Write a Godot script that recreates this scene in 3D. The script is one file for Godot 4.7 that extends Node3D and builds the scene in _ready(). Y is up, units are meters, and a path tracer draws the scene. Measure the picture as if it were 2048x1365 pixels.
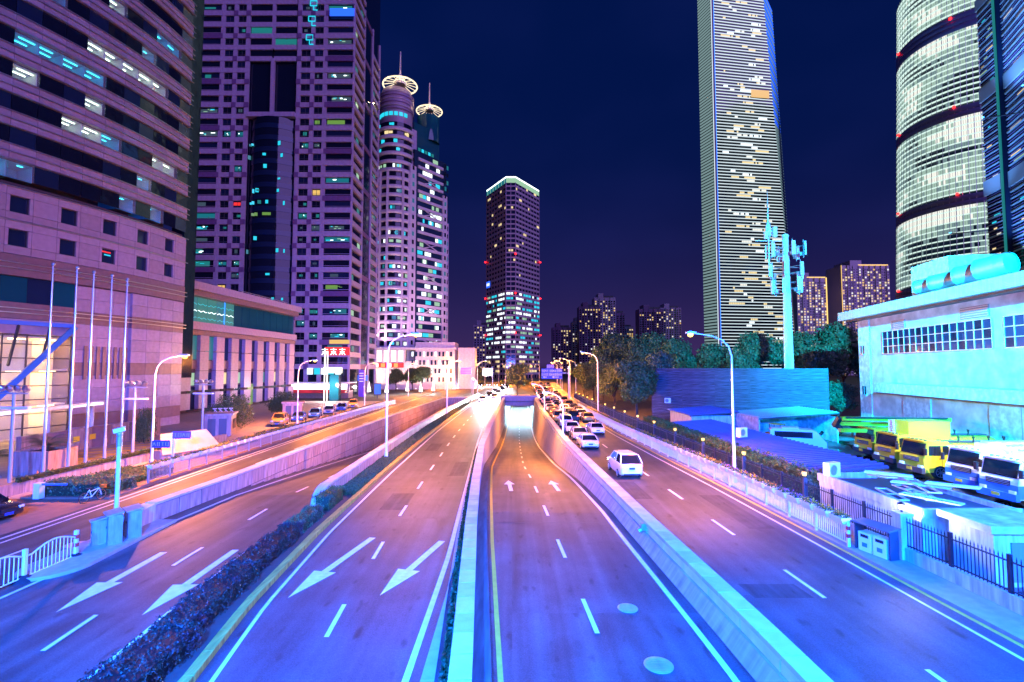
extends Node3D
# A city expressway at night seen from a footbridge. Metres, y up, the view runs along -z.

var M := {}
var names := {}
var UB := BoxMesh.new()
var rng := RandomNumberGenerator.new()
var cache := {}

# ---------- mesh collector: faces given counter-clockwise as seen from outside ----------
class MB:
	var v := PackedVector3Array()
	var n := PackedVector3Array()
	var c := PackedColorArray()
	var col := Color(1, 1, 1)
	var tinted := false
	func tri(a: Vector3, b: Vector3, d: Vector3) -> void:
		var nn := (b - a).cross(d - a).normalized()
		v.append(a); v.append(d); v.append(b)
		for k in 3:
			n.append(nn)
			c.append(col)
	func tris(a: Vector3, b: Vector3, d: Vector3, na: Vector3, nb: Vector3, nd: Vector3) -> void:
		v.append(a); v.append(d); v.append(b)
		n.append(na); n.append(nd); n.append(nb)
		for k in 3:
			c.append(col)
	func quad(a: Vector3, b: Vector3, d: Vector3, e: Vector3) -> void:
		tri(a, b, d)
		tri(a, d, e)
	func box(p: Vector3, s: Vector3, b := Basis.IDENTITY) -> void:
		var h := s * 0.5
		var q := []
		for k in 8:
			q.append(p + b * Vector3(h.x if k & 1 else -h.x, h.y if k & 2 else -h.y, h.z if k & 4 else -h.z))
		quad(q[4], q[5], q[7], q[6])
		quad(q[1], q[0], q[2], q[3])
		quad(q[5], q[1], q[3], q[7])
		quad(q[0], q[4], q[6], q[2])
		quad(q[6], q[7], q[3], q[2])
		quad(q[0], q[1], q[5], q[4])
	# a box from one point to another with a square section
	func bar(a: Vector3, b: Vector3, w: float, d := -1.0) -> void:
		var y := (b - a).normalized()
		var x := y.cross(Vector3(0, 0, 1))
		if x.length() < 0.05:
			x = y.cross(Vector3(1, 0, 0))
		x = x.normalized()
		var z := x.cross(y)
		box((a + b) * 0.5, Vector3(w, a.distance_to(b), w if d < 0 else d), Basis(x, y, z))
	func grid(P: Array, wrap := true, cap0 := false, cap1 := false) -> void:
		var rows := P.size()
		var m: int = P[0].size()
		var N := []
		for i in rows:
			var line := PackedVector3Array()
			for j in m:
				var i0 := maxi(i - 1, 0)
				var i1 := mini(i + 1, rows - 1)
				var j0 := (j - 1 + m) % m if wrap else maxi(j - 1, 0)
				var j1 := (j + 1) % m if wrap else mini(j + 1, m - 1)
				line.append((P[i][j1] - P[i][j0]).cross(P[i1][j] - P[i0][j]).normalized())
			N.append(line)
		for i in rows - 1:
			for j in (m if wrap else m - 1):
				var k := (j + 1) % m
				tris(P[i][j], P[i][k], P[i + 1][k], N[i][j], N[i][k], N[i + 1][k])
				tris(P[i][j], P[i + 1][k], P[i + 1][j], N[i][j], N[i + 1][k], N[i + 1][j])
		for e in [[cap0, 0], [cap1, rows - 1]]:
			if e[0]:
				var mid := Vector3.ZERO
				for j in m:
					mid += P[e[1]][j] / m
				for j in m:
					var k := (j + 1) % m
					if e[1] == 0:
						tri(mid, P[0][k], P[0][j])
					else:
						tri(mid, P[e[1]][j], P[e[1]][k])
	func tube(path: Array, radii, sides := 8, caps := true) -> void:
		var P := []
		var x := Vector3.ZERO
		for i in path.size():
			var t: Vector3 = (path[mini(i + 1, path.size() - 1)] - path[maxi(i - 1, 0)]).normalized()
			if i == 0:
				x = t.cross(Vector3(0, 0, 1))
				if x.length() < 0.1:
					x = t.cross(Vector3(1, 0, 0))
			x = (x - t * x.dot(t)).normalized()
			var y := t.cross(x)
			var r: float = radii[i] if radii is Array else radii
			var ring := PackedVector3Array()
			for k in sides:
				var a := TAU * k / sides
				ring.append(path[i] + (x * cos(a) + y * sin(a)) * r)
			P.append(ring)
		grid(P, true, caps, caps)
	func lathe(o: Vector3, prof: Array, sides := 16, a0 := 0.0, a1 := TAU) -> void:
		var P := []
		var full := absf(a1 - a0 - TAU) < 0.001
		for q in prof:
			var ring := PackedVector3Array()
			for k in (sides if full else sides + 1):
				var a := a0 + (a1 - a0) * k / sides
				ring.append(o + Vector3(cos(a) * q.x, q.y, -sin(a) * q.x))
			P.append(ring)
		grid(P, full)
	# polygon (x, y) counter-clockwise, extruded along z from z0 to z1
	func extrude(pts: PackedVector2Array, z0: float, z1: float, t := Transform3D.IDENTITY) -> void:
		var idx := Geometry2D.triangulate_polygon(pts)
		for k in range(0, idx.size(), 3):
			var a := pts[idx[k]]
			var b := pts[idx[k + 1]]
			var d := pts[idx[k + 2]]
			if (b - a).cross(d - a) < 0:
				var s := b
				b = d
				d = s
			tri(t * Vector3(a.x, a.y, z1), t * Vector3(b.x, b.y, z1), t * Vector3(d.x, d.y, z1))
			tri(t * Vector3(a.x, a.y, z0), t * Vector3(d.x, d.y, z0), t * Vector3(b.x, b.y, z0))
		for k in pts.size():
			var p := pts[k]
			var q := pts[(k + 1) % pts.size()]
			quad(t * Vector3(p.x, p.y, z0), t * Vector3(q.x, q.y, z0), t * Vector3(q.x, q.y, z1), t * Vector3(p.x, p.y, z1))
	func mesh() -> ArrayMesh:
		var a := []
		a.resize(Mesh.ARRAY_MAX)
		a[Mesh.ARRAY_VERTEX] = v
		a[Mesh.ARRAY_NORMAL] = n
		if tinted:
			a[Mesh.ARRAY_COLOR] = c
		var m := ArrayMesh.new()
		m.add_surface_from_arrays(Mesh.PRIMITIVE_TRIANGLES, a)
		return m

# ---------- nodes ----------
func numbered(called: String) -> String:
	names[called] = names.get(called, -1) + 1
	return called if names[called] == 0 else "%s_%03d" % [called, names[called]]

func tag(o: Node, label: String, category: String, group := "") -> Node:
	o.set_meta("label", label)
	o.set_meta("category", category)
	if group:
		o.set_meta("group", group)
	return o

func thing(called: String, label: String, category: String, at := Vector3.ZERO, turn := 0.0, group := "") -> Node3D:
	var o := Node3D.new()
	o.name = numbered(called)
	add_child(o)
	o.position = at
	o.rotation.y = turn
	tag(o, label, category, group)
	return o

func part(parent: Node, called: String, mesh: Mesh, m: Material, xf := Transform3D.IDENTITY) -> MeshInstance3D:
	var o := MeshInstance3D.new()
	o.mesh = mesh
	o.material_override = m
	if parent == self:
		o.name = numbered(called)
		add_child(o)
	else:
		o.name = called
		parent.add_child(o, true)
	o.transform = xf
	return o

func struct(called: String, mesh: Mesh, m: Material) -> MeshInstance3D:
	var o := part(self, called, mesh, m)
	o.set_meta("kind", "structure")
	return o

func stuff(o: Node) -> Node:
	o.set_meta("kind", "stuff")
	return o

# a box part: one shared unit box, sized by its node
func pb(parent: Node, called: String, m: Material, p: Vector3, s: Vector3, ry := 0.0, rx := 0.0, rz := 0.0) -> MeshInstance3D:
	return part(parent, called, UB, m, Transform3D(Basis.from_euler(Vector3(rx, ry, rz)) * Basis.from_scale(s), p))

# a node at a facade's left foot whose x runs along the wall and whose z points out of it
func turn_of(a: Vector2, b: Vector2) -> float:
	var d := (b - a).normalized()
	return atan2(-d.y, d.x)

func at_of(a: Vector2, y := 0.0) -> Vector3:
	return Vector3(a.x, y, a.y)

# ---------- lines given as [z, x] pairs, running away from the camera ----------
func f(poly: Array, z: float) -> float:
	var last: int = poly.size() - 1
	if z >= poly[0][0]:
		return poly[0][1]
	if z <= poly[last][0]:
		return poly[last][1]
	for i in last:
		if z <= poly[i][0] and z >= poly[i + 1][0]:
			if poly[i][1] == poly[i + 1][1]:
				return poly[i][1]
			var t: float = (z - poly[i][0]) / (poly[i + 1][0] - poly[i][0])
			var a: float = poly[maxi(i - 1, 0)][1]
			var d: float = poly[mini(i + 2, last)][1]
			return lerpf(cubic_interpolate(poly[i][1], poly[i + 1][1], a, d, t), lerpf(poly[i][1], poly[i + 1][1], t), 0.6)
	return 0.0

func zs(z0: float, z1: float, step := 2.0) -> Array:
	var k := maxi(1, int(ceil((z0 - z1) / step)))
	var a := []
	for i in k + 1:
		a.append(lerpf(z0, z1, float(i) / k))
	return a

# a sheet between two lines, at a height that may follow another line
func ribbon(mb: MB, xl: Array, xr: Array, y, z0: float, z1: float, dl := 0.0, dr := 0.0, dy := 0.0, step := 2.0) -> void:
	var zz := zs(z0, z1, step)
	for i in zz.size() - 1:
		var za: float = zz[i]
		var zb: float = zz[i + 1]
		var ya: float = (f(y, za) if y is Array else y) + dy
		var yb: float = (f(y, zb) if y is Array else y) + dy
		mb.quad(Vector3(f(xl, za) + dl, ya, za), Vector3(f(xr, za) + dr, ya, za), Vector3(f(xr, zb) + dr, yb, zb), Vector3(f(xl, zb) + dl, yb, zb))

# a closed section (x offset, y) swept along a line; y may be measured from a second line
func sweep(mb: MB, line: Array, sec: Array, z0: float, z1: float, low = null, step := 2.0) -> void:
	var P := []
	for z in zs(z0, z1, step):
		var ring := PackedVector3Array()
		for s in sec:
			ring.append(Vector3(f(line, z) + s.x, s.y + (f(low, z) if low != null and s.y < 0.001 else 0.0), z))
		P.append(ring)
	for i in P.size() - 1:
		for j in sec.size():
			var k := (j + 1) % sec.size()
			mb.quad(P[i][j], P[i][k], P[i + 1][k], P[i + 1][j])
	for e in [0, P.size() - 1]:
		var m := Vector3.ZERO
		for q in P[e]:
			m += q / sec.size()
		for j in sec.size():
			var k := (j + 1) % sec.size()
			if e == 0:
				mb.tri(m, P[e][k], P[e][j])
			else:
				mb.tri(m, P[e][j], P[e][k])

# ---------- materials: colours are linear base colours ----------
func lin(r: float, g: float, b: float) -> Color:
	return Color(r, g, b).linear_to_srgb()

func mk(key: String, c: Array, rough := 0.7, metal := 0.0, tex: Texture2D = null, scale := 0.25, nrm: Texture2D = null, nscale := 0.5) -> StandardMaterial3D:
	var m := StandardMaterial3D.new()
	m.resource_name = key
	m.albedo_color = lin(c[0], c[1], c[2])
	m.roughness = rough
	m.metallic = metal
	if tex or nrm:
		m.uv1_triplanar = true
		m.uv1_world_triplanar = true
		m.uv1_scale = Vector3.ONE * scale
	if tex:
		m.albedo_texture = tex
	if nrm:
		m.normal_enabled = true
		m.normal_texture = nrm
		m.normal_scale = nscale
	M[key] = m
	return m

func em(key: String, c: Array, energy: float, base := [0.02, 0.02, 0.02]) -> StandardMaterial3D:
	var m := mk(key, base, 0.3)
	m.emission_enabled = true
	m.emission = lin(c[0], c[1], c[2])
	m.emission_energy_multiplier = energy
	return m

func noise(seed_: int, freq: float, octaves := 3) -> FastNoiseLite:
	var q := FastNoiseLite.new()
	q.seed = seed_
	q.frequency = freq
	q.fractal_octaves = octaves
	return q

# grey texture: speckle per pixel, patches, streaks; kept between lo and 1
func grain(seed_: int, size: int, lo: float, speck: float, patch: float, sx := 1.0, sy := 1.0, freq := 0.012) -> ImageTexture:
	var r := RandomNumberGenerator.new()
	r.seed = seed_
	var im := Image.create(size, size, true, Image.FORMAT_RGB8)
	var q := noise(seed_, freq, 4)
	for y in size:
		for x in size:
			# blended over the border so that it tiles
			var u := float(x) / size
			var w := float(y) / size
			var a := q.get_noise_2d(x * sx, y * sy)
			var b := q.get_noise_2d((x - size) * sx, y * sy)
			var d := q.get_noise_2d(x * sx, (y - size) * sy)
			var e := q.get_noise_2d((x - size) * sx, (y - size) * sy)
			var p := lerpf(lerpf(a, b, u), lerpf(d, e, u), w)
			var g := clampf(lo + (1.0 - lo) * (0.5 + p * patch + (r.randf() - 0.5) * speck), 0.0, 1.0)
			im.set_pixel(x, y, Color(g, g, g))
	im.generate_mipmaps()
	return ImageTexture.create_from_image(im)

func bumps(seed_: int, size: int, freq: float, strength: float) -> ImageTexture:
	var im := noise(seed_, freq, 3).get_seamless_image(size, size)
	im.convert(Image.FORMAT_RGBA8)
	im.bump_map_to_normal_map(strength)
	return ImageTexture.create_from_image(im)

func omni(parent: Node, p: Vector3, c: Color, e: float, size := 0.12, reach := 80.0) -> OmniLight3D:
	var l := OmniLight3D.new()
	l.light_color = c
	l.light_energy = e
	l.light_size = size
	l.omni_range = reach
	l.omni_attenuation = 2.0
	l.shadow_enabled = true
	l.name = "lamp_glow"
	parent.add_child(l, true)
	l.position = p
	return l

func spot(parent: Node, p: Vector3, to: Vector3, c: Color, e: float, angle: float, size := 0.2, reach := 120.0) -> SpotLight3D:
	var l := SpotLight3D.new()
	l.light_color = c
	l.light_energy = e
	l.spot_angle = angle
	l.spot_angle_attenuation = 0.8
	l.light_size = size
	l.spot_range = reach
	l.spot_attenuation = 2.0
	l.shadow_enabled = true
	l.name = "beam"
	parent.add_child(l, true)
	l.position = p
	l.basis = Basis.looking_at(to - p)
	return l

# ---------- the lines of the place ----------
var BR := [[60, -2.8], [0, -2.8], [-14, -2.8], [-23, -2.78], [-30, -3.0], [-42, -3.35], [-60, -3.9], [-85, -4.2], [-110, -4.1], [-135, -3.6], [-160, -3.0], [-186, -2.0], [-260, 2.0], [-420, 8.0]]
var BL := [[60, -7.4], [0, -7.7], [-14, -8.6], [-18.5, -9.3], [-26.5, -9.9], [-42, -10.3], [-69, -10.5], [-114, -9.8], [-150, -8.6], [-186, -6.8], [-260, -3.0], [-420, 2.0]]
var DL := [[60, -0.9], [0, -0.9], [-12, -0.95], [-18, -1.3], [-25, -1.72], [-35, -2.2], [-51, -2.75], [-71, -2.6], [-95, -2.3], [-130, -1.8], [-200, -0.6]]
var DR := [[60, 7.1], [0, 7.1], [-12, 7.1], [-16, 7.0], [-27, 6.47], [-35, 6.15], [-52, 5.5], [-63, 5.4], [-94, 5.35], [-130, 5.9], [-200, 7.2]]
var ER := [[60, 15.9], [0, 15.9], [-14, 15.8], [-25, 15.6], [-37, 15.2], [-48, 14.6], [-64, 13.9], [-90, 13.5], [-130, 13.8], [-170, 15.5], [-230, 19.0], [-420, 28.0]]
var FR := [[60, 17.6], [0, 17.6], [-20, 17.4], [-30, 17.1], [-43, 16.55], [-64, 16.2], [-90, 15.9], [-130, 16.4], [-170, 18.4], [-230, 22.0], [-420, 32.0]]
var HL := [[60, -10.4], [0, -10.6], [-14, -11.2], [-18, -11.6], [-23, -11.9], [-33, -12.1], [-47, -12.4], [-70, -12.6], [-100, -12.1], [-140, -10.6], [-160, -9.4], [-200, -7.0]]
var AL := [[60, -20.2], [0, -20.0], [-28, -19.7], [-35, -19.3], [-60, -19.2], [-90, -18.7], [-120, -17.3], [-157, -14.7], [-200, -11.0]]
var CL := [[60, -26.0], [0, -26.0], [-25, -26.0], [-40, -26.3], [-83, -26.8], [-117, -27.2], [-170, -27.0], [-240, -25.0]]
var DY := [[60, 0.0], [-30, 0.0], [-42, -0.6], [-58, -2.1], [-80, -4.1], [-105, -5.6], [-130, -6.2], [-210, -6.4]]
var AY := [[60, 0.0], [-34, 0.0], [-58, -1.7], [-85, -3.9], [-112, -5.4], [-140, -6.0], [-210, -6.1]]

func _ready() -> void:
	rng.seed = 7
	camera_and_light()
	materials()
	ground_and_roads()
	walls()
	footbridge()
	office_left()
	podium_hall()
	checker_tower()
	round_towers()
	grey_tower()
	banded_tower()
	glass_tower()
	edge_tower()
	far_blocks()
	depot()
	street_left()
	street_lamps()
	fences()
	plants()
	yard()
	vehicles()
	far_street()

func camera_and_light() -> void:
	var cam := Camera3D.new()
	cam.name = "camera"
	cam.fov = 68.62
	cam.far = 6000.0
	cam.near = 0.05
	add_child(cam)
	cam.position = Vector3(0, 8.5, 0)
	cam.rotation_degrees = Vector3(3.12, 0, 0)
	cam.current = true
	var e := Environment.new()
	e.background_mode = Environment.BG_SKY
	var sky := ProceduralSkyMaterial.new()
	sky.sky_top_color = lin(0.0006, 0.007, 0.066)
	sky.sky_horizon_color = lin(0.056, 0.026, 0.112)
	sky.sky_curve = 0.075
	sky.ground_bottom_color = lin(0.004, 0.004, 0.01)
	sky.ground_horizon_color = lin(0.06, 0.025, 0.09)
	sky.sun_angle_max = 0.5
	# faint uneven haze over the city
	var im := Image.create(512, 256, false, Image.FORMAT_RGBA8)
	var q := noise(55, 1.0, 4)
	for y in 256:
		for x in 512:
			var el := (0.5 - y / 256.0) * PI
			var az := TAU * x / 512.0
			var d := Vector3(cos(az) * cos(el), sin(el) * 2.2, sin(az) * cos(el)) * 2.4
			var v := clampf(q.get_noise_3dv(d) * 0.9 + 0.25, 0.0, 1.0) if el > 0.0 else 0.0
			im.set_pixel(x, y, Color(0.13, 0.13, 0.28, v * 0.3))
	sky.sky_cover = ImageTexture.create_from_image(im)
	sky.sky_cover_modulate = Color(0.8, 0.8, 1.0)
	e.sky = Sky.new()
	e.sky.sky_material = sky
	e.tonemap_mode = Environment.TONE_MAPPER_LINEAR
	e.tonemap_exposure = 1.0
	e.sdfgi_enabled = true
	e.ssao_enabled = true
	e.ssil_enabled = true
	var w := WorldEnvironment.new()
	w.name = "environment"
	w.environment = e
	add_child(w)
	# the violet glow of the lit city behind the camera: wide and soft
	var s := DirectionalLight3D.new()
	s.name = "city_glow"
	s.light_color = lin(0.40, 0.24, 1.0)
	s.light_energy = 0.75
	s.light_angular_distance = 50.0
	s.shadow_enabled = true
	s.sky_mode = DirectionalLight3D.SKY_MODE_LIGHT_ONLY
	add_child(s)
	s.basis = Basis.looking_at(Vector3(-0.62, -0.3, -0.72))

func materials() -> void:
	var t_as := grain(11, 512, 0.5, 0.9, 0.22)
	var t_st := grain(12, 256, 0.78, 0.3, 0.5)
	var t_pl := grain(13, 512, 0.72, 0.12, 1.1, 1.0, 1.0, 0.008)
	var t_sk := grain(14, 512, 0.66, 0.2, 1.0, 1.0, 0.12, 0.02)
	var t_wd := grain(15, 256, 0.3, 0.3, 1.4, 0.08, 1.6, 0.05)
	var t_wet := grain(16, 512, 0.1, 0.1, 2.6, 1.0, 1.0, 0.006)
	var n_as := bumps(21, 512, 0.12, 3.0)
	var n_gl := bumps(22, 256, 0.012, 2.0)
	# worn carriageway: grain, wheel tracks that run along the road, oil blots
	var rr := RandomNumberGenerator.new()
	rr.seed = 31
	var q1 := noise(31, 0.02, 3)
	var q2 := noise(32, 0.006, 3)
	var q3 := noise(33, 0.03, 2)
	var im := Image.create(1024, 1024, true, Image.FORMAT_RGB8)
	for y in 1024:
		for x in 1024:
			var u := x / 1024.0
			var w := y / 1024.0
			var st := lerpf(q1.get_noise_2d(x, y * 0.03), q1.get_noise_2d(x - 1024, (y - 1024) * 0.03 if w > 0.5 else y * 0.03), u)
			var bl := lerpf(q2.get_noise_2d(x, y), q2.get_noise_2d(x, y - 1024), w)
			var ob := q3.get_noise_2d(x, y * 0.35)
			var g := 0.72 + st * 0.22 + bl * 0.16 + (rr.randf() - 0.5) * 0.3
			if ob > 0.5:
				g -= (ob - 0.5) * 0.8
			g = clampf(g, 0.2, 1.0)
			im.set_pixel(x, y, Color(g, g, g))
	im.generate_mipmaps()
	t_as = ImageTexture.create_from_image(im)
	mk("asphalt_patch", [0.07, 0.068, 0.07], 0.7, 0.0, t_as, 0.11)
	mk("joint_tar", [0.03, 0.03, 0.03], 0.5)
	mk("asphalt", [0.105, 0.10, 0.105], 0.6, 0.0, t_as, 0.052)
	mk("asphalt_ramp", [0.115, 0.105, 0.10], 0.58, 0.0, t_as, 0.056)
	mk("ground", [0.10, 0.095, 0.10], 0.85, 0.0, t_as, 0.13)
	mk("brick_paving", [0.30, 0.17, 0.11], 0.8, 0.0, t_st, 0.5)
	mk("paving", [0.34, 0.32, 0.33], 0.75, 0.0, t_st, 0.6)
	mk("plaza", [0.42, 0.36, 0.32], 0.7, 0.0, t_st, 0.3)
	mk("paint", [0.80, 0.80, 0.80], 0.6, 0.0, t_st, 0.9)
	mk("yellow_paint", [0.72, 0.52, 0.05], 0.6, 0.0, t_st, 0.9)
	mk("kerb", [0.45, 0.43, 0.42], 0.8, 0.0, t_st, 0.7)
	mk("yellow_kerb", [0.62, 0.42, 0.06], 0.7, 0.0, t_sk, 0.5)
	mk("earth", [0.09, 0.065, 0.045], 0.95, 0.0, t_st, 1.0)
	mk("grass", [0.05, 0.09, 0.03], 0.9)
	mk("coping", [0.62, 0.58, 0.58], 0.6, 0.0, t_st, 0.5)
	mk("coping_b", [0.52, 0.49, 0.50], 0.65, 0.0, t_st, 0.45)
	mk("cladding", [0.48, 0.36, 0.32], 0.5, 0.0, t_sk, 0.35)
	mk("cladding_b", [0.42, 0.30, 0.27], 0.55, 0.0, t_sk, 0.4)
	mk("concrete", [0.42, 0.40, 0.40], 0.75, 0.0, t_sk, 0.3)
	mk("dark_concrete", [0.13, 0.11, 0.11], 0.85, 0.0, t_sk, 0.3)
	mk("white_panel", [0.74, 0.74, 0.76], 0.3, 0.0, t_st, 0.4)
	mk("tunnel_wall", [0.75, 0.74, 0.72], 0.3, 0.0, t_st, 0.3)
	mk("granite", [0.46, 0.35, 0.45], 0.35, 0.0, t_st, 0.5)
	mk("granite_b", [0.40, 0.30, 0.38], 0.4, 0.0, t_st, 0.45)
	mk("granite_dark", [0.26, 0.16, 0.17], 0.35, 0.0, t_st, 0.5)
	mk("joint", [0.08, 0.05, 0.06], 0.9)
	mk("lilac_stone", [0.50, 0.40, 0.52], 0.5, 0.0, t_st, 0.3)
	mk("violet_stone", [0.20, 0.10, 0.24], 0.5, 0.0, t_st, 0.3)
	mk("pale_stone", [0.62, 0.55, 0.58], 0.55, 0.0, t_st, 0.3)
	mk("steel", [0.62, 0.62, 0.65], 0.28, 0.9)
	mk("white_metal", [0.75, 0.75, 0.76], 0.4)
	mk("grey_metal", [0.40, 0.41, 0.43], 0.45, 0.5)
	mk("galvanised", [0.55, 0.57, 0.60], 0.42, 0.6, t_st, 1.2)
	mk("black_metal", [0.025, 0.025, 0.03], 0.4, 0.3)
	mk("dark_metal", [0.07, 0.07, 0.085], 0.5, 0.4)
	mk("rubber", [0.02, 0.02, 0.022], 0.8)
	mk("dark_glass", [0.006, 0.010, 0.022], 0.06, 0.0, null, 0.1, n_gl, 0.12)
	mk("blue_glass", [0.010, 0.022, 0.055], 0.08, 0.0, null, 0.1, n_gl, 0.12)
	mk("teal_glass", [0.006, 0.07, 0.09], 0.08, 0.0, null, 0.1, n_gl, 0.2)
	mk("car_glass", [0.012, 0.014, 0.018], 0.04)
	mk("plaster", [0.70, 0.71, 0.70], 0.8, 0.0, t_pl, 0.12)
	mk("plaster_plain", [0.72, 0.73, 0.73], 0.75, 0.0, t_pl, 0.3)
	mk("grey_door", [0.16, 0.18, 0.22], 0.6)
	mk("tile_white", [0.70, 0.71, 0.72], 0.45, 0.0, t_sk, 0.3)
	mk("slat", [0.10, 0.13, 0.20], 0.55, 0.0, t_wd, 0.6)
	mk("slat_b", [0.14, 0.17, 0.25], 0.55, 0.0, t_wd, 0.5)
	mk("slat_end", [0.30, 0.17, 0.20], 0.6, 0.0, t_wd, 0.6)
	mk("corrugated", [0.14, 0.11, 0.30], 0.45, 0.3, t_st, 0.5)
	var y := mk("yard", [0.20, 0.20, 0.21], 0.5, 0.0, t_wet, 0.055)
	y.roughness_texture = t_wet
	y.roughness = 0.75
	mk("bark", [0.08, 0.06, 0.045], 0.95, 0.0, t_sk, 0.8)
	for l in [["leaf", 0.075, 0.115, 0.033], ["leaf_dark", 0.055, 0.12, 0.055], ["leaf_purple", 0.045, 0.032, 0.026], ["leaf_hedge", 0.06, 0.10, 0.03], ["leaf_palm", 0.05, 0.10, 0.05]]:
		var m := mk(l[0], [l[1], l[2], l[3]], 0.55)
		m.vertex_color_use_as_albedo = true
		m.albedo_color = lin(1, 1, 1)
		m.backlight_enabled = true
		m.backlight = Color(0.5, 0.55, 0.4)
		m.set_meta("tone", Color(l[1], l[2], l[3]))
	mk("petal_orange", [0.70, 0.25, 0.03], 0.7)
	mk("petal_violet", [0.25, 0.10, 0.50], 0.7)
	mk("truck_yellow", [0.62, 0.40, 0.02], 0.35)
	mk("truck_blue", [0.05, 0.20, 0.62], 0.35)
	mk("truck_white", [0.72, 0.74, 0.76], 0.35)
	mk("red", [0.60, 0.03, 0.03], 0.45)
	mk("orange", [0.75, 0.20, 0.02], 0.5)
	mk("plate_yellow", [0.70, 0.50, 0.03], 0.5)
	mk("plate_blue", [0.02, 0.06, 0.45], 0.5)
	mk("sign_blue", [0.03, 0.06, 0.55], 0.4)
	mk("sign_violet", [0.25, 0.10, 0.55], 0.4)
	mk("sign_white", [0.85, 0.85, 0.85], 0.5)
	mk("board", [0.34, 0.33, 0.28], 0.5, 0.0, t_st, 0.5)
	for p in [["black", 0.008, 0.008, 0.012], ["white", 0.75, 0.75, 0.75], ["silver", 0.40, 0.41, 0.43], ["blue", 0.03, 0.10, 0.42], ["gold", 0.50, 0.28, 0.06], ["red_car", 0.42, 0.03, 0.03], ["grey", 0.12, 0.12, 0.14], ["taxi", 0.10, 0.30, 0.48]]:
		var m := mk("paint_" + p[0], [p[1], p[2], p[3]], 0.25)
		m.clearcoat_enabled = true
		m.clearcoat = 1.0
		m.clearcoat_roughness = 0.05
	# lit things
	em("lit_cyan", [0.02, 0.72, 0.95], 1.0)
	em("lit_cyan_dim", [0.01, 0.35, 0.45], 0.45)
	em("lit_teal", [0.02, 0.42, 0.42], 0.45)
	em("lit_pale", [0.55, 0.95, 0.62], 0.62)
	em("lit_white", [0.85, 0.95, 1.0], 1.6)
	em("lit_warm", [1.0, 0.78, 0.38], 1.0)
	em("lit_amber", [1.0, 0.62, 0.16], 0.9)
	em("lit_green", [0.35, 0.75, 0.12], 0.4)
	em("lit_red", [1.0, 0.03, 0.02], 1.2)
	em("lit_blue", [0.02, 0.12, 1.0], 1.6)
	em("tube_white", [0.85, 1.0, 1.0], 3.0)
	em("led_line", [0.78, 0.94, 1.0], 1.0)
	mk("belt", [0.17, 0.19, 0.40], 0.4)
	em("led_blue", [0.03, 0.22, 1.0], 2.6)
	em("led_gold", [1.0, 0.62, 0.12], 1.6)
	em("crown_light", [1.0, 0.84, 0.56], 1.5)
	em("sodium", [1.0, 0.58, 0.10], 5.0)
	em("lantern", [1.0, 0.62, 0.14], 3.5)
	em("headlight", [0.95, 0.97, 1.0], 22.0)
	em("brake", [1.0, 0.10, 0.02], 7.0)
	em("red_beacon", [1.0, 0.01, 0.01], 9.0)
	em("flood_blue", [0.05, 0.35, 1.0], 10.0)
	em("flood_cyan", [0.0, 0.75, 1.0], 10.0)
	em("haze_a", [0.62, 0.90, 0.76], 0.6)
	em("haze_b", [0.45, 0.70, 0.72], 0.42)
	em("haze_c", [0.18, 0.32, 0.45], 0.22)
	em("haze_d", [1.0, 1.0, 0.90], 1.0)
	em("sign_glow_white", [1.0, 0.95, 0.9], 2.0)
	em("sign_glow_red", [1.0, 0.06, 0.03], 1.4)
	em("hall_warm", [1.0, 0.76, 0.36], 0.85)
	em("room_tube", [0.75, 1.0, 0.82], 6.0)
	em("room_tube_cyan", [0.04, 0.75, 1.0], 4.5)
	em("hall_tube", [1.0, 0.74, 0.36], 14.0)
	mk("cabinet", [0.36, 0.38, 0.37], 0.5, 0.0, t_sk, 0.8)
	mk("hall_wall", [0.78, 0.68, 0.48], 0.7)
	em("haze_e", [0.75, 1.0, 0.92], 1.0)
	mk("room_white", [0.75, 0.78, 0.72], 0.8)
	mk("room_cyan", [0.10, 0.66, 0.75], 0.8)
	var cg := mk("clear_glass", [0.6, 0.75, 0.8], 0.03)
	cg.transparency = BaseMaterial3D.TRANSPARENCY_ALPHA
	cg.albedo_color.a = 0.12

# ---------- ground, roads, markings ----------
func sheet_quad(a: Vector3, b: Vector3, d: Vector3, e: Vector3) -> ArrayMesh:
	var mb := MB.new()
	mb.quad(a, b, d, e)
	return mb.mesh()

func dash(parent: Node, called: String, m: Material, line, z0: float, z1: float, w: float, y = 0.0) -> void:
	var mb := MB.new()
	var zz := zs(z0, z1, 1.0)
	var lift := 0.02 if y is Array else 0.007
	for i in zz.size() - 1:
		var a: float = zz[i]
		var b: float = zz[i + 1]
		var ya: float = (f(y, a) if y is Array else y) + lift
		var yb: float = (f(y, b) if y is Array else y) + lift
		var xa: float = line.call(a)
		var xb: float = line.call(b)
		mb.quad(Vector3(xa - w, ya, a), Vector3(xa + w, ya, a), Vector3(xb + w, yb, b), Vector3(xb - w, yb, b))
	part(parent, called, mb.mesh(), m)

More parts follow.
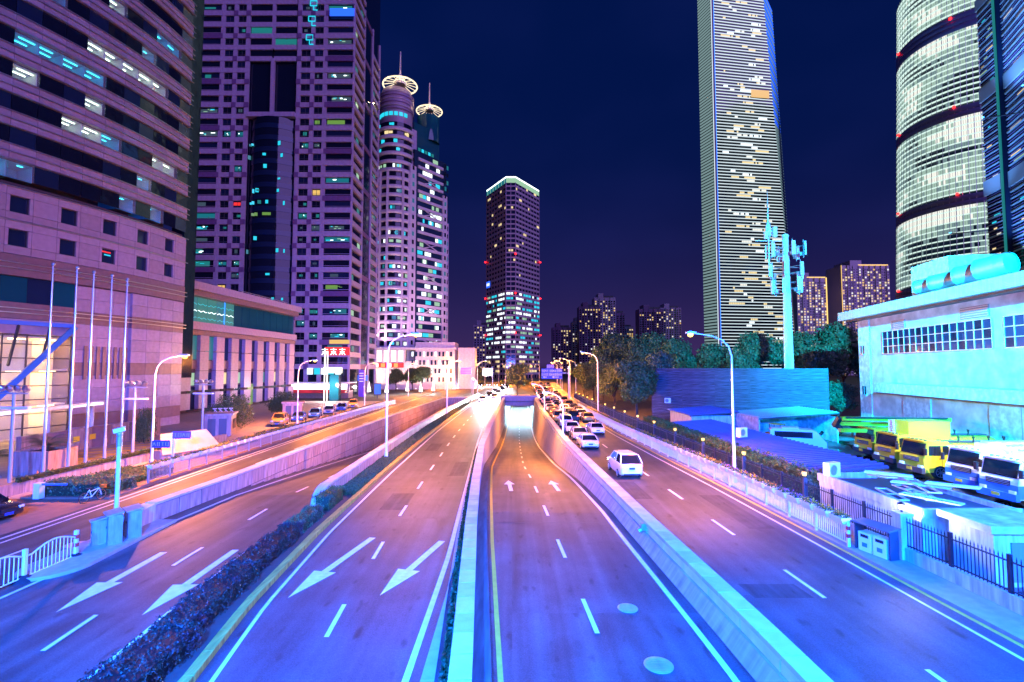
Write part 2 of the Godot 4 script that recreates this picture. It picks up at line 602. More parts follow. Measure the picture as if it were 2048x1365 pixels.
# an arrow lying on the road from its tail to its tip
func arrow(parent: Node, tail: Vector2, tip: Vector2, y = 0.0, w := 0.16, hw := 0.5, headlen := 2.3) -> void:
	var d := (tip - tail).normalized()
	var s := Vector2(-d.y, d.x)
	var neck := tip - d * headlen
	var mb := MB.new()
	var up := func(p: Vector2) -> Vector3: return Vector3(p.x, f(y, p.y) + 0.03 if y is Array else y + 0.007, p.y)
	var quads := []
	for k in 4:
		var u := tail.lerp(neck, k / 4.0)
		var v := tail.lerp(neck, (k + 1) / 4.0)
		quads.append([u + s * w, u - s * w, v - s * w, v + s * w])
	quads.append([neck + s * hw - d * 0.15, neck - s * hw - d * 0.15, tip, tip])
	for q in quads:
		var a: Vector3 = up.call(q[0])
		var b: Vector3 = up.call(q[1])
		var c: Vector3 = up.call(q[2])
		var e: Vector3 = up.call(q[3])
		if (b - a).cross(c - a).y < 0:
			mb.tri(a, c, b)
			if c != e:
				mb.tri(a, e, c)
		else:
			mb.tri(a, b, c)
			if c != e:
				mb.tri(a, c, e)
	part(parent, "lane_arrow", mb.mesh(), M.paint)

func ground_and_roads() -> void:
	var far_l := [[60, -900.0], [-130, -900.0]]
	var far_r := [[60, 900.0], [-130, 900.0]]
	var mb := MB.new()
	ribbon(mb, far_l, AL, 0.0, 60, -129, 0, -0.3, -0.02, 4.0)
	ribbon(mb, HL, DL, 0.0, 60, -129, 0.3, -0.3, -0.02, 4.0)
	ribbon(mb, DR, far_r, 0.0, 60, -129, 0.4, 0, -0.02, 4.0)
	mb.quad(Vector3(-900, -0.02, -129), Vector3(900, -0.02, -129), Vector3(900, -0.02, -2600), Vector3(-900, -0.02, -2600))
	mb.quad(Vector3(-900, -0.02, 400), Vector3(900, -0.02, 400), Vector3(900, -0.02, 60), Vector3(-900, -0.02, 60))
	struct("ground", mb.mesh(), M.ground)

	# the carriageway that comes towards the footbridge at street level
	mb = MB.new()
	ribbon(mb, BL, BR, 0.0, 60, -420, 0, 0.3)
	var road := struct("road", mb.mesh(), M.asphalt)
	dash(road, "edge_line", M.paint, func(z): return f(BR, z) - 0.1, 10, -190, 0.1)
	dash(road, "edge_line", M.paint, func(z): return f(BL, z) + 0.45, 10, -190, 0.07)
	for k in 22:
		var z := -9.8 - 6.5 * k
		dash(road, "lane_dash", M.paint, func(q): return (f(BL, q) + f(BR, q)) * 0.5, z, z - 2.2, 0.08)
	arrow(road, Vector2(-3.45, -25.1), Vector2(-4.95, -19.2))
	arrow(road, Vector2(-7.0, -25.6), Vector2(-8.3, -19.0))
	for q in [[-8.0, -30.5, 1.5, 4.0], [-5.0, -40.0, 1.2, 6.0], [-9.0, -52.0, 1.3, 5.0]]:
		part(road, "asphalt_patch", sheet_quad(Vector3(q[0], 0.004, q[1]), Vector3(q[0] + q[2], 0.004, q[1]), Vector3(q[0] + q[2] - 0.1, 0.004, q[1] - q[3]), Vector3(q[0] - 0.1, 0.004, q[1] - q[3])), M.asphalt_patch)
	for z in [-36.0, -58.0, -81.0]:
		part(road, "road_joint", sheet_quad(Vector3(f(BL, z) + 0.05, 0.0045, z), Vector3(f(BR, z) + 0.25, 0.0045, z - 0.2), Vector3(f(BR, z) + 0.25, 0.0045, z - 0.28), Vector3(f(BL, z) + 0.05, 0.0045, z - 0.08)), M.joint_tar)
	mb = MB.new()
	ribbon(mb, BR, DL, 0.0, 60, -129, 0.3, -1.05, 0.02)
	struct("gutter_slab", mb.mesh(), M.kerb)

	# the ramp that climbs out of the left tunnel
	mb = MB.new()
	ribbon(mb, AL, HL, AY, 60, -200, 0.0, 0.3, 0.0, 1.0)
	road = struct("ramp_road_left", mb.mesh(), M.asphalt_ramp)
	var mid_a := func(z): return f(HL, z) - 2.75
	for k in 15:
		var z := -9.0 - 6.5 * k
		dash(road, "lane_dash", M.paint, mid_a, z, z - 2.2, 0.08, AY)
	dash(road, "edge_line", M.paint, func(z): return f(HL, z) - 0.35, 10, -128, 0.08, AY)
	dash(road, "edge_line", M.paint, func(z): return f(AL, z) + 0.9, 10, -128, 0.08, AY)
	arrow(road, Vector2(-16.1, -23.6), Vector2(-15.9, -17.9))
	arrow(road, Vector2(-12.95, -23.9), Vector2(-12.75, -17.7))

	# the underpass
	mb = MB.new()
	ribbon(mb, DL, DR, DY, 60, -206, 0.0, 0.0, 0.0, 1.0)
	road = struct("underpass_road", mb.mesh(), M.asphalt_ramp)
	var mid_d := func(z): return (f(DL, z) + f(DR, z)) * 0.5 - 0.15
	for k in 22:
		var z := -10.1 - 6.4 * k
		dash(road, "lane_dash", M.paint, mid_d, z, z - 2.4, 0.08, DY)
	dash(road, "edge_line", M.yellow_paint, func(z): return f(DL, z) + 0.75, 10, -205, 0.08, DY)
	dash(road, "edge_line", M.paint, func(z): return f(DR, z) - 0.98, 10, -205, 0.1, DY)
	for q in [[-0.05, -40.5], [3.35, -40.5]]:
		arrow(road, Vector2(q[0], -36.2), Vector2(q[0] - 0.25, -40.6), DY, 0.14, 0.42, 1.6)
	for z in [-28.0, -44.3]:
		part(road, "road_joint", sheet_quad(Vector3(f(DL, z) + 0.52, f(DY, z) + 0.012, z), Vector3(f(DR, z) - 0.75, f(DY, z) + 0.012, z), Vector3(f(DR, z) - 0.75, f(DY, z - 0.12) + 0.012, z - 0.12), Vector3(f(DL, z) + 0.52, f(DY, z - 0.12) + 0.012, z - 0.12)), M.joint_tar)
	for q in [[4.2, -14.8, 0.42], [4.1, -18.2, 0.36]]:
		var c := MB.new()
		c.lathe(Vector3.ZERO, [Vector2(q[2], 0.0), Vector2(q[2], 0.012), Vector2(q[2] - 0.05, 0.014), Vector2(0.0, 0.014)], 24)
		for k in 7:
			c.box(Vector3(0, 0.018, -q[2] + 0.12 + k * (q[2] * 2 - 0.24) / 6.0), Vector3(sqrt(maxf(0.01, q[2] * q[2] - pow(-q[2] + 0.12 + k * (q[2] * 2 - 0.24) / 6.0, 2))) * 1.6, 0.01, 0.03))
		var cover := part(self, "manhole_cover", c.mesh(), M.galvanised, Transform3D(Basis(), Vector3(q[0], 0.004, q[1])))
		tag(cover, "round manhole cover at the near bottom edge of the underpass road" if q[1] > -16 else "smaller manhole cover further up the underpass road", "manhole cover", "manhole covers")

	# right carriageway
	mb = MB.new()
	ribbon(mb, DR, ER, 0.0, 60, -420, 0.55, 0.0)
	road = struct("road", mb.mesh(), M.asphalt)
	for k in 24:
		var z := -12.0 - 7.0 * k
		dash(road, "lane_dash", M.paint, func(q): return lerpf(f(DR, q) + 0.6, f(ER, q), 0.5), z, z - 2.6, 0.08)
	for q in [[9.0, -19.0, 2.2, 1.2], [12.6, -27.0, 1.4, 7.0], [8.0, -33.0, 1.2, 5.0]]:
		part(road, "asphalt_patch", sheet_quad(Vector3(q[0], 0.004, q[1]), Vector3(q[0] + q[2], 0.004, q[1]), Vector3(q[0] + q[2] - 0.1, 0.004, q[1] - q[3]), Vector3(q[0] - 0.1, 0.004, q[1] - q[3])), M.asphalt_patch)
	dash(road, "edge_line", M.paint, func(z): return f(ER, z) - 0.85, 10, -190, 0.07)
	dash(road, "edge_line", M.yellow_paint, func(z): return f(ER, z) - 0.14, 10, -190, 0.09)
	# far left street
	mb = MB.new()
	ribbon(mb, CL, AL, 0.0, 60, -240, 0.0, -0.25)
	road = struct("road", mb.mesh(), M.asphalt)
	for k in 16:
		var z := -21.0 - 8.0 * k
		dash(road, "lane_dash", M.paint, func(q): return (f(CL, q) + f(AL, q)) * 0.5, z, z - 3.0, 0.08)
	dash(road, "edge_line", M.paint, func(z): return f(CL, z) + 0.5, 10, -190, 0.08)
	dash(road, "edge_line", M.paint, func(z): return f(CL, z) + 1.1, 10, -190, 0.06)
	var c2 := MB.new()
	c2.lathe(Vector3.ZERO, [Vector2(0.5, 0.0), Vector2(0.5, 0.012), Vector2(0.44, 0.014), Vector2(0.0, 0.014)], 24)
	tag(part(self, "manhole_cover", c2.mesh(), M.galvanised, Transform3D(Basis(), Vector3(-21.0, 0.004, -24.6))), "round manhole cover beside the white railing on the left street", "manhole cover", "manhole covers")

	# pavements
	mb = MB.new()
	ribbon(mb, ER, FR, 0.12, 60, -300, 0.0, 0.3)
	var pz := zs(60, -300, 2.0)
	for i in pz.size() - 1:
		mb.quad(Vector3(f(ER, pz[i]), 0.12, pz[i]), Vector3(f(ER, pz[i + 1]), 0.12, pz[i + 1]), Vector3(f(ER, pz[i + 1]), -0.02, pz[i + 1]), Vector3(f(ER, pz[i]), -0.02, pz[i]))
	struct("pavement", mb.mesh(), M.paving)
	mb = MB.new()
	var wl := [[60, -31.6], [-130, -32.6], [-240, -32.0]]
	ribbon(mb, wl, CL, 0.12, -33, -240)
	pz = zs(-33, -240, 2.0)
	for i in pz.size() - 1:
		mb.quad(Vector3(f(CL, pz[i]), -0.02, pz[i]), Vector3(f(CL, pz[i + 1]), -0.02, pz[i + 1]), Vector3(f(CL, pz[i + 1]), 0.12, pz[i + 1]), Vector3(f(CL, pz[i]), 0.12, pz[i]))
	mb.quad(Vector3(-32, -0.02, -33), Vector3(-26.1, -0.02, -33), Vector3(-26.1, 0.12, -33), Vector3(-32, 0.12, -33))
	struct("pavement", mb.mesh(), M.brick_paving)
	struct("driveway", sheet_quad(Vector3(-60, 0.0, -10), Vector3(-26.0, 0.0, -10), Vector3(-26.1, 0.0, -32.98), Vector3(-60, 0.0, -32.98)), M.brick_paving)
	struct("plaza", sheet_quad(Vector3(-75, 0.02, -33), Vector3(-31.9, 0.02, -33), Vector3(-32.3, 0.02, -130), Vector3(-75, 0.02, -130)), M.plaza)
	# yellow hatching of the parking bays by the office wall
	for k in 7:
		var z := -46.0 - 2.3 * k
		part(self.get_node("plaza"), "hatch_stripe", sheet_quad(Vector3(-44.0, 0.028, z), Vector3(-43.6, 0.028, z + 0.5), Vector3(-39.4, 0.028, z - 1.5), Vector3(-39.8, 0.028, z - 2.0)), M.yellow_paint)
	part(self.get_node("plaza"), "hatch_border", sheet_quad(Vector3(-39.5, 0.029, -44.5), Vector3(-39.2, 0.029, -44.5), Vector3(-39.2, 0.029, -62.5), Vector3(-39.5, 0.029, -62.5)), M.yellow_paint)
	# the yard behind the black fence
	struct("yard_ground", sheet_quad(Vector3(17.9, 0.0, -8), Vector3(60, 0.0, -8), Vector3(60, 0.0, -80), Vector3(17.9, 0.0, -80)), M.yard)

# ---------- walls ----------
func slabs(parent: Node, called: String, line: Array, off: float, y: float, size: Vector3, z0: float, z1: float, gap: float, mats: Array, dy = null) -> void:
	var z := z0
	var k := 0
	while z > z1:
		var zb := z - size.z
		var a := Vector3(f(line, z) + off, 0, z)
		var b := Vector3(f(line, zb) + off, 0, zb)
		var c := (a + b) * 0.5
		var yy: float = y + (f(dy, c.z) if dy != null else 0.0)
		pb(parent, called, mats[(k * 7 + k / 3) % mats.size()], Vector3(c.x, yy, c.z), Vector3(size.x, size.y, size.z - gap), atan2(a.x - b.x, a.z - b.z))
		z = zb
		k += 1

func end_cap(parent: Node, x: float, z: float, w: float, length: float, h: float) -> void:
	var pts := PackedVector2Array([Vector2(0, -0.1)])
	for k in 11:
		var a := PI * 0.5 * k / 10.0
		pts.append(Vector2(cos(a) * length, sin(a) * h - 0.0 if k > 0 else 0.0))
	var mb := MB.new()
	mb.extrude(pts, -w * 0.5, w * 0.5, Transform3D(Basis(Vector3(0, 0, 1), Vector3(0, 1, 0), Vector3(-1, 0, 0)), Vector3(x, 0, z)))
	part(parent, "rounded_end", mb.mesh(), M.tile_white)

func walls() -> void:
	# left wall of the underpass
	var w := thing("retaining_wall", "pale coped wall with a grass strip, left of the underpass", "wall")
	var mb := MB.new()
	sweep(mb, DL, [Vector2(-0.52, -0.5), Vector2(-0.52, 0.84), Vector2(-0.06, 0.84), Vector2(-0.06, -0.5)], 60, -130, DY)
	part(w, "core", mb.mesh(), M.concrete)
	slabs(w, "coping_slab", DL, -0.29, 0.91, Vector3(0.58, 0.14, 1.1), 4.0, -129, 0.025, [M.coping, M.coping_b, M.coping])
	mb = MB.new()
	sweep(mb, DL, [Vector2(-0.04, -0.3), Vector2(-0.04, 0.0004), Vector2(0.5, 0.0004), Vector2(0.5, -0.3)], 60, -129, [[60, 0.18], [-30, 0.18], [-42, -0.42], [-58, -1.92], [-80, -3.92], [-105, -5.42], [-130, -6.0]])
	part(w, "kerb_block", mb.mesh(), M.dark_concrete)
	# right wall of the underpass
	w = thing("retaining_wall", "stained sloping wall with white panels, right of the underpass", "wall")
	mb = MB.new()
	sweep(mb, DR, [Vector2(-0.7, -0.4), Vector2(-0.1, 0.48), Vector2(0.04, 0.5), Vector2(0.04, 0.84), Vector2(0.58, 0.84), Vector2(0.58, -0.4)], 60, -130, DY)
	part(w, "core", mb.mesh(), M.concrete)
	slabs(w, "coping_slab", DR, 0.3, 0.92, Vector3(0.66, 0.15, 1.25), 4.0, -129, 0.03, [M.coping, M.coping_b, M.coping])
	slabs(w, "white_panel", DR, 0.015, 0.67, Vector3(0.05, 0.32, 2.2), 4.0, -129, 0.05, [M.white_panel])
	mb = MB.new()
	mb.box(Vector3(0, 0, 0), Vector3(0.22, 0.34, 0.2))
	mb.tube([Vector3(-0.1, -0.12, 0), Vector3(-0.22, -0.2, 0)], 0.13, 12)
	tag(part(self, "wall_lamp_box", mb.mesh(), M.galvanised, Transform3D(Basis(), Vector3(f(DR, -25.0) - 0.12, 0.72, -25.0))), "small round lamp box fixed on the right underpass wall", "lamp box")
	# wall between the far left street and the ramp
	w = thing("retaining_wall", "long tiled wall between the left street and the sunken ramp", "wall")
	mb = MB.new()
	sweep(mb, AL, [Vector2(-0.5, -0.5), Vector2(-0.5, 0.95), Vector2(-0.04, 0.95), Vector2(-0.04, -0.5)], -28, -130, AY)
	part(w, "core", mb.mesh(), M.joint)
	slabs(w, "coping_slab", AL, -0.27, 1.02, Vector3(0.62, 0.13, 1.9), -28.05, -129, 0.03, [M.coping, M.coping_b])
	var z := -28.0
	var k := 0
	while z > -129:
		var zb := z - 1.9
		var zm := z - 0.95
		var bottom := f(AY, zm)
		var y := 0.93
		while y > bottom + 0.1:
			var hh := minf(1.02, y - bottom)
			var a := Vector3(f(AL, z), 0, z)
			var b := Vector3(f(AL, zb), 0, zb)
			pb(w, "wall_tile", M.cladding if (k * 5 + int(y * 3)) % 3 else M.cladding_b, Vector3((a.x + b.x) * 0.5 - 0.02, y - hh * 0.5, zm), Vector3(0.07, hh - 0.06, 1.83), atan2(a.x - b.x, a.z - b.z))
			y -= hh
		z = zb
		k += 1
	end_cap(w, f(AL, -28) - 0.27, -28.0, 0.72, 1.9, 1.06)
	# parapet between the ramp and the near left carriageway
	w = thing("parapet_wall", "long low tiled parapet beside the grass verge, left carriageway", "wall")
	mb = MB.new()
	sweep(mb, HL, [Vector2(-0.2, -0.5), Vector2(-0.2, 0.92), Vector2(0.22, 0.92), Vector2(0.22, -0.5)], -33, -150, AY)
	part(w, "core", mb.mesh(), M.cladding_b)
	slabs(w, "coping_slab", HL, 0.0, 0.985, Vector3(0.56, 0.12, 1.6), -33.05, -149, 0.03, [M.coping, M.coping_b])
	slabs(w, "wall_tile", HL, 0.235, 0.48, Vector3(0.07, 0.82, 1.6), -33.05, -149, 0.07, [M.cladding, M.cladding_b, M.cladding])
	end_cap(w, f(HL, -33), -33.0, 0.62, 1.7, 1.04)
	# portals
	w = thing("tunnel_portal", "dull red concrete lintel over the underpass mouth", "tunnel")
	pb(w, "lintel", M.granite_dark, Vector3(2.0, -0.05, -130.6), Vector3(9.6, 2.3, 1.1))
	pb(w, "parapet", M.granite_b, Vector3(2.0, 1.25, -130.6), Vector3(9.9, 0.28, 1.3))
	pb(w, "ceiling", M.dark_concrete, Vector3(2.6, -0.85, -168), Vector3(11.6, 0.5, 73.6))
	mb = MB.new()
	sweep(mb, DL, [Vector2(-0.6, -0.5), Vector2(-0.6, -0.9), Vector2(0.02, -0.9), Vector2(0.02, -0.5)], -131.2, -205, [[-131, -0.0]])
	mb = MB.new()
	for s in [0, 1]:
		var zz := zs(-131.2, -205, 4.0)
		for i in zz.size() - 1:
			var la: Array = DL if s == 0 else DR
			var p := Vector3(f(la, zz[i]), -6.6, zz[i])
			var q := Vector3(f(la, zz[i + 1]), -6.6, zz[i + 1])
			var h := Vector3(0, 5.6, 0)
			if s == 0:
				mb.quad(p, q, q + h, p + h)
			else:
				mb.quad(q, p, p + h, q + h)
	part(w, "tunnel_lining", mb.mesh(), M.tunnel_wall)
	pb(w, "end_wall", M.dark_concrete, Vector3(3.0, -3.6, -205.4), Vector3(12, 6.4, 0.4))
	for i in 5:
		for s in [-1, 1]:
			var p := Vector3((f(DL, -136.0 - 13 * i) + f(DR, -136.0 - 13 * i)) * 0.5 + s * 2.2, -1.16, -136.0 - 13 * i)
			pb(w, "tunnel_lamp", M.tube_white, p, Vector3(0.4, 0.06, 5.0))
			var l := AreaLight3D.new()
			l.name = "lamp_glow"
			l.area_size = Vector2(0.4, 5.0)
			l.light_color = Color(0.75, 0.9, 1.0)
			l.light_energy = 260.0
			l.shadow_enabled = true
			l.set("area_range", 60.0)
			w.add_child(l, true)
			l.position = p + Vector3(0, -0.05, 0)
			l.rotation = Vector3(-PI / 2, 0, 0)
	w = thing("tunnel_portal", "tiled lintel over the left ramp tunnel mouth", "tunnel")
	pb(w, "lintel", M.cladding_b, Vector3(-14.2, -0.2, -129.6), Vector3(7.4, 2.0, 1.0))
	pb(w, "parapet", M.coping_b, Vector3(-14.2, 0.95, -129.6), Vector3(7.6, 0.2, 1.2))
	pb(w, "back_wall", M.dark_concrete, Vector3(-13.5, -3.5, -160), Vector3(14, 7.0, 0.4))

# the bridge the picture is taken from, with its blue floodlights
func footbridge() -> void:
	var b := thing("footbridge", "steel footbridge under the viewpoint with blue floodlight masts", "footbridge", Vector3(0, 0, 1.8))
	pb(b, "deck", M.concrete, Vector3(-2, 6.75, 0), Vector3(76, 0.4, 4.2))
	pb(b, "girder", M.grey_metal, Vector3(-2, 6.2, 1.2), Vector3(76, 0.7, 0.3))
	pb(b, "girder", M.grey_metal, Vector3(-2, 6.2, -1.2), Vector3(76, 0.7, 0.3))
	for s in [-2.0, 2.0]:
		pb(b, "handrail", M.steel, Vector3(-2, 8.0, s), Vector3(76, 0.06, 0.06))
		var mb := MB.new()
		for k in 77:
			mb.box(Vector3(-40 + k, 7.45, s), Vector3(0.03, 1.0, 0.03))
		part(b, "baluster_row", mb.mesh(), M.steel)
	for x in [-28.0, -11.3, 16.8, 34.0]:
		pb(b, "column", M.concrete, Vector3(x, 2.9, 0.8), Vector3(0.9, 5.9, 0.9))
	for q in [[-16.0, -16.0, -26.0, 1.25], [-5.0, -6.0, -25.0, 2.0], [5.0, 4.5, -20.0, 0.85], [14.0, 13.0, -25.0, 1.7], [24.0, 21.0, -20.0, 1.2]]:
		var mb := MB.new()
		mb.tube([Vector3(q[0], 6.95, 1.5), Vector3(q[0], 13.4, 1.5)], [0.09, 0.06], 8)
		mb.box(Vector3(q[0], 13.5, 1.3), Vector3(0.5, 0.36, 0.3), Basis.from_euler(Vector3(-0.6, 0, 0)))
		part(b, "lamp_mast", mb.mesh(), M.dark_metal)
		pb(b, "floodlight_face", M.flood_blue, Vector3(q[0], 13.4, 1.1), Vector3(0.42, 0.28, 0.03), 0.0, -0.6)
		spot(b, Vector3(q[0], 13.36, 1.0), Vector3(q[1], 0, q[2] - 1.8), Color(0.02, 0.36, 1.0), 4200.0 * q[3], 52.0, 0.3)

# ---------- buildings on the left ----------
# the curved granite office: s metres back from its far corner along the curve
func office_p(s: float, out := 0.0) -> Vector3:
	var a := s / 60.0
	return Vector3(-51.5 - 60.0 * (1.0 - cos(a)) + out * cos(a), 0, -78.0 + 60.0 * sin(a) + out * sin(a))

func office_ring(b: Node, called: String, m: Material, s0: float, s1: float, y0: float, y1: float, d0: float, d1: float) -> MeshInstance3D:
	var P := []
	var n := maxi(1, int((s1 - s0) / 1.2))
	for k in n + 1:
		var s := lerpf(s1, s0, float(k) / n)
		P.append([office_p(s, d0) + Vector3(0, y0, 0), office_p(s, d1) + Vector3(0, y0, 0), office_p(s, d1) + Vector3(0, y1, 0), office_p(s, d0) + Vector3(0, y1, 0)])
	var mb := MB.new()
	for k in n:
		for j in 4:
			var i := (j + 1) % 4
			mb.quad(P[k][i], P[k][j], P[k + 1][j], P[k + 1][i])
	mb.quad(P[0][0], P[0][1], P[0][2], P[0][3])
	mb.quad(P[n][3], P[n][2], P[n][1], P[n][0])
	return part(b, called, mb.mesh(), m)

# a flat box that follows one stretch of the curve
func office_box(b: Node, called: String, m: Material, s: float, w: float, y: float, h: float, out: float, d: float) -> MeshInstance3D:
	var p := office_p(s, out)
	return pb(b, called, m, Vector3(p.x, y, p.z), Vector3(d, h, w), -s / 60.0)

func office_left() -> void:
	var b := thing("office_building", "curved pink granite office building with dark ribbon windows, far left", "building")
	var W := 2.4
	var SEG := 15
	var TOP := 69.0
	office_ring(b, "wall_core", M.joint, 0.0, W * SEG, 0.0, TOP, -9.0, -3.7)
	office_ring(b, "wall_core", M.joint, 0.0, W * 7, 0.0, 29.5, -3.7, -0.62)
	office_ring(b, "wall_core", M.joint, W * 7, W * SEG, 12.32, 29.5, -3.7, -0.62)
	# dark glass return at the far corner, with the rail ends standing out
	pb(b, "corner_glass", M.dark_glass, Vector3(-52.9, 40, -79.6), Vector3(2.0, 66, 3.0))
	var lit := {}
	for q in [[4, 9, "lit_cyan"], [4, 8, "lit_cyan"], [4, 12, "lit_cyan"], [4, 11, "lit_cyan_dim"], [4, 7, "lit_cyan"], [4, 6, "lit_cyan"], [4, 13, "lit_cyan"], [5, 6, "lit_pale"], [5, 5, "lit_pale"], [5, 4, "lit_pale"], [5, 3, "lit_pale"], [5, 2, "lit_pale"], [3, 9, "lit_pale"], [3, 6, "lit_pale"], [2, 12, "lit_white"], [2, 11, "lit_white"], [2, 7, "lit_pale"], [2, 6, "lit_white"], [2, 5, "lit_cyan"], [2, 2, "lit_pale"], [2, 1, "lit_pale"], [1, 13, "lit_teal"], [1, 3, "lit_teal"], [0, 12, "lit_cyan"], [0, 11, "lit_cyan"], [0, 10, "lit_cyan"], [0, 9, "lit_cyan_dim"], [0, 4, "lit_cyan_dim"], [0, 2, "lit_teal"], [6, 3, "lit_teal"], [7, 2, "lit_cyan"], [7, 1, "lit_cyan"], [7, 5, "lit_pale"], [6, 8, "lit_cyan_dim"]]:
		lit[Vector2i(q[0], q[1])] = q[2]
	var FH := 3.75
	for fl in 10:
		var yc := 30.9 + FH * fl
		for k in SEG:
			var s := W * (k + 0.5)
			var key := Vector2i(fl, k)
			var m: Material = M.dark_glass if (k * 3 + fl) % 4 else M.blue_glass
			if lit.has(key):
				# a real room behind the pane: ceiling, back wall, lamp tubes
				var cyan: bool = "cyan" in lit[key] or "teal" in lit[key]
				var rm: Material = M.room_cyan if cyan else M.room_white
				var tube: Material = M.room_tube_cyan if cyan else M.room_tube
				office_box(b, "window_pane", M.clear_glass, s, W - 0.06, yc, 1.95, -0.16, 0.04)
				office_box(b, "room_ceiling", rm, s, W - 0.04, yc + 0.94, 0.05, -2.1, 3.0)
				office_box(b, "room_wall", rm, s, W - 0.04, yc, 1.95, -3.6, 0.06)
				office_box(b, "room_wall", rm, s + W * 0.5 - 0.04, 0.05, yc, 1.95, -2.1, 3.0)
				office_box(b, "room_wall", rm, s - W * 0.5 + 0.04, 0.05, yc, 1.95, -2.1, 3.0)
				office_box(b, "room_floor", M.dark_metal, s, W - 0.04, yc - 0.95, 0.04, -2.1, 3.0)
				var dim := 0.35 if "dim" in lit[key] or "teal" in lit[key] else 1.0
				office_box(b, "ceiling_lamp", tube, s + 0.3 * ((k % 3) - 1), 1.5 * dim, yc + 0.82, 0.07, -1.2, 0.12)
				if dim > 0.5:
					office_box(b, "ceiling_lamp", tube, s - 0.2, 1.3, yc + 0.82, 0.07, -2.4, 0.12)
			else:
				office_box(b, "window_pane", m, s, W - 0.06, yc, 1.95, -0.16, 0.05)
		if fl % 1 == 0:
			for k in SEG:
				var s := W * (k + 0.5)
				office_box(b, "spandrel_panel", M.granite if (k + fl * 2) % 3 else M.granite_b, s, W - 0.035, yc + 1.43, 0.86, -0.15, 0.3)
				office_box(b, "spandrel_panel", M.granite_b if (k + fl) % 3 else M.granite, s, W - 0.035, yc + 2.32, 0.86, -0.15, 0.3)
		office_ring(b, "floor_slab", M.joint, 0.0, W * SEG, yc + 0.98, yc + 2.77, -3.7, -0.31)
		for q in [1.02, 1.84, 2.72]:
			office_ring(b, "rail", M.steel, -0.35, W * SEG, yc + q, yc + q + (0.09 if q > 1.5 else 0.06), 0.06, 0.2)
	# lower wall with two rows of square windows
	for row in [[27.0, 1.9, 25.2, 29.0], [23.2, 1.9, 21.3, 25.2]]:
		for k in SEG:
			var s := W * (k + 0.5)
			if k in [1, 3, 5, 7, 9, 11, 13]:
				var g: Material = M.blue_glass
				if row[0] > 26 and k == 11:
					g = M.lit_teal
				if row[0] < 26 and k == 11:
					g = M.lit_cyan_dim
				var wn := office_box(b, "window_pane", g, s, 1.7, row[0], 1.86, -0.5, 0.05)
				if k == 5 and row[0] < 26:
					pb(wn, "lit_sign", M.lit_red, Vector3(0.9, 0.3, 0), Vector3(0.4, 0.1, 0.7))
					pb(wn, "lit_sign", M.lit_cyan, Vector3(0.9, 0.1, -0.1), Vector3(0.4, 0.1, 0.5))
				for e in [-1, 1]:
					office_box(b, "granite_panel", M.granite, s + e * (W * 0.5 - 0.17), 0.31, row[0], 1.88, -0.31, 0.62)
					office_box(b, "window_frame", M.dark_metal, s + e * 0.86, 0.1, row[0], 1.9, -0.36, 0.34)
				office_box(b, "window_frame", M.dark_metal, s, 1.7, row[0] - 0.92, 0.08, -0.36, 0.34)
			else:
				office_box(b, "granite_panel", M.granite_b if k % 4 else M.granite, s, W - 0.035, row[0], 1.88, -0.31, 0.62)
			var lo: float = row[2]
			var hi: float = row[3]
			var wy: float = row[0]
			office_box(b, "granite_panel", M.granite, s, W - 0.035, (wy + 0.96 + hi) * 0.5, hi - wy - 0.98, -0.31, 0.62)
			office_box(b, "granite_panel", M.granite_b, s, W - 0.035, (wy - 0.96 + lo) * 0.5, wy - lo - 1.0, -0.31, 0.62)
		office_ring(b, "rail", M.steel, -0.35, W * SEG, row[3] - 0.16, row[3] - 0.06, 0.06, 0.2)
	office_ring(b, "dark_band", M.granite_dark, -0.05, W * SEG, 18.9, 21.25, -0.6, 0.05)
	for y in [20.3, 19.7]:
		office_ring(b, "rail", M.steel, -0.35, W * SEG, y, y + 0.1, 0.12, 0.26)
	# big glass panel and entrance side at the left, plain panelled wall at the right
	for k in [7, 8, 9, 10, 11, 12, 13, 14]:
		office_box(b, "window_pane", M.teal_glass if k % 2 else M.blue_glass, W * (k + 0.5), W - 0.05, 17.4, 2.9, -0.4, 0.05)
	office_ring(b, "dark_band", M.granite_dark, W * 7, W * SEG, 14.1, 15.9, -0.6, 0.05)
	for y in [15.2, 14.7]:
		office_ring(b, "rail", M.steel, -0.35, W * SEG, y, y + 0.1, 0.12, 0.26)
	for k in 7:
		var y := 18.0
		var r := 0
		while y > 0.2:
			office_box(b, "granite_panel", [M.granite, M.granite_b, M.granite][(k + r) % 3] if (r % 4) != 2 else M.granite_dark, W * (k + 0.5), W - 0.04, y, 1.56, -0.31 if k < 4 else -0.5, 0.62 if k < 4 else 0.3)
			y -= 1.6
			r += 1
	for k in 8:
		office_box(b, "vent_slat", M.granite_dark, W * 4.2 + k * 0.75, 0.35, 9.2, 4.2, -0.25, 0.14)
	office_ring(b, "granite_panel", M.granite, W * 7, W * SEG, 12.4, 14.05, -0.6, 0.0)
	# glazed entrance: warm hall behind a grid, under a sloping steel canopy
	office_ring(b, "hall_back_wall", M.hall_wall, W * 7.02, W * SEG, 0.0, 12.3, -3.65, -3.5)
	office_ring(b, "window_pane", M.clear_glass, W * 7.05, W * SEG, 0.6, 12.3, -0.6, -0.56)
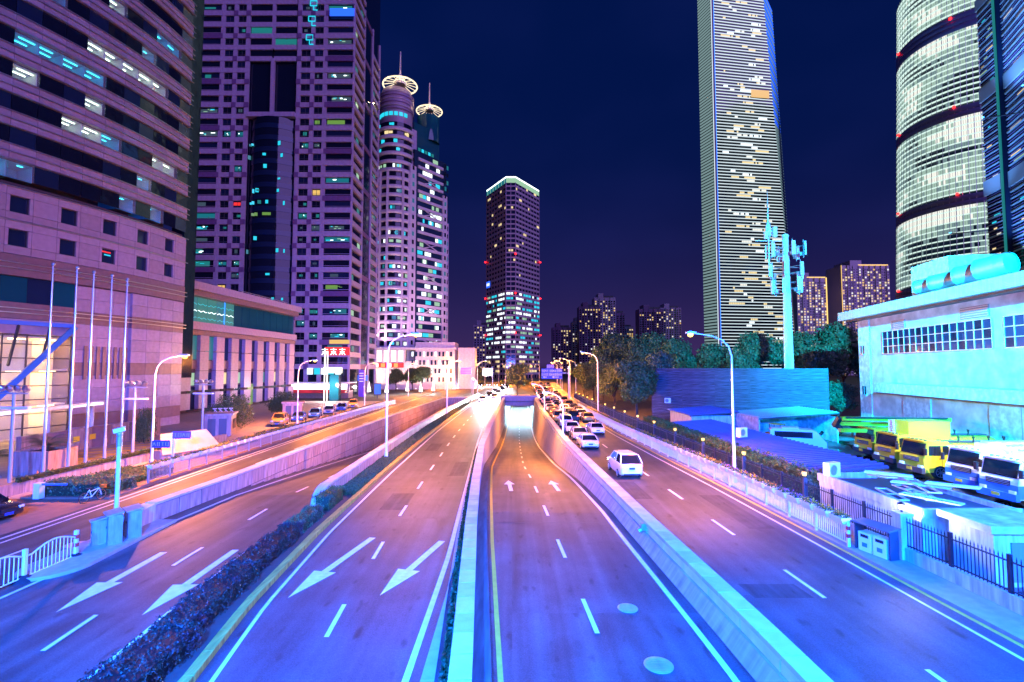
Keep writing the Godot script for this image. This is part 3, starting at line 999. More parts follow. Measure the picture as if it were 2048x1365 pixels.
	for y in [4.3, 8.4, 12.2]:
		office_ring(b, "hall_floor", M.hall_wall, W * 7.02, W * SEG, y - 0.2, y, -3.5, -1.1)
		for k in 6:
			office_box(b, "ceiling_lamp", M.hall_tube, W * 7.6 + k * 3.2, 1.6, y - 0.3, 0.1, -2.2, 0.2)
			if k % 2 == 0:
				omni(b, office_p(W * 7.6 + k * 3.2 + 0.4, -1.6) + Vector3(0, y - 1.2, 0), Color(1.0, 0.80, 0.48), 16.0, 0.3, 20.0)
			office_box(b, "hall_screen", M.hall_wall, W * 7.6 + k * 3.2 + 1.6, 0.2, y - 2.2, 3.6, -2.8, 1.2)
	for k in 9:
		office_box(b, "mullion", M.dark_metal, W * 7.05 + k * 2.2, 0.12, 6.3, 12.0, -0.5, 0.16)
	for k in 7:
		office_ring(b, "transom", M.dark_metal, W * 7.05, W * SEG, 1.6 + 1.6 * k, 1.72 + 1.6 * k, -0.58, -0.44)
	for k in 5:
		var p := office_p(W * 10 + k * 2.6, -0.3)
		part(b, "hall_lamp", cyl("hall_lamp", 0.22, 0.22, 0.1, 12), M.sign_glow_white, Transform3D(Basis(), Vector3(p.x, 11.2, p.z)))
	var c := thing("entrance_canopy", "blue steel and glass canopy on slanting beams over the office entrance", "canopy")
	var mb := MB.new()
	var T0 := office_p(W * 7.2, 0.6) + Vector3(0, 13.4, 0)
	mb.bar(T0, Vector3(-48.5, 5.0, -46.5), 0.55)
	mb.bar(T0 + Vector3(0, 0.2, 0), office_p(W * 15, 0.6) + Vector3(0, 13.6, 0), 0.45)
	part(c, "slanting_beam", mb.mesh(), M.truck_blue)
	for k in 4:
		mb = MB.new()
		var s := W * 8.2 + k * 2.9
		mb.bar(office_p(s, 0.5) + Vector3(0, 13.3, 0), office_p(s + 2.0, 3.4 + k * 0.4) + Vector3(0, 9.8 - k, 0), 0.2)
		part(c, "canopy_rib", mb.mesh(), M.dark_metal)
	mb = MB.new()
	mb.bar(Vector3(-48.5, 4.4, -58.5), Vector3(-44.0, 4.6, -40.0), 0.35, 1.6)
	part(c, "porch_edge", mb.mesh(), M.white_panel)
	for q in [Vector3(-49.3, 2.3, -59.0), Vector3(-47.5, 2.3, -51.5), Vector3(-45.5, 2.3, -43.5)]:
		part(c, "column", cyl("porch_column", 0.22, 0.22, 4.4, 12), M.white_panel, Transform3D(Basis(), q))

func cyl(key: String, r0: float, r1: float, h: float, sides := 12) -> Mesh:
	if not cache.has(key):
		var mb := MB.new()
		mb.tube([Vector3(0, -h / 2, 0), Vector3(0, h / 2, 0)], [r0, r1], sides)
		cache[key] = mb.mesh()
	return cache[key]

# the granite hall between the office and the chequered tower
func podium_hall() -> void:
	var a := Vector2(-61.5, -88.0)
	var e := Vector2(-58.5, -134.0)
	# seen from outside (+x) the left end is the near one
	var b := thing("granite_hall", "low pink granite hall with a teal glass band, beside the curved office", "building", at_of(a), turn_of(a, e))
	var L := a.distance_to(e)
	pb(b, "wall_core", M.joint, Vector3(L / 2, 12.4, -8.5), Vector3(L, 24.6, 16))
	pb(b, "cornice", M.granite, Vector3(L / 2, 24.2, 0.4), Vector3(L + 1, 1.5, 2.6))
	pb(b, "cornice", M.granite_dark, Vector3(L / 2, 22.9, 0.2), Vector3(L, 1.0, 1.8))
	for k in 16:
		var w := L / 16
		pb(b, "window_pane", M.lit_cyan_dim if k in [1, 2, 5] else (M.teal_glass if k > 6 else M.lit_teal), Vector3((k + 0.5) * w, 19.9, -0.3), Vector3(w - 0.12, 4.8, 0.1))
		if k < 7:
			for q in 3:
				var mb := MB.new()
				var pts := []
				for j in 7:
					pts.append(Vector3((k + 0.06 + 0.88 * j / 6.0) * w, 18.3 + q * 1.35 + 0.16 * sin(j * 1.9 + k * 2.0 + q), -0.22))
				mb.tube(pts, 0.05, 4)
				part(b, "window_lamp_strand", mb.mesh(), M.tube_white if q == 1 else M.lit_cyan)
	pb(b, "sill_band", M.granite, Vector3(L / 2, 16.7, 0.15), Vector3(L, 1.5, 1.1))
	pb(b, "sill_band", M.granite_dark, Vector3(L / 2, 15.4, 0.0), Vector3(L, 0.9, 0.8))
	pb(b, "led_strip", M.led_blue, Vector3(L * 0.36, 20, 0.0), Vector3(0.14, 4.6, 0.1))
	for k in 10:
		var w := L / 9.5
		var x := (k + 0.1) * w
		for y in [13.4, 9.9, 6.1, 2.2]:
			var hh := 3.7 if y < 10.5 and y > 2.5 else 3.0
			pb(b, "pier_stone", M.granite if k % 2 else M.granite_b, Vector3(x, y, 0.0), Vector3(w * 0.52, hh, 0.9))
		if k < 9:
			pb(b, "window_pane", M.lit_cyan_dim if k in [1, 2] else M.blue_glass, Vector3(x + w * 0.5, 12.5, -0.35), Vector3(w * 0.5, 4.6, 0.1))
			pb(b, "window_pane", [M.dark_glass, M.lit_pale, M.dark_glass, M.lit_warm, M.lit_pale, M.dark_glass, M.lit_teal, M.lit_warm, M.dark_glass][k], Vector3(x + w * 0.5, 6.4, -0.36), Vector3(w * 0.34, 2.4, 0.1))
			pb(b, "window_pane", M.dark_glass if k != 5 else M.lit_green, Vector3(x + w * 0.5, 2.6, -0.36), Vector3(w * 0.44, 4.6, 0.1))
			pb(b, "spandrel_stone", M.granite_dark, Vector3(x + w * 0.5, 9.2, -0.3), Vector3(w * 0.5, 1.6, 0.3))
	pb(b, "roof_rail", M.galvanised, Vector3(L * 0.75, 26.0, -1.5), Vector3(L * 0.45, 0.12, 0.12))
	for k in 9:
		pb(b, "rail_post", M.galvanised, Vector3(L * 0.54 + k * L * 0.05, 25.5, -1.5), Vector3(0.1, 1.1, 0.1))

# the tall tower with chequered stone
func checker_tower() -> void:
	var zf := -150.0
	var b := thing("checker_tower", "tall lilac tower with chequered stone piers and a curved glass bay", "building", Vector3(0, 0, zf))
	var X := func(px: float) -> float: return (px - 1024.0) * 0.15
	var FH := 3.66
	var N := 38
	var top := 9.0 + FH * N
	pb(b, "tower_core", M.dark_glass, Vector3(-74.3, top / 2, -15.2), Vector3(50.2, top, 29.0))
	pb(b, "rear_slab", M.violet_stone, Vector3(-55.5, 62, -24.5), Vector3(12.4, 126, 9.2))
	var litset := {}
	for q in [[12, 0, 6], [12, 3, 1], [9, 0, 1], [8, 0, 1], [8, 1, 1], [8, 2, 1], [11, 5, 1], [11, 4, 1], [11, 0, 1], [21, 0, 1], [19, 0, 1], [19, 1, 1], [19, 2, 1], [18, 3, 1], [18, 4, 1], [13, 2, 2], [20, 5, 3], [20, 4, 3], [22, 5, 1], [24, 5, 1], [27, 5, 1], [30, 5, 1], [31, 5, 1], [32, 4, 1], [33, 4, 1], [31, 3, 1], [33, 3, 1], [35, 1, 1], [36, 0, 3], [4, 5, 1], [4, 3, 1], [4, 4, 1], [2, 4, 1], [3, 3, 1], [6, 5, 3], [7, 2, 1], [6, 1, 4], [10, 5, 1], [15, 5, 1], [16, 2, 1], [2, 5, 1], [1, 5, 1], [14, 4, 4]]:
		litset[Vector2i(q[0], q[1])] = q[2]
	var cols := [[367, 422], [430, 448], [457, 474], [590, 608], [617, 634], [643, 696]]
	var rw := RandomNumberGenerator.new()
	rw.seed = 14
	var lm := [M.lit_cyan, M.lit_cyan, M.lit_red, M.lit_green, M.lit_amber, M.lit_white, M.lit_cyan_dim]
	for i in N:
		var y := 9.0 + FH * i
		# spandrels left and right of the bay
		pb(b, "spandrel", M.lilac_stone if i % 4 else M.violet_stone, Vector3((X.call(360) + X.call(426)) / 2, y, 0.15), Vector3(9.9, 1.55, 0.7))
		pb(b, "spandrel", M.lilac_stone, Vector3((X.call(426) + X.call(481)) / 2, y, 0.1), Vector3(8.25, 1.5, 0.6))
		pb(b, "spandrel", M.lilac_stone, Vector3((X.call(581) + X.call(639)) / 2, y, 0.1), Vector3(8.7, 1.5, 0.6))
		pb(b, "spandrel", M.lilac_stone if (i + 2) % 4 else M.violet_stone, Vector3((X.call(639) + X.call(697)) / 2, y, 0.15), Vector3(8.7, 1.55, 0.7))
		if i % 2 == 0:
			for px in [452.5, 478, 584.5, 612.5]:
				pb(b, "dark_square", M.violet_stone, Vector3(X.call(px), y, 0.3), Vector3(1.35, 1.52, 0.5))
		for k in 6:
			var key := Vector2i(i, k)
			var w: float = (cols[k][1] - cols[k][0]) * 0.15
			var xc: float = X.call((cols[k][0] + cols[k][1]) * 0.5)
			var win := pb(b, "window_pane", M.dark_glass if (i + k) % 3 else M.blue_glass, Vector3(xc, y + FH / 2, -0.12), Vector3(w, 2.1, 0.1))
			if litset.has(key):
				var lt: int = litset[key]
				var share := rw.randf_range(0.45, 0.95)
				pb(win, "lit_window", [M.lit_teal, M.lit_cyan_dim, M.haze_c][rw.randi() % 3] if lt == 1 else lm[lt], Vector3((1.0 - share) * rw.randf_range(-0.4, 0.4), rw.randf_range(0.0, 0.1), 0.6), Vector3(share, rw.randf_range(0.45, 0.75), 0.3))
				for j in rw.randi_range(1, 6 if k in [0, 5] else 3):
					pb(win, "ceiling_lamp", ([M.tube_white, M.lit_cyan, M.lit_pale][rw.randi() % 3]) if lt == 1 else lm[lt], Vector3(rw.randf_range(-0.4, 0.4) * share, rw.randf_range(-0.1, 0.28), 0.9), Vector3(rw.randf_range(0.05, 0.16), rw.randf_range(0.06, 0.16), 0.3))
			elif rw.randf() < 0.2:
				pb(win, "lit_window", M.haze_c if rw.randf() < 0.6 else M.lit_teal, Vector3(rw.randf_range(-0.2, 0.2), 0.05, 0.6), Vector3(rw.randf_range(0.15, 0.5), rw.randf_range(0.25, 0.6), 0.3))
			if not k in [0, 5]:
				pb(win, "mullion", M.dark_metal, Vector3(0, 0, 0.8), Vector3(0.05, 1, 0.6))
				pb(win, "transom", M.dark_metal, Vector3(0, -0.2, 0.8), Vector3(1, 0.05, 0.6))
			else:
				pb(win, "transom", M.lilac_stone, Vector3(0, -0.26, 0.8), Vector3(1, 0.05, 0.6))
	for px in [426, 452.5, 478, 584.5, 612.5, 638.5]:
		pb(b, "pier", M.lilac_stone, Vector3(X.call(px), top / 2, 0.05), Vector3(1.25, top, 0.55))
	# curved bay between the wings, up to a dark recess
	var cx: float = X.call(531)
	for i in 21:
		var y := 9.0 + FH * i
		for q in [[y - 0.75, y + 0.75, "bay_band", M.blue_glass, 0.12], [y + 0.75, y + FH - 0.75, "bay_window", M.dark_glass, 0.0]]:
			var P := []
			for yy in [q[0], q[1]]:
				var ring := PackedVector3Array()
				for k in 13:
					var a := lerpf(-1.0, 1.0, k / 12.0)
					ring.append(Vector3(cx + a * 7.3, yy, -1.2 + 3.4 * (1.0 - a * a) + q[4]))
				P.append(ring)
			var mb := MB.new()
			mb.grid(P, false)
			if q[4] > 0:
				for k in 12:
					mb.quad(P[1][k], P[1][k + 1], P[1][k + 1] - Vector3(0, 0, 0.4), P[1][k] - Vector3(0, 0, 0.4))
			part(b, q[2], mb.mesh(), q[3])
		var r := RandomNumberGenerator.new()
		r.seed = 40 + i
		var amount: int = [0, 2, 4, 1, 2, 5, 0, 1, 0, 3, 1, 0, 6, 6, 4, 1, 1, 3, 3, 0, 0][i]
		for j in amount:
			var a := r.randf_range(-0.9, 0.75)
			pb(b, "lit_window", [M.lit_cyan, M.lit_teal, M.lit_cyan][j % 3] if i != 12 else M.lit_green, Vector3(cx + a * 7.3, y + FH / 2 + 0.1, -1.1 + 3.4 * (1.0 - a * a)), Vector3(r.randf_range(0.7, 1.5), r.randf_range(0.5, 1.3), 0.12), a * -0.8)
	pb(b, "recess_beam", M.lilac_stone, Vector3(cx, 9.0 + FH * 21 + 0.3, 0.2), Vector3(14.8, 1.4, 2.0))
	pb(b, "recess_column", M.lilac_stone, Vector3(cx, 9.0 + FH * 23.5, 0.1), Vector3(1.0, FH * 5, 1.0))
	for i in range(26, N):
		var y := 9.0 + FH * i
		for q in [-3.8, 3.7]:
			pb(b, "spandrel", M.lilac_stone, Vector3(cx + q, y, 0.12), Vector3(6.8, 1.5, 0.6))
			pb(b, "window_pane", M.dark_glass if (i + int(q)) % 5 else M.lit_teal, Vector3(cx + q, y + FH / 2, -0.1), Vector3(6.6, 2.1, 0.1))
	pb(b, "pier", M.lilac_stone, Vector3(cx, 9 + FH * 32.4, 0.1), Vector3(1.0, FH * 11, 0.5))
	# rooftop letters glowing at the top edge
	pb(b, "lit_sign_panel", M.lit_blue, Vector3(X.call(672), 119.0, 0.5), Vector3(7.6, 2.4, 0.2))
	for q in [[610, 116.0], [613, 121.0], [606, 110.0]]:
		var mb := MB.new()
		mb.tube([Vector3(-1, 0, 0), Vector3(-1, 1.6, 0), Vector3(1, 1.6, 0), Vector3(1, 0, 0), Vector3(-1, 0, 0), Vector3(0, 0, 0), Vector3(0, -1.4, 0), Vector3(1.2, -1.4, 0)], 0.18, 5)
		part(b, "sign_character", mb.mesh(), M.lit_cyan, Transform3D(Basis.from_scale(Vector3(1.0, 1.0, 1)), Vector3(X.call(q[0]), q[1], 0.6)))
	# side face
	for i in N:
		var y := 9.0 + FH * i
		pb(b, "side_band", M.lilac_stone, Vector3(-49.0, y, -5.4), Vector3(0.7, 1.5, 10.6))
		if y < 122:
			pb(b, "side_band", M.lilac_stone, Vector3(-49.2, y, -24.8), Vector3(0.7, 1.5, 8.8))
		if i % 3 == 1:
			pb(b, "lit_window", M.lit_teal if i % 2 else M.lit_pale, Vector3(-49.12, y + FH / 2, -2.0 - (i * 2) % 7), Vector3(0.08, 1.6, 2.4))
		if i % 4 == 2 and y < 118:
			pb(b, "lit_window", M.lit_cyan_dim, Vector3(-49.24, y + FH / 2, -22.0 - i % 5), Vector3(0.08, 1.6, 2.2))
		if i % 4 == 0:
			pb(b, "recess_slab", M.violet_stone, Vector3(-50.2, y, -15.6), Vector3(2.4, 1.5, 9.6))
	for z in [-0.3, -10.8, -20.3, -29.2]:
		pb(b, "side_pier", M.lilac_stone, Vector3(-49.06, 64, z), Vector3(0.6, 128, 0.5))
	# shop fronts at its foot: signs, canopy
	pb(b, "shop_sign_band", M.sign_glow_white, Vector3(X.call(652), 3.4, 12.0), Vector3(20.5, 1.5, 1.0))
	pb(b, "shop_canopy", M.red, Vector3(X.call(652), 2.2, 12.0), Vector3(20.2, 0.9, 2.0))
	pb(b, "shop_canopy", M.sign_white, Vector3(X.call(652), 4.4, 8.0), Vector3(21.0, 0.3, 8.4))
	pb(b, "shop_wall", M.granite_dark, Vector3(X.call(652), 1.1, 6.0), Vector3(19.0, 2.2, 4.0))
	for k in 5:
		pb(b, "shop_window", M.lit_cyan if k % 2 else M.lit_white, Vector3(X.call(622 + k * 14), 7.6, 0.6), Vector3(1.7, 1.9, 0.2))
	pb(b, "sign_panel", M.lit_red, Vector3(X.call(676), 13.6, 0.8), Vector3(7.4, 2.4, 0.3))
	for k in 3:
		var mb := MB.new()
		var o := Vector3(X.call(652) + k * 2.6, 13.4, 1.1)
		for st in [[[-0.9, 0.7], [0.9, 0.7]], [[-0.7, 0.0], [0.7, 0.0]], [[0, 1.1], [0, -0.9]], [[-0.1, 0.0], [-0.9, -0.9]], [[0.1, 0.0], [0.9, -0.9]]]:
			mb.bar(o + Vector3(st[0][0], st[0][1], 0), o + Vector3(st[1][0], st[1][1], 0), 0.22)
		part(b, "sign_character", mb.mesh(), M.sign_glow_white)
	pb(b, "sign_panel", M.lit_amber, Vector3(X.call(680), 16.4, 0.8), Vector3(6.0, 1.2, 0.3))
	for k in 4:
		pb(b, "lit_window", M.lit_pale if k < 3 else M.lit_amber, Vector3(X.call(572), 7.6 + 3.6 * k, 2.6), Vector3(2.0, 2.8, 0.3))

# ---------- the twin round towers ----------
func crown(b: Node, o: Vector3, R: float, spire: float) -> void:
	var mb := MB.new()
	var ring := []
	for k in 41:
		ring.append(o + Vector3(cos(TAU * k / 40) * R, 0, sin(TAU * k / 40) * R))
	mb.tube(ring, R * 0.045, 8, false)
	part(b, "crown_ring_lamp", mb.mesh(), M.crown_light)
	for k in 16:
		var a := TAU * (k + 0.5) / 16
		mb = MB.new()
		mb.bar(o + Vector3(cos(a), 0, sin(a)) * R * 0.97 + Vector3(0, 0.0, 0), o + Vector3(cos(a), 0, sin(a)) * R * 0.36 + Vector3(0, R * 0.14, 0), R * 0.026)
		part(b, "crown_spoke_lamp", mb.mesh(), M.crown_light)
	mb = MB.new()
	mb.lathe(o, [Vector2(R * 0.34, R * 0.02), Vector2(R * 0.36, R * 0.2), Vector2(R * 0.22, R * 0.26), Vector2(R * 0.22, R * 0.4), Vector2(R * 0.25, R * 0.42), Vector2(R * 0.2, R * 0.5), Vector2(R * 0.1, R * 0.56), Vector2(R * 0.1, R * 0.66), Vector2(R * 0.06, R * 0.7), Vector2(R * 0.055, R * 0.8), Vector2(R * 0.04, spire), Vector2(0, spire)], 16)
	part(b, "spire", mb.mesh(), M.pale_stone)
	mb = MB.new()
	mb.lathe(o, [Vector2(R * 0.365, R * 0.17), Vector2(R * 0.38, R * 0.2), Vector2(R * 0.365, R * 0.23)], 16)
	mb.lathe(o, [Vector2(R * 0.25, R * 0.36), Vector2(R * 0.27, R * 0.39), Vector2(R * 0.25, R * 0.42)], 16)
	part(b, "spire_ring_lamp", mb.mesh(), M.crown_light)
	for s in [-1, 1]:
		omni(b, o + Vector3(s * R * 0.6, R * 0.3, R * 0.7), Color(1.0, 0.86, 0.66), 26.0, 0.3, 60.0)

func round_towers() -> void:
	var o := Vector3(-51.0, 0, -215.0)
	var b := thing("round_tower", "twin topped round tower with glowing spoked crowns and white podium", "building", o)
	var R := 8.2
	var FH := 3.6
	var mb := MB.new()
	mb.lathe(Vector3.ZERO, [Vector2(R - 0.5, 0), Vector2(R - 0.5, 113.5), Vector2(0, 113.5)], 32)
	part(b, "drum_core", mb.mesh(), M.dark_glass)
	mb = MB.new()
	mb.lathe(Vector3.ZERO, [Vector2(R - 1.2, 113), Vector2(R - 1.2, 121), Vector2(R - 0.9, 121), Vector2(R - 0.9, 127), Vector2(R - 2.0, 130), Vector2(0, 130.4)], 32)
	part(b, "upper_drum", mb.mesh(), M.granite_b)
	for k in 6:
		mb = MB.new()
		mb.lathe(Vector3.ZERO, [Vector2(R - 0.85, 119.6 + k * 1.5), Vector2(R - 0.6, 119.6 + k * 1.5), Vector2(R - 0.6, 119.9 + k * 1.5), Vector2(R - 0.85, 119.9 + k * 1.5)], 32)
		part(b, "drum_band", mb.mesh(), M.lilac_stone if k % 2 else M.violet_stone)
	var ri := RandomNumberGenerator.new()
	ri.seed = 5
	for i in 27:
		var y := 17.0 + FH * i
		mb = MB.new()
		mb.lathe(Vector3.ZERO, [Vector2(R - 0.45, y - 0.75), Vector2(R, y - 0.75), Vector2(R + 0.12, y), Vector2(R, y + 0.75), Vector2(R - 0.45, y + 0.75)], 32)
		part(b, "balcony_band", mb.mesh(), M.pale_stone)
		var bright := ri.randf() < 0.62 or i < 6 or i > 23
		if bright:
			var n := ri.randi_range(3, 7)
			for k in n:
				var a := -PI / 2 + ri.randf_range(-1.15, 1.05)
				var m: Material = [M.lit_cyan, M.lit_white, M.lit_pale, M.lit_cyan_dim][ri.randi() % 4] if i < 22 else (M.lit_cyan if i != 25 else M.lit_warm)
				pb(b, "lit_window", m, Vector3(cos(a) * (R - 0.42), y + FH / 2, -sin(a) * (R - 0.42)), Vector3(ri.randf_range(0.8, 1.8), ri.randf_range(0.9, 1.6), 0.2), a + PI / 2)
	for a in [-2.2, -1.75, -0.95, -0.55]:
		mb = MB.new()
		mb.bar(Vector3(cos(a) * R, 6, -sin(a) * R), Vector3(cos(a) * R, 92, -sin(a) * R), 0.9)
		part(b, "pier", mb.mesh(), M.pale_stone)
	for k in 7:
		var a := -PI / 2 - 1.0 + k * 0.3
		pb(b, "lit_window", M.lit_cyan, Vector3(cos(a) * (R - 1.05), 117.4, -sin(a) * (R - 1.05)), Vector3(1.6, 1.6, 0.3), a + PI / 2)
	crown(b, Vector3(1.4, 133.5, 0.0), 7.4, 15.5)
	# flat wing going back to the right
	var w0 := Vector2(8.6, 2.0)
	var w1 := Vector2(20.2, -13.4)
	var t := turn_of(w0, w1)
	var L := w0.distance_to(w1)
	var base := Transform3D(Basis.from_euler(Vector3(0, t, 0)), Vector3(w0.x, 0, w0.y))
	var wb := func(called: String, m: Material, p: Vector3, s: Vector3) -> MeshInstance3D:
		return part(b, called, UB, m, base * Transform3D(Basis.from_scale(s), p))
	wb.call("wing_core", M.blue_glass, Vector3(L / 2, 52, -6.6), Vector3(L, 104, 13))
	wb.call("pilaster", M.pale_stone, Vector3(-1.2, 48, -0.8), Vector3(3.4, 96, 3.0))
	wb.call("pilaster", M.lilac_stone, Vector3(0.4, 58, -2.4), Vector3(3.0, 110, 3.0))
	wb.call("pilaster", M.pale_stone, Vector3(L - 1.0, 44, -0.6), Vector3(2.6, 88, 2.6))
	wb.call("pilaster", M.lilac_stone, Vector3(L + 1.4, 38, -2.4), Vector3(2.2, 76, 4.0))
	for i in 25:
		var y := 14.0 + FH * i
		wb.call("floor_band", M.pale_stone, Vector3(L / 2, y, 0.1), Vector3(L - 4.0, 1.2, 0.6))
		var n := ri.randi_range(1, 5) if i < 20 else 2
		for k in n:
			wb.call("lit_window", [M.lit_white, M.lit_cyan, M.lit_pale, M.lit_white][ri.randi() % 4], Vector3(ri.randf_range(3.4, L - 3.4), y + FH / 2, -0.02), Vector3(ri.randf_range(0.8, 3.2), 1.7, 0.2))
		if i % 4 == 1:
			for s in [-1, 1]:
				mb = MB.new()
				mb.bar(Vector3(L / 2 - 5.5, y - FH / 2 * s + FH / 2, 0.4), Vector3(L / 2 + 5.5, y + FH / 2 * s + FH / 2, 0.4), 0.35)
				part(b, "brace", mb.mesh(), M.pale_stone, base)
		for x in [-1.2, L - 1.0, L + 1.4]:
			wb.call("window_pane", M.dark_glass if ri.randf() < 0.7 else M.lit_cyan_dim, Vector3(x, y + FH / 2, 0.76 if x < L else -0.35), Vector3(1.0, 1.8, 0.14))
	wb.call("upper_wing", M.teal_glass, Vector3(L / 2 - 1.0, 110, -6), Vector3(L - 4, 14, 9))
	for k in 5:
		wb.call("lit_window", M.lit_cyan if k % 2 else M.lit_teal, Vector3(4.0 + k * 2.0, 105.5, -1.4), Vector3(1.3, 1.4, 0.2))
	mb = MB.new()
	mb.lathe(Vector3(12.2, 0, -11), [Vector2(5.2, 112), Vector2(5.2, 124), Vector2(0, 125.5)], 24)
	part(b, "second_drum", mb.mesh(), M.teal_glass)
	crown(b, Vector3(12.6, 127.6, -11), 5.9, 13.6)
	# floodlit podium with columns
	pb(b, "podium", M.pale_stone, Vector3(9.0, 5.6, 6.0), Vector3(38, 11.2, 16))
	pb(b, "podium_cornice", M.pale_stone, Vector3(9.0, 16.4, 6.0), Vector3(39, 0.9, 17))
	pb(b, "podium_glow_wall", M.sign_glow_white, Vector3(-1.0, 13.4, 13.7), Vector3(18, 4.6, 0.3))  # floodlit wall behind the columns, its brightness painted on as emission
	for k in 7:
		pb(b, "podium_column", M.pale_stone, Vector3(-9.6 + k * 2.9, 13.4, 14.2), Vector3(0.9, 5.4, 0.8))
	for k in 11:
		for r in 4:
			pb(b, "window_pane", M.blue_glass if (k + r) % 3 else M.lit_white, Vector3(11.0 + k * 1.55, 4.0 + 3.4 * r, 14.1), Vector3(0.8, 1.9, 0.1))
	pb(b, "podium_tower", M.pale_stone, Vector3(20, 9.5, 7), Vector3(15.8, 19, 13.6))
	pb(b, "podium_tower", M.pale_stone, Vector3(32.2, 8.5, 3), Vector3(7, 17, 10))
	for k in 5:
		pb(b, "sign_character", M.sign_glow_white if k % 2 else M.lit_amber, Vector3(-6 + k * 2.6, 9.7, 14.3), Vector3(1.5, 1.5, 0.2))
	pb(b, "sign_board", M.lit_red, Vector3(-1, 9.7, 14.1), Vector3(17, 1.9, 0.2))
	for k in 6:
		var x := -8.0 + k * 7.2
		var p := Vector3(x, 0.6, 20.0)
		var fl := pb(b, "podium_floodlight", M.sign_glow_white, p, Vector3(0.4, 0.3, 0.3))
		fl.name = "podium_floodlight"
		spot(b, p + Vector3(0, 0.4, -0.1), Vector3(x, 14, 12.0), Color(1.0, 0.80, 0.62), 230.0, 55.0, 0.3)
	for q in [[-2.0, 16.5, 9.5, 60.0], [12.0, 16.9, 8.0, 60.0], [20.0, 19.4, 6.0, 50.0]]:
		spot(b, Vector3(q[0], q[1] + 0.6, q[2] + 4.0), Vector3(q[0], q[3], q[2] - 14.0), Color(1.0, 0.78, 0.88), 620.0, 46.0, 0.3)
		pb(b, "tower_floodlight", M.sign_glow_white, Vector3(q[0], q[1] + 0.3, q[2] + 4.2), Vector3(0.5, 0.3, 0.4))

# ---------- towers further off ----------
func beacon(b: Node, p: Vector3, r := 0.5) -> void:
	part(b, "red_beacon_lamp", cyl("beacon", 1.0, 1.0, 1.6, 8), M.red_beacon, Transform3D(Basis.from_scale(Vector3.ONE * r), p))

func grey_tower() -> void:
	var o := Vector3(-1.0, 0, -410.0)
	var b := thing("grey_office_tower", "grey corner-on office tower with a lit crown, centre of the skyline", "building", o)
	var H := 165.0
	var FH := 4.05
	var ri := RandomNumberGenerator.new()
	ri.seed = 21
	# left face, chamfer, right face as seen from the front
	var faces := [[Vector2(-22, -37), Vector2(-4.0, -4.0), 7], [Vector2(-4.0, -4.0), Vector2(4.0, -4.0), 2], [Vector2(4.0, -4.0), Vector2(25.5, -37), 8]]
	var mb := MB.new()
	mb.extrude(PackedVector2Array([Vector2(-22, 37), Vector2(-4, 4), Vector2(4, 4), Vector2(25.5, 37), Vector2(2, 72)]), 0, H, Transform3D(Basis(Vector3(1, 0, 0), Vector3(0, 0, -1), Vector3(0, 1, 0)), Vector3.ZERO))
	part(b, "tower_core", mb.mesh(), M.blue_glass)
	for fi in 3:
		var a: Vector2 = faces[fi][0]
		var e: Vector2 = faces[fi][1]
		var n: int = faces[fi][2]
		var L := a.distance_to(e)
		var base := Transform3D(Basis.from_euler(Vector3(0, turn_of(a, e), 0)), Vector3(a.x, 0, a.y))
		for i in 40:
			var y := 4.0 + FH * i
			part(b, "floor_band", UB, M.pale_stone if i % 10 else M.white_panel, base * Transform3D(Basis.from_scale(Vector3(L, 1.8 if fi != 1 else 1.1, 0.5)), Vector3(L / 2, y, 0.1)))
			# rows of lit windows, mostly in the lower half
			var share := 0.5 if i < 17 else (0.05 if i < 27 else 0.08)
			if i > 34:
				share = 0.12
			var k := 0
			while k < n * 2:
				if ri.randf() < share * (1.6 if i in [6, 9, 11, 13, 15, 16] else 0.55):
					var run := ri.randi_range(1, 5 if i < 17 else 2)
					var w := minf(run, n * 2 - k) * L / (n * 2)
					var m: Material = [M.lit_white, M.lit_white, M.lit_cyan, M.lit_pale][ri.randi() % 4] if i < 18 and i > 2 else M.lit_warm
					part(b, "lit_window", UB, m, base * Transform3D(Basis.from_scale(Vector3(w - 0.3, 1.9, 0.12)), Vector3((k + 0.0) * L / (n * 2) + w / 2, y + FH / 2, 0.1)))
					k += run
				k += 1
		for k in n + 1:
			part(b, "mullion", UB, M.lilac_stone, base * Transform3D(Basis.from_scale(Vector3(0.6, H, 0.4)), Vector3(k * L / n, H / 2, 0.16)))
		part(b, "crown_lamp_band", UB, M.tube_white, base * Transform3D(Basis.from_scale(Vector3(L, 1.3, 0.3)), Vector3(L / 2, H + 4.6, 0.0)))
		part(b, "crown_light_glass", UB, M.lit_pale if fi else M.lit_cyan_dim, base * Transform3D(Basis.from_scale(Vector3(L, 4.2, 0.3)), Vector3(L / 2, H + 2.0, 0.0)))
		for k in n:
			part(b, "crown_lamp_bar", UB, M.lit_pale, base * Transform3D(Basis.from_scale(Vector3(0.4, 4.2, 0.3)), Vector3((k + 0.5) * L / n, H + 2.0, 0.2)))
		for y in [38.0, 71.0, 104.0]:
			beacon(b, base * Vector3(0.0 if fi == 0 else L, y, 1.2), 0.6)
	var sg := part(b, "sign_lamp", UB, M.lit_blue, Transform3D(Basis.from_euler(Vector3(0, turn_of(faces[0][0], faces[0][1]), 0)) * Basis.from_scale(Vector3(7.0, 5.6, 0.4)), Vector3(-20.2, 83, -33.0)))
	for k in 3:
		pb(sg, "sign_character", M.lit_white, Vector3(-0.28 + 0.28 * k, 0, 0.6), Vector3(0.18, 0.42, 0.3))
	pb(b, "mast", M.grey_metal, Vector3(0, H + 8, -20), Vector3(0.8, 8, 0.8))

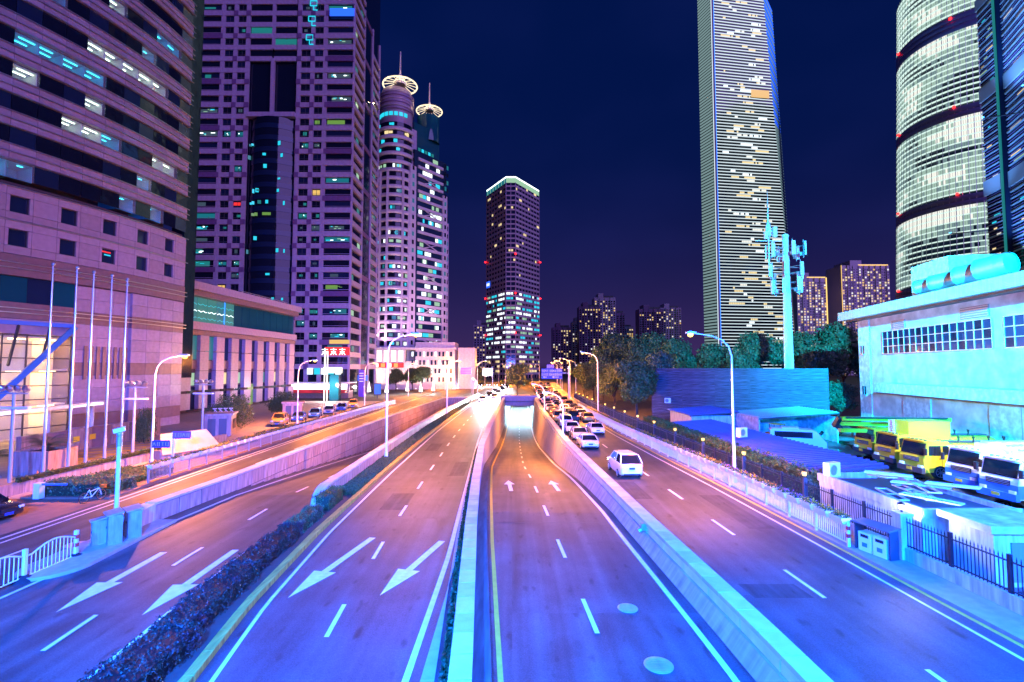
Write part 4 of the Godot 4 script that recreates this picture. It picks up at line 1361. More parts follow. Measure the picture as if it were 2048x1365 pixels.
func banded_tower() -> void:
	var o := Vector3(163.0, 0, -400.0)
	var b := thing("banded_tower", "very tall tower ruled with white light lines and a blue lit edge", "building", o)
	var H := 330.0
	# corners at the foot and at height H, from left: back corner, blue edge, right edge, right back
	var A0 := Vector2(-3.2, -14)
	var B0 := Vector2(3.2, 0)
	var C0 := Vector2(70.0, -8)
	var D0 := Vector2(74.0, -16)
	var A1 := Vector2(-9.6, -14)
	var B1 := Vector2(-3.6, 0)
	var C1 := Vector2(43.0, -8)
	var D1 := Vector2(64.5, -34)
	var corner := func(k: int, y: float) -> Vector3:
		var t := y / H
		var p: Vector2 = [A0, B0, C0, D0][k].lerp([A0, B0, C1 + (B0 - B1), D1 + (B0 - B1)][k], t)
		return Vector3(p.x, y, p.y)
	var mb := MB.new()
	for k in 3:
		mb.quad(corner.call(k, 0), corner.call(k + 1, 0), corner.call(k + 1, H), corner.call(k, H))
	mb.quad(corner.call(3, 0), corner.call(0, 0) + Vector3(20, 0, -50), corner.call(0, H) + Vector3(20, 0, -50), corner.call(3, H))
	mb.quad(corner.call(0, 0) + Vector3(20, 0, -50), corner.call(0, 0), corner.call(0, H), corner.call(0, H) + Vector3(20, 0, -50))
	part(b, "tower_glass", mb.mesh(), M.dark_glass)
	var y := 6.0
	var i := 0
	while y < H:
		var p: Vector3 = corner.call(1, y) + Vector3(1.4, 0, 0.25)
		var q: Vector3 = corner.call(2, y) + Vector3(0, 0, 0.25)
		mb = MB.new()
		mb.bar(p, q, 0.6, 0.4)
		part(b, "glow_strip", mb.mesh(), M.led_line)
		mb = MB.new()
		mb.bar(corner.call(2, y) + Vector3(0.2, 0, 0.2), corner.call(3, y) + Vector3(0.2, 0, 0.2), 0.5, 0.4)
		part(b, "side_light_strip", mb.mesh(), M.lit_blue if y > 215 and i % 3 else M.haze_b)
		mb = MB.new()
		mb.bar(corner.call(0, y) + Vector3(-0.1, 0, 0.25), corner.call(1, y) + Vector3(-1.6, 0, 0.25), 1.5, 0.3)
		part(b, "glowing_pale_fin", mb.mesh(), M.haze_b)  # pale fins, their brightness put in as emission; no lamps on them
		y += 2.55
		i += 1
	mb = MB.new()
	mb.bar(corner.call(1, 0) + Vector3(0, 0, 0.5), corner.call(1, H) + Vector3(0, 0, 0.5), 1.5)
	part(b, "edge_groove", mb.mesh(), M.blue_glass)
	for s in [-0.95, 0.95]:
		mb = MB.new()
		mb.bar(corner.call(1, 0) + Vector3(s, 0, 0.9), corner.call(1, H) + Vector3(s, 0, 0.9), 0.55)
		part(b, "led_edge", mb.mesh(), M.led_blue if s > 0 else M.led_line)
	var ri := RandomNumberGenerator.new()
	ri.seed = 33
	var made := 0
	for fl in range(3, 128):
		var yy := 6.0 + 2.55 * fl - 1.27
		var runs := 1 if ri.randf() < (0.6 if fl > 24 else 0.85) else 0
		if ri.randf() < 0.35:
			runs += 1
		for r in runs:
			var t0 := ri.randf_range(0.12, 0.8)
			var n := ri.randi_range(2, 9)
			var p: Vector3 = corner.call(1, yy)
			var q: Vector3 = corner.call(2, yy)
			var m: Material = M.lit_white if ri.randf() < 0.25 else (M.lit_warm if ri.randf() < 0.72 else M.haze_d)
			mb = MB.new()
			for k in n:
				var t := t0 + 0.024 * k
				if t < 0.95 and ri.randf() < 0.88:
					var c := p.lerp(q, t)
					mb.box(c + Vector3(0, 0, 0.1), Vector3(1.15, 1.5, 0.2))
			if mb.v.size() > 0 and made < 200:
				part(b, "lit_window_row", mb.mesh(), m)
				made += 1
	pb(b, "lit_window_row", M.lit_amber, Vector3(44, 237, -5.0), Vector3(16, 6.5, 0.3), 0.12)

func glass_tower() -> void:
	var o := Vector3(376.0, 0, -400.0)
	var b := thing("glass_tower", "huge rounded glass tower glowing in stacked zones, right side", "building", o)
	var rad := func(y: float) -> float: return 55.0 - y * 0.035
	var mb := MB.new()
	var prof := []
	for k in 24:
		prof.append(Vector2(rad.call(k * 15.0) - 2.0, k * 15.0))
	mb.lathe(Vector3.ZERO, prof, 64)
	part(b, "inner_glass", mb.mesh(), M.blue_glass)
	var ri := RandomNumberGenerator.new()
	ri.seed = 71
	var bands := [[64.0, 73.0], [130.0, 139.0], [198.0, 207.0], [268.0, 278.0]]
	var zone := func(y: float) -> int:
		for k in bands.size():
			if y > bands[k][0] - 0.5 and y < bands[k][1] + 0.5:
				return -1
		return 1
	# floor edges and the panes between them
	var fl := 0
	var y := 20.0
	var FH := 4.3
	var sets := [MB.new(), MB.new(), MB.new(), MB.new()]
	var bright := noise(9, 0.012, 2)
	while y < 325.0:
		var R: float = rad.call(y)
		if zone.call(y) > 0:
			mb = MB.new()
			mb.lathe(Vector3.ZERO, [Vector2(R - 1.6, y - 0.28), Vector2(R + 0.25, y - 0.28), Vector2(R + 0.25, y + 0.28), Vector2(R - 1.6, y + 0.28)], 72, -4.05, -0.45)
			part(b, "glowing_floor_edge", mb.mesh(), M.haze_e)  # pale slab edge made to glow by its material, not a lamp
			for k in 120:
				var a := -4.05 + 3.6 * k / 120.0
				var da := 3.6 / 120.0 * 0.9
				var v := bright.get_noise_2d(a * 60.0, y * 3.0) + ri.randf_range(-0.17, 0.17)
				# brighter just under each dark belt
				for q in bands:
					if y < q[0] and y > q[0] - 14:
						v += 0.28
				if a > -1.5 and y > 208 and y < 245:
					v -= 0.7
				var w := 0 if v > 0.36 else (1 if v > 0.0 else (2 if v > -0.26 else 3))
				if w == 3:
					continue
				var hh := FH - 0.9
				var p := Vector3(cos(a) * (R - 0.7), y + 0.4, -sin(a) * (R - 0.7))
				var q2 := Vector3(cos(a + da) * (R - 0.7), y + 0.4, -sin(a + da) * (R - 0.7))
				sets[w].quad(p, q2, q2 + Vector3(0, hh, 0), p + Vector3(0, hh, 0))
		else:
			mb = MB.new()
			mb.lathe(Vector3.ZERO, [Vector2(R - 1.9, y - 1.8), Vector2(R + 0.3, y - 1.8), Vector2(R + 0.5, y + 1.8), Vector2(R - 1.9, y + 1.8)], 72, -4.05, -0.45)
			part(b, "dark_belt", mb.mesh(), M.belt)
		y += FH
		fl += 1
	for k in 3:
		stuff(part(b, "lit_window_field", sets[k].mesh(), [M.haze_d, M.haze_a, M.haze_b][k]))
	# slanting stair lights and upright mullions
	mb = MB.new()
	for k in 46:
		var a := -4.0 + 3.5 * k / 46.0
		mb.bar(Vector3(cos(a) * rad.call(0), 12, -sin(a) * rad.call(0)), Vector3(cos(a + 0.10) * rad.call(325), 325, -sin(a + 0.10) * rad.call(325)), 0.28)
	part(b, "mullion_net", mb.mesh(), M.galvanised)
	for q in bands:
		var R: float = rad.call(q[1]) + 1.0
		for a in [-3.5, -2.5, -1.7]:
			beacon(b, Vector3(cos(a) * R, q[1] + 0.5, -sin(a) * R), 0.85)
	pb(b, "atrium_lamp", M.lit_amber, Vector3(-14, 142, 45.0), Vector3(30, 5, 0.6), -0.3)

func edge_tower() -> void:
	var b := thing("stepped_tower", "dark blue stepped tower cut off by the right picture edge", "building", Vector3(9.0, 0, 0))
	var H := 300.0
	var pts := [Vector2(281, -300), Vector2(277.5, -287), Vector2(280, -284), Vector2(268, -256), Vector2(272, -253), Vector2(258, -222), Vector2(262, -219), Vector2(252, -196)]
	var mb := MB.new()
	var poly := PackedVector2Array()
	for p in pts:
		poly.append(Vector2(p.x, -p.y))
	poly.append(Vector2(330, 196))
	poly.append(Vector2(345, 300))
	mb.extrude(poly, 0, H, Transform3D(Basis(Vector3(1, 0, 0), Vector3(0, 0, -1), Vector3(0, 1, 0)), Vector3.ZERO))
	part(b, "tower_core", mb.mesh(), M.blue_glass)
	var ri := RandomNumberGenerator.new()
	ri.seed = 91
	for k in pts.size() - 1:
		var a: Vector2 = pts[k]
		var e: Vector2 = pts[k + 1]
		var L := a.distance_to(e)
		if L < 5.5:
			continue
		var base := Transform3D(Basis.from_euler(Vector3(0, turn_of(a, e), 0)), Vector3(a.x, 0, a.y))
		var y := 40.0
		var i := 0
		while y < H:
			part(b, "floor_fin", UB, M.grey_metal, base * Transform3D(Basis.from_scale(Vector3(L, 0.5, 0.9)), Vector3(L / 2, y, 0.3)))
			if i % 3 == 0:
				part(b, "glow_strip", UB, M.haze_c, base * Transform3D(Basis.from_scale(Vector3(L, 0.3, 0.1)), Vector3(L / 2, y + 0.5, 0.8)))  # pale fin line given its own glow to brighten the dark face
			if y > 60 and y < 290:
				part(b, "floor_fin", UB, M.violet_stone, base * Transform3D(Basis.from_scale(Vector3(L, 0.25, 0.6)), Vector3(L / 2, y + 1.9, 0.2)))
			if ri.randf() < (0.62 if L > 15 else 0.4):
				var w := ri.randf_range(0.12, 0.45) * L
				part(b, "lit_window", UB, [M.lit_pale, M.haze_d, M.lit_cyan, M.lit_warm][ri.randi() % 4], base * Transform3D(Basis.from_scale(Vector3(w, 0.9, 0.2)), Vector3(ri.randf_range(w / 2, L - w / 2), y + 0.95, 0.12)))
			y += 3.9
			i += 1
		for s in 4:
			part(b, "step_ledge", UB, M.grey_metal, base * Transform3D(Basis.from_scale(Vector3(L + 1.5, 10 - s, 1.6 - 0.3 * s)), Vector3(L / 2, 60.0 + s * 58.0, 0.4)))
	mb = MB.new()
	mb.bar(Vector3(277.0, 40, -286.0), Vector3(277.0, H, -286.0), 0.9)
	part(b, "teal_lamp_edge", mb.mesh(), M.lit_teal)
	# floodlights on brackets wash the ledges from below
	for q in [[272.0, -270.0, 60.0], [262.0, -238.0, 60.0], [270.0, -270.0, 150.0], [260.0, -238.0, 150.0], [268.0, -292.0, 90.0]]:
		var p := Vector3(q[0] - 13.0, q[2], q[1] - 5.0)
		mb = MB.new()
		mb.bar(p + Vector3(0, -0.6, 0), Vector3(q[0] + 3.0, q[2] - 0.6, q[1] + 2.0), 0.5)
		part(b, "floodlight_bracket", mb.mesh(), M.dark_metal)
		pb(b, "floodlight", M.flood_blue, p, Vector3(0.8, 0.3, 0.8))
		spot(b, p + Vector3(0, 0.4, 0), p + Vector3(13.0, 70.0, 5.0), Color(0.36, 0.62, 1.0), 11000.0, 40.0, 0.4, 300.0)

# ---------- far blocks of flats ----------
func flats(at: Vector3, w: float, d: float, h: float, label: String, m: Material, share: float, s: int, gold := false) -> void:
	var b := thing("apartment_block", label, "building", at, 0.0, "far blocks of flats")
	var ri := RandomNumberGenerator.new()
	ri.seed = s
	var fh := 3.2
	var n := int(w / 3.4)
	pb(b, "wall", m, Vector3(0, h / 2, -d / 2), Vector3(w, h, d))
	pb(b, "wall", m, Vector3(-w * 0.2, (h + 6) / 2, -d / 2 + 0.5), Vector3(w * 0.24, h + 6, d))
	pb(b, "roof", M.dark_metal, Vector3(w * 0.16, h + 1.5, -d / 2), Vector3(w * 0.5, 3, d * 0.7))
	var dark := MB.new()
	var made := 0
	for i in range(int(h / fh) - 2, -1, -1):
		for k in n:
			var p := Vector3(-w / 2 + (k + 0.5) * w / n, 3.0 + fh * i, 0.55)
			if ri.randf() < share and made < 280:
				pb(b, "lit_window", [M.lit_warm, M.lit_amber, M.lit_warm, M.haze_d][ri.randi() % 4], p, Vector3(1.6, 1.7, 0.3))
				made += 1
			else:
				dark.box(p, Vector3(1.7, 1.8, 0.16))
	stuff(part(b, "dark_window", dark.mesh(), M.dark_glass))
	for k in range(0, n, 2):
		pb(b, "rib", m, Vector3(-w / 2 + k * w / n, h / 2, 0.4), Vector3(0.6, h, 1.4))
	if gold:
		pb(b, "edge_lamp", M.led_gold, Vector3(w / 2 if s % 2 else -w / 2, h * 0.5, 0.6), Vector3(0.8, h, 0.8))
		pb(b, "roof_lamp", M.led_gold, Vector3(w * 0.16, h + 0.4, 0.5), Vector3(w * 0.62, 0.9, 0.6))

func far_blocks() -> void:
	flats(Vector3(362, 0, -600), 36, 30, 118, "gold edged apartment block beside the banded tower", M.pale_stone, 0.5, 3, true)
	flats(Vector3(428, 0, -600), 58, 30, 133, "broad gold lit apartment block left of the glass tower", M.pale_stone, 0.42, 4, true)
	flats(Vector3(398, 0, -640), 18, 20, 82, "dark narrow block between the two gold lit blocks", M.violet_stone, 0.06, 6)
	var k := 0
	for q in [[70, 700, 26, 66, "lowest lilac flats just right of the grey tower"], [98, 720, 22, 76, "slim flats in the second row right of the grey tower"], [108, 690, 30, 94, "domed purple flats, left of the tallest distant pair"], [131, 700, 30, 108, "tallest purple flats in the distant row"], [152, 715, 20, 88, "narrow flats on the right shoulder of the tallest distant pair"], [168, 760, 34, 72, "low dark flats behind the roadside trees"], [196, 700, 34, 92, "flats half hidden by the trees near the right street lamp"], [-38, 640, 22, 64, "distant flats squeezed between podium and grey tower"], [-22, 660, 16, 50, "small distant flats at the left foot of the grey tower"], [230, 720, 30, 96, "dim flats left of the banded tower foot"]]:
		flats(Vector3(q[0], 0, -q[1]), q[2], 22, q[3], q[4], M.lilac_stone if k % 2 else M.violet_stone, 0.22, 10 + k)
		k += 1

# ---------- the works depot on the right ----------
func depot() -> void:
	var a := Vector2(46.6, -67.0)
	var e := Vector2(38.3, -20.0)
	var b := thing("depot_building", "cyan lit plastered depot hall with a long strip window", "building", at_of(a), turn_of(a, e))
	var L := a.distance_to(e)
	pb(b, "wall", M.plaster, Vector3(L / 2, 7.5, -8.0), Vector3(L, 15.0, 16))
	pb(b, "corner_strip", M.plaster_plain, Vector3(1.4, 7.45, 0.03), Vector3(2.8, 14.9, 0.12))
	pb(b, "parapet", M.tile_white, Vector3(L / 2 - 0.5, 15.55, -7.2), Vector3(L + 2.6, 1.1, 17.8))
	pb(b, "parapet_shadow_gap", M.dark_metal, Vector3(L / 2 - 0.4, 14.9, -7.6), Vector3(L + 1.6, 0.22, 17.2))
	for k in 9:
		pb(b, "parapet_rib", M.plaster_plain, Vector3(L / 2 - 0.5, 15.08 + k * 0.125, 1.68), Vector3(L + 2.7, 0.05, 0.1))
	# strip windows: every pane by itself
	for w in [[5.8, 16, 1.09], [24.6, 14, 1.09]]:
		for r in 3:
			for k in int(w[1]):
				pb(b, "window_pane", M.blue_glass if (k + r) % 4 else M.dark_glass, Vector3(w[0] + (k + 0.5) * w[2], 10.25 + (r + 0.5) * 0.9, 0.02), Vector3(w[2] - 0.08, 0.82, 0.08))
		for r in 4:
			pb(b, "transom", M.galvanised, Vector3(w[0] + w[1] * w[2] / 2, 10.25 + r * 0.9, 0.06), Vector3(w[1] * w[2], 0.07, 0.12))
		for k in int(w[1]) + 1:
			pb(b, "mullion", M.galvanised, Vector3(w[0] + k * w[2], 11.6, 0.05), Vector3(0.07, 2.7, 0.11))
	for v in [[9.2, 13.6, 2.6, 1.0], [21.2, 13.7, 3.6, 1.1], [32.0, 13.7, 3.6, 1.1]]:
		var lv := pb(b, "louvre", M.grey_door, Vector3(v[0], v[1], 0.02), Vector3(v[2], v[3], 0.1))
		for k in 5:
			pb(lv, "blade", M.galvanised, Vector3(0, -0.4 + 0.2 * k, 0.7), Vector3(0.96, 0.06, 0.6))
	for q in [[1.0, 10.9], [1.1, 5.6]]:
		var w := pb(b, "window_pane", M.blue_glass, Vector3(q[0], q[1], 0.06), Vector3(0.9, 1.1, 0.1))
		pb(w, "window_sill", M.galvanised, Vector3(0, -0.56, 0.8), Vector3(1.2, 0.1, 2.0))
		pb(w, "mullion", M.galvanised, Vector3(0, 0, 0.6), Vector3(0.08, 1, 0.5))
	pb(b, "canopy", M.plaster_plain, Vector3(7.2 + (L - 7.2) / 2, 6.2, 0.9), Vector3(L - 7.2, 1.1, 1.9))
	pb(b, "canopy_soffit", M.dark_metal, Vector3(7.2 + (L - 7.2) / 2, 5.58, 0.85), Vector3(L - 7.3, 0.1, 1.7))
	for q in [[12.0, 4.8, 5.3], [26.0, 7.0, 5.3], [37.0, 6.0, 5.3]]:
		var g := pb(b, "gate_leaf", M.plaster_plain, Vector3(q[0], q[2] / 2, 0.06), Vector3(q[1], q[2], 0.12))
		pb(g, "gate_seam", M.grey_door, Vector3(0, 0, 0.55), Vector3(0.008, 1, 0.12))
		for s in [-1, 1]:
			pb(g, "hinge", M.grey_metal, Vector3(s * 0.49, 0.3, 0.6), Vector3(0.02, 0.04, 0.4))
			pb(g, "hinge", M.grey_metal, Vector3(s * 0.49, -0.2, 0.6), Vector3(0.02, 0.04, 0.4))
	for q in [[1.2, 1.1], [7.6, 1.0], [16.2, 1.6], [20.0, 1.4]]:
		var d := pb(b, "door", M.grey_door if q[0] > 2 else M.plaster_plain, Vector3(q[0], 1.15, 0.05), Vector3(q[1], 2.3, 0.1))
		pb(d, "handle", M.steel, Vector3(0.36, -0.05, 0.7), Vector3(0.08, 0.02, 0.6))
	# things on the roof
	pb(b, "roof_house", M.plaster_plain, Vector3(9.8, 18.4, -6.0), Vector3(6.6, 4.6, 6))
	pb(b, "roof_house", M.plaster_plain, Vector3(34.0, 19.4, -6.0), Vector3(18.0, 6.8, 8))
	pb(b, "roof_wall", M.plaster_plain, Vector3(19.0, 16.9, -6.6), Vector3(12.4, 2.0, 1.0))
	for k in 4:
		var x: float = [12.6, 15.2, 19.0, 21.8][k]
		var r: float = [0.75, 0.8, 0.9, 1.0][k]
		var mb := MB.new()
		var p := Vector3(x, 17.0 + r * 0.5, -0.2)
		var d := Vector3(0.93, 0.08, -0.36).normalized()
		mb.tube([p, p + d * 1.2, p + d * 2.5], [r, r, r * 0.96], 20, false)
		mb.tube([p + d * 2.4, p + d * 0.4], [r * 0.9, r * 0.92], 20, true)
		mb.tube([p - d * 0.02, p + d * 0.14], r + 0.06, 20, false)
		mb.tube([p + d * 1.6, p + d * 1.74], r + 0.05, 20, false)
		var duct := part(b, "roof_duct", mb.mesh(), M.galvanised)
		for s in [0.5, 2.4]:
			pb(duct, "duct_foot", M.dark_metal, Vector3(x + s, 16.45, -0.5 - s * 0.35), Vector3(0.12, 0.8, 1.2))
	# cyan yard floodlights on a mast right of the picture
	var m := thing("floodlight_mast", "floodlight mast in the yard, right of the picture, cyan lamps", "lamp", Vector3(27.0, 0, -17.0))
	part(m, "mast", cyl("mast", 0.24, 0.12, 22.0, 10), M.galvanised, Transform3D(Basis(), Vector3(0, 11.0, 0)))
	for q in [[-0.9, Vector3(19.0, 10.0, -47.0), 17000.0, 20.0], [-0.3, Vector3(17.0, 9.0, -33.0), 9500.0, 22.0], [0.3, Vector3(14.5, 9.0, -20.0), 5200.0, 24.0], [0.9, Vector3(4.0, 0.0, -17.0), 900.0, 50.0], [1.5, Vector3(7.5, 0.0, -21.0), 3200.0, 15.0], [-1.5, Vector3(28.0, 24.0, -88.0), 24000.0, 17.0]]:
		pb(m, "lamp_house", M.dark_metal, Vector3(q[0], 22.0, 0.16), Vector3(0.46, 0.36, 0.2))
		pb(m, "lamp_face", M.flood_cyan, Vector3(q[0], 22.0, 0.03), Vector3(0.4, 0.3, 0.03))
		if q[0] == -0.3:
			# a lower lamp reaches the wall beneath the canopy
			pb(m, "lamp_house", M.dark_metal, Vector3(0, 7.0, 0.3), Vector3(0.46, 0.36, 0.2))
			pb(m, "lamp_face", M.flood_cyan, Vector3(0, 7.0, 0.17), Vector3(0.4, 0.3, 0.03))
			spot(m, Vector3(0, 7.0, -0.3), Vector3(17.0, 4.5, -34.0), Color(0.0, 0.74, 1.0), 5200.0, 21.0, 0.3)
		spot(m, Vector3(q[0], 22.0, -0.12), q[1], Color(0.98, 0.94, 0.86) if q[0] > 1.2 else Color(0.0, 0.74, 1.0) if q[3] < 40 else Color(0.2, 0.62, 1.0), q[2], q[3], 0.3)

# ---------- foliage ----------
func leaf(mb: MB, p: Vector3, out: Vector3, size: float, tone: Color, r: RandomNumberGenerator, wild := 0.9) -> void:
	var n := (out + Vector3(r.randf_range(-1, 1), r.randf_range(-1, 1), r.randf_range(-1, 1)) * wild).normalized()
	var t := n.cross(Vector3(r.randf_range(-1, 1), r.randf_range(-1, 1), r.randf_range(-1, 1))).normalized()
	var s := n.cross(t)
	var k := r.randf_range(0.6, 1.45)
	mb.col = Color(tone.r * k * r.randf_range(0.85, 1.2), tone.g * k, tone.b * k * r.randf_range(0.8, 1.2))
	var L := size * r.randf_range(0.7, 1.3)
	var a := p - t * L * 0.5
	var b := p + s * L * 0.3 + n * L * 0.06
	var c := p + t * L * 0.5
	var d := p - s * L * 0.3 + n * L * 0.06
	mb.tri(a, b, c)
	mb.tri(a, c, d)

func hedge_mesh(size: Vector3, density: float, leafsize: float, tone: Color, seed_: int, ragged := 0.1) -> ArrayMesh:
	var r := RandomNumberGenerator.new()
	r.seed = seed_
	var mb := MB.new()
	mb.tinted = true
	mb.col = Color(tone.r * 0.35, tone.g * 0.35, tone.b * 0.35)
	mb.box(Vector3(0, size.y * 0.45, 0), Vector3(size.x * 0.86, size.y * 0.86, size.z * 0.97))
	var lump := noise(seed_, 0.5, 2)
	var patch := noise(seed_ + 7, 0.8, 2)
	for f_ in [[Vector3.UP, size.x * size.z], [Vector3.RIGHT, size.y * size.z], [Vector3.LEFT, size.y * size.z], [Vector3.BACK, size.x * size.y], [Vector3.FORWARD, size.x * size.y]]:
		var o: Vector3 = f_[0]
		for k in int(f_[1] * density):
			var p := Vector3(r.randf_range(-0.5, 0.5), r.randf_range(0, 1), r.randf_range(-0.5, 0.5))
			if o.y > 0.5:
				p.y = 1.0
			elif absf(o.x) > 0.5:
				p.x = o.x * 0.5
			else:
				p.z = o.z * 0.5
			var q := p * size
			q += o * (lump.get_noise_3d(q.x * 3.0, q.y * 3.0, q.z * 3.0) * ragged * 2.0 + r.randf_range(-ragged, ragged * 0.5) - ragged * 0.3)
			# round the top edges
			if o.y > 0.5:
				q.y -= pow(absf(p.x) * 2.0, 4.0) * ragged * 1.5
			# young and old growth, thin spots
			var g := patch.get_noise_3d(q.x * 1.5, q.y * 1.5, q.z * 1.5)
			if g < -0.38 and r.randf() < 0.6:
				continue
			leaf(mb, q, o, leafsize * (1.0 + g * 0.5), Color(tone.r * (1.0 + g * 0.9), tone.g * (1.15 - g * 0.7), tone.b), r)
	return mb.mesh()

func crown_mesh(key: String, blobs: Array, count: int, size: float, tone: Color) -> ArrayMesh:
	if cache.has(key):
		return cache[key]
	var r := RandomNumberGenerator.new()
	r.seed = key.hash() % 100000
	var mb := MB.new()
	mb.tinted = true
	var sum := 0.0
	for b in blobs:
		sum += b[1] * b[1]
	for b in blobs:
		var R: float = b[1]
		for k in int(count * R * R / sum):
			var d := Vector3(r.randfn(), r.randfn(), r.randfn()).normalized()
			# leaves gather in clumps on the outside of each lobe
			var rr := R * pow(r.randf(), 0.22)
			var wob := 1.0 + 0.22 * sin(d.x * 7.0 + R * 3.0) * sin(d.y * 6.0 + 1.0) + 0.16 * sin(d.z * 9.0 + R)
			var p: Vector3 = b[0] + Vector3(d.x, d.y * 0.85, d.z) * rr * wob
			leaf(mb, p, d, size, tone, r)
	cache[key] = mb.mesh()
	return cache[key]

func tree_shape(kind: int) -> Array:
	var r := RandomNumberGenerator.new()
	r.seed = 300 + kind
	var blobs := []
	var n: int = [9, 11, 8, 10][kind]
	for k in n:
		var a := TAU * k / n + r.randf() * 0.8
		var q := r.randf_range(0.6, 2.2)
		blobs.append([Vector3(cos(a) * q, r.randf_range(3.2, 6.6), sin(a) * q), r.randf_range(0.95, 1.75)])
	blobs.append([Vector3(0, 6.2, 0), 1.7])
	return blobs

func tree(at: Vector3, kind: int, s: Vector3, turn: float, mat: String, label: String, group: String) -> Node3D:
	var t := thing("tree", label, "tree", at, turn, group)
	var blobs := tree_shape(kind)
	var key := "trunk%d" % kind
	if not cache.has(key):
		var mb := MB.new()
		mb.tube([Vector3(0, -0.1, 0), Vector3(0.05, 1.4, 0.03), Vector3(-0.05, 3.0, 0.05), Vector3(0, 4.8, 0)], [0.2, 0.15, 0.12, 0.06], 8)
		for b in blobs:
			mb.tube([Vector3(0, 2.2 + 0.15 * b[0].x, 0), b[0] * Vector3(0.5, 0.8, 0.5), b[0]], [0.08, 0.05, 0.02], 5)
		cache[key] = mb.mesh()
	part(t, "trunk", cache[key], M.bark, Transform3D(Basis.from_scale(s), Vector3.ZERO))
	part(t, "crown", crown_mesh("crown%d%s" % [kind, mat], blobs, 9000, 0.33, M[mat].get_meta("tone")), M[mat], Transform3D(Basis.from_scale(s), Vector3.ZERO))
	return t

# ---------- street lamps ----------
func street_lamp(x: float, z: float, h: float, arm: float, label: String, power: float, near_yard := false, side := 1.0) -> void:
	var t := thing("street_lamp", label, "street lamp", Vector3(x, 0.0, z), 0.0, "sodium street lamps")
	var mb := MB.new()
	var path := []
	var rad := []
	for q in [[0, 0.0], [0, h * 0.5], [0, h - 1.6], [0.08, h - 0.9], [0.25, h - 0.4], [0.55, h - 0.08], [1.0, h + 0.1]]:
		path.append(Vector3(arm * q[0], q[1], 0))
		rad.append(lerpf(0.12, 0.05, q[1] / h))
	mb.tube(path, rad, 10)
	mb.tube([Vector3(0, 0, 0), Vector3(0, 0.7, 0)], [0.17, 0.16], 10)
	part(t, "pole", mb.mesh(), M.white_metal)
	var sg := signf(arm)
	mb = MB.new()
	mb.box(Vector3(arm + sg * 0.3, h + 0.14, 0), Vector3(0.75, 0.14, 0.3))
	mb.box(Vector3(arm + sg * 0.3, h + 0.22, 0), Vector3(0.5, 0.06, 0.2))
	var hd := part(t, "lamp_head", mb.mesh(), M.grey_metal)
	mb = MB.new()
	mb.lathe(Vector3(arm + sg * 0.34, h - 0.1, 0), [Vector2(0.0, -0.08), Vector2(0.12, -0.05), Vector2(0.19, 0.04), Vector2(0.2, 0.16)], 14)
	part(hd, "lamp_bulb", mb.mesh(), M.sodium)
	# a cut-off lantern: most of its light goes down, some sideways
	spot(t, Vector3(arm + sg * 0.34, h - 0.09, 0), Vector3(arm * 1.25 + sg * 0.34, 0, 0), Color(1.0, 0.56, 0.20), power * (1.15 if near_yard else 1.25), 60.0 if near_yard else 76.0, 0.15)
	if not near_yard:
		omni(t, Vector3(arm + sg * 0.34, h - 0.09, 0), Color(1.0, 0.58, 0.18), power * 0.42 * side, 0.15)

func street_lamps() -> void:
	street_lamp(16.35, -37.2, 11.0, -2.7, "nearest tall white street lamp on the right pavement", 650.0, true)
	street_lamp(15.4, -90.0, 11.2, -2.4, "second street lamp on the right, before the trees", 800.0, false, 1.3)
	street_lamp(16.2, -140.0, 11.2, -2.4, "third street lamp on the right, above the blue sign", 900.0, false, 1.6)
	street_lamp(19.0, -190.0, 11.2, -2.4, "fourth street lamp on the right", 900.0)
	street_lamp(22.0, -245.0, 11.2, -2.4, "farthest street lamp on the right", 900.0)
	street_lamp(-11.7, -47.0, 11.6, 2.3, "tall street lamp rising from the verge by the tiled parapet", 430.0)
	street_lamp(-11.9, -92.0, 9.8, 2.0, "second street lamp along the tiled parapet", 520.0)
	street_lamp(-9.8, -142.0, 10.5, 2.0, "third street lamp along the tiled parapet", 800.0)
	street_lamp(-31.0, -43.5, 9.5, 2.2, "street lamp by the flagpoles in front of the office", 700.0, false, 0.4)
	street_lamp(-32.0, -75.0, 9.6, 2.1, "street lamp by the parked cars in front of the granite hall", 700.0, false, 0.4)
	street_lamp(-32.0, -109.0, 9.6, 2.1, "street lamp near the red shop canopy", 600.0)
	street_lamp(-31.0, -150.0, 10.0, 2.1, "street lamp in front of the white podium", 700.0)
	street_lamp(-26.0, -195.0, 10.0, 2.1, "far street lamp below the round towers", 800.0)
	street_lamp(-13.0, -240.0, 11.0, 2.1, "far street lamp left of the grey tower", 900.0)
	street_lamp(1.5, -262.0, 11.0, -2.1, "far street lamp in front of the grey tower", 900.0)
	for q in [[21.0, -165.0, -2.4, "street lamp between the third and fourth on the right"], [21.0, -218.0, -2.4, "street lamp after the fourth on the right"], [25.0, -275.0, -2.4, "street lamp past the far jam on the right"], [-3.0, -222.0, 2.0, "street lamp on the far median, before the grey tower"], [-20.0, -270.0, 2.0, "street lamp beyond the far crossing, left"], [-8.0, -300.0, 2.0, "street lamp beyond the far crossing, centre"], [18.0, -330.0, -2.0, "last lamp before the grey tower foot"]]:
		street_lamp(q[0], q[1], 11.0, q[2], q[3], 650.0)
	for q in [[-57.0, "lamp post on the right underpass wall, near one"], [-88.0, "lamp post on the right underpass wall, far one"]]:
		street_lamp(f(DR, q[0]) + 0.35, q[0], 5.6, -1.6, q[1], 190.0)
	street_lamp(12.0, -300.0, 11.0, -2.1, "tiny street lamp at the end of the right road", 900.0)

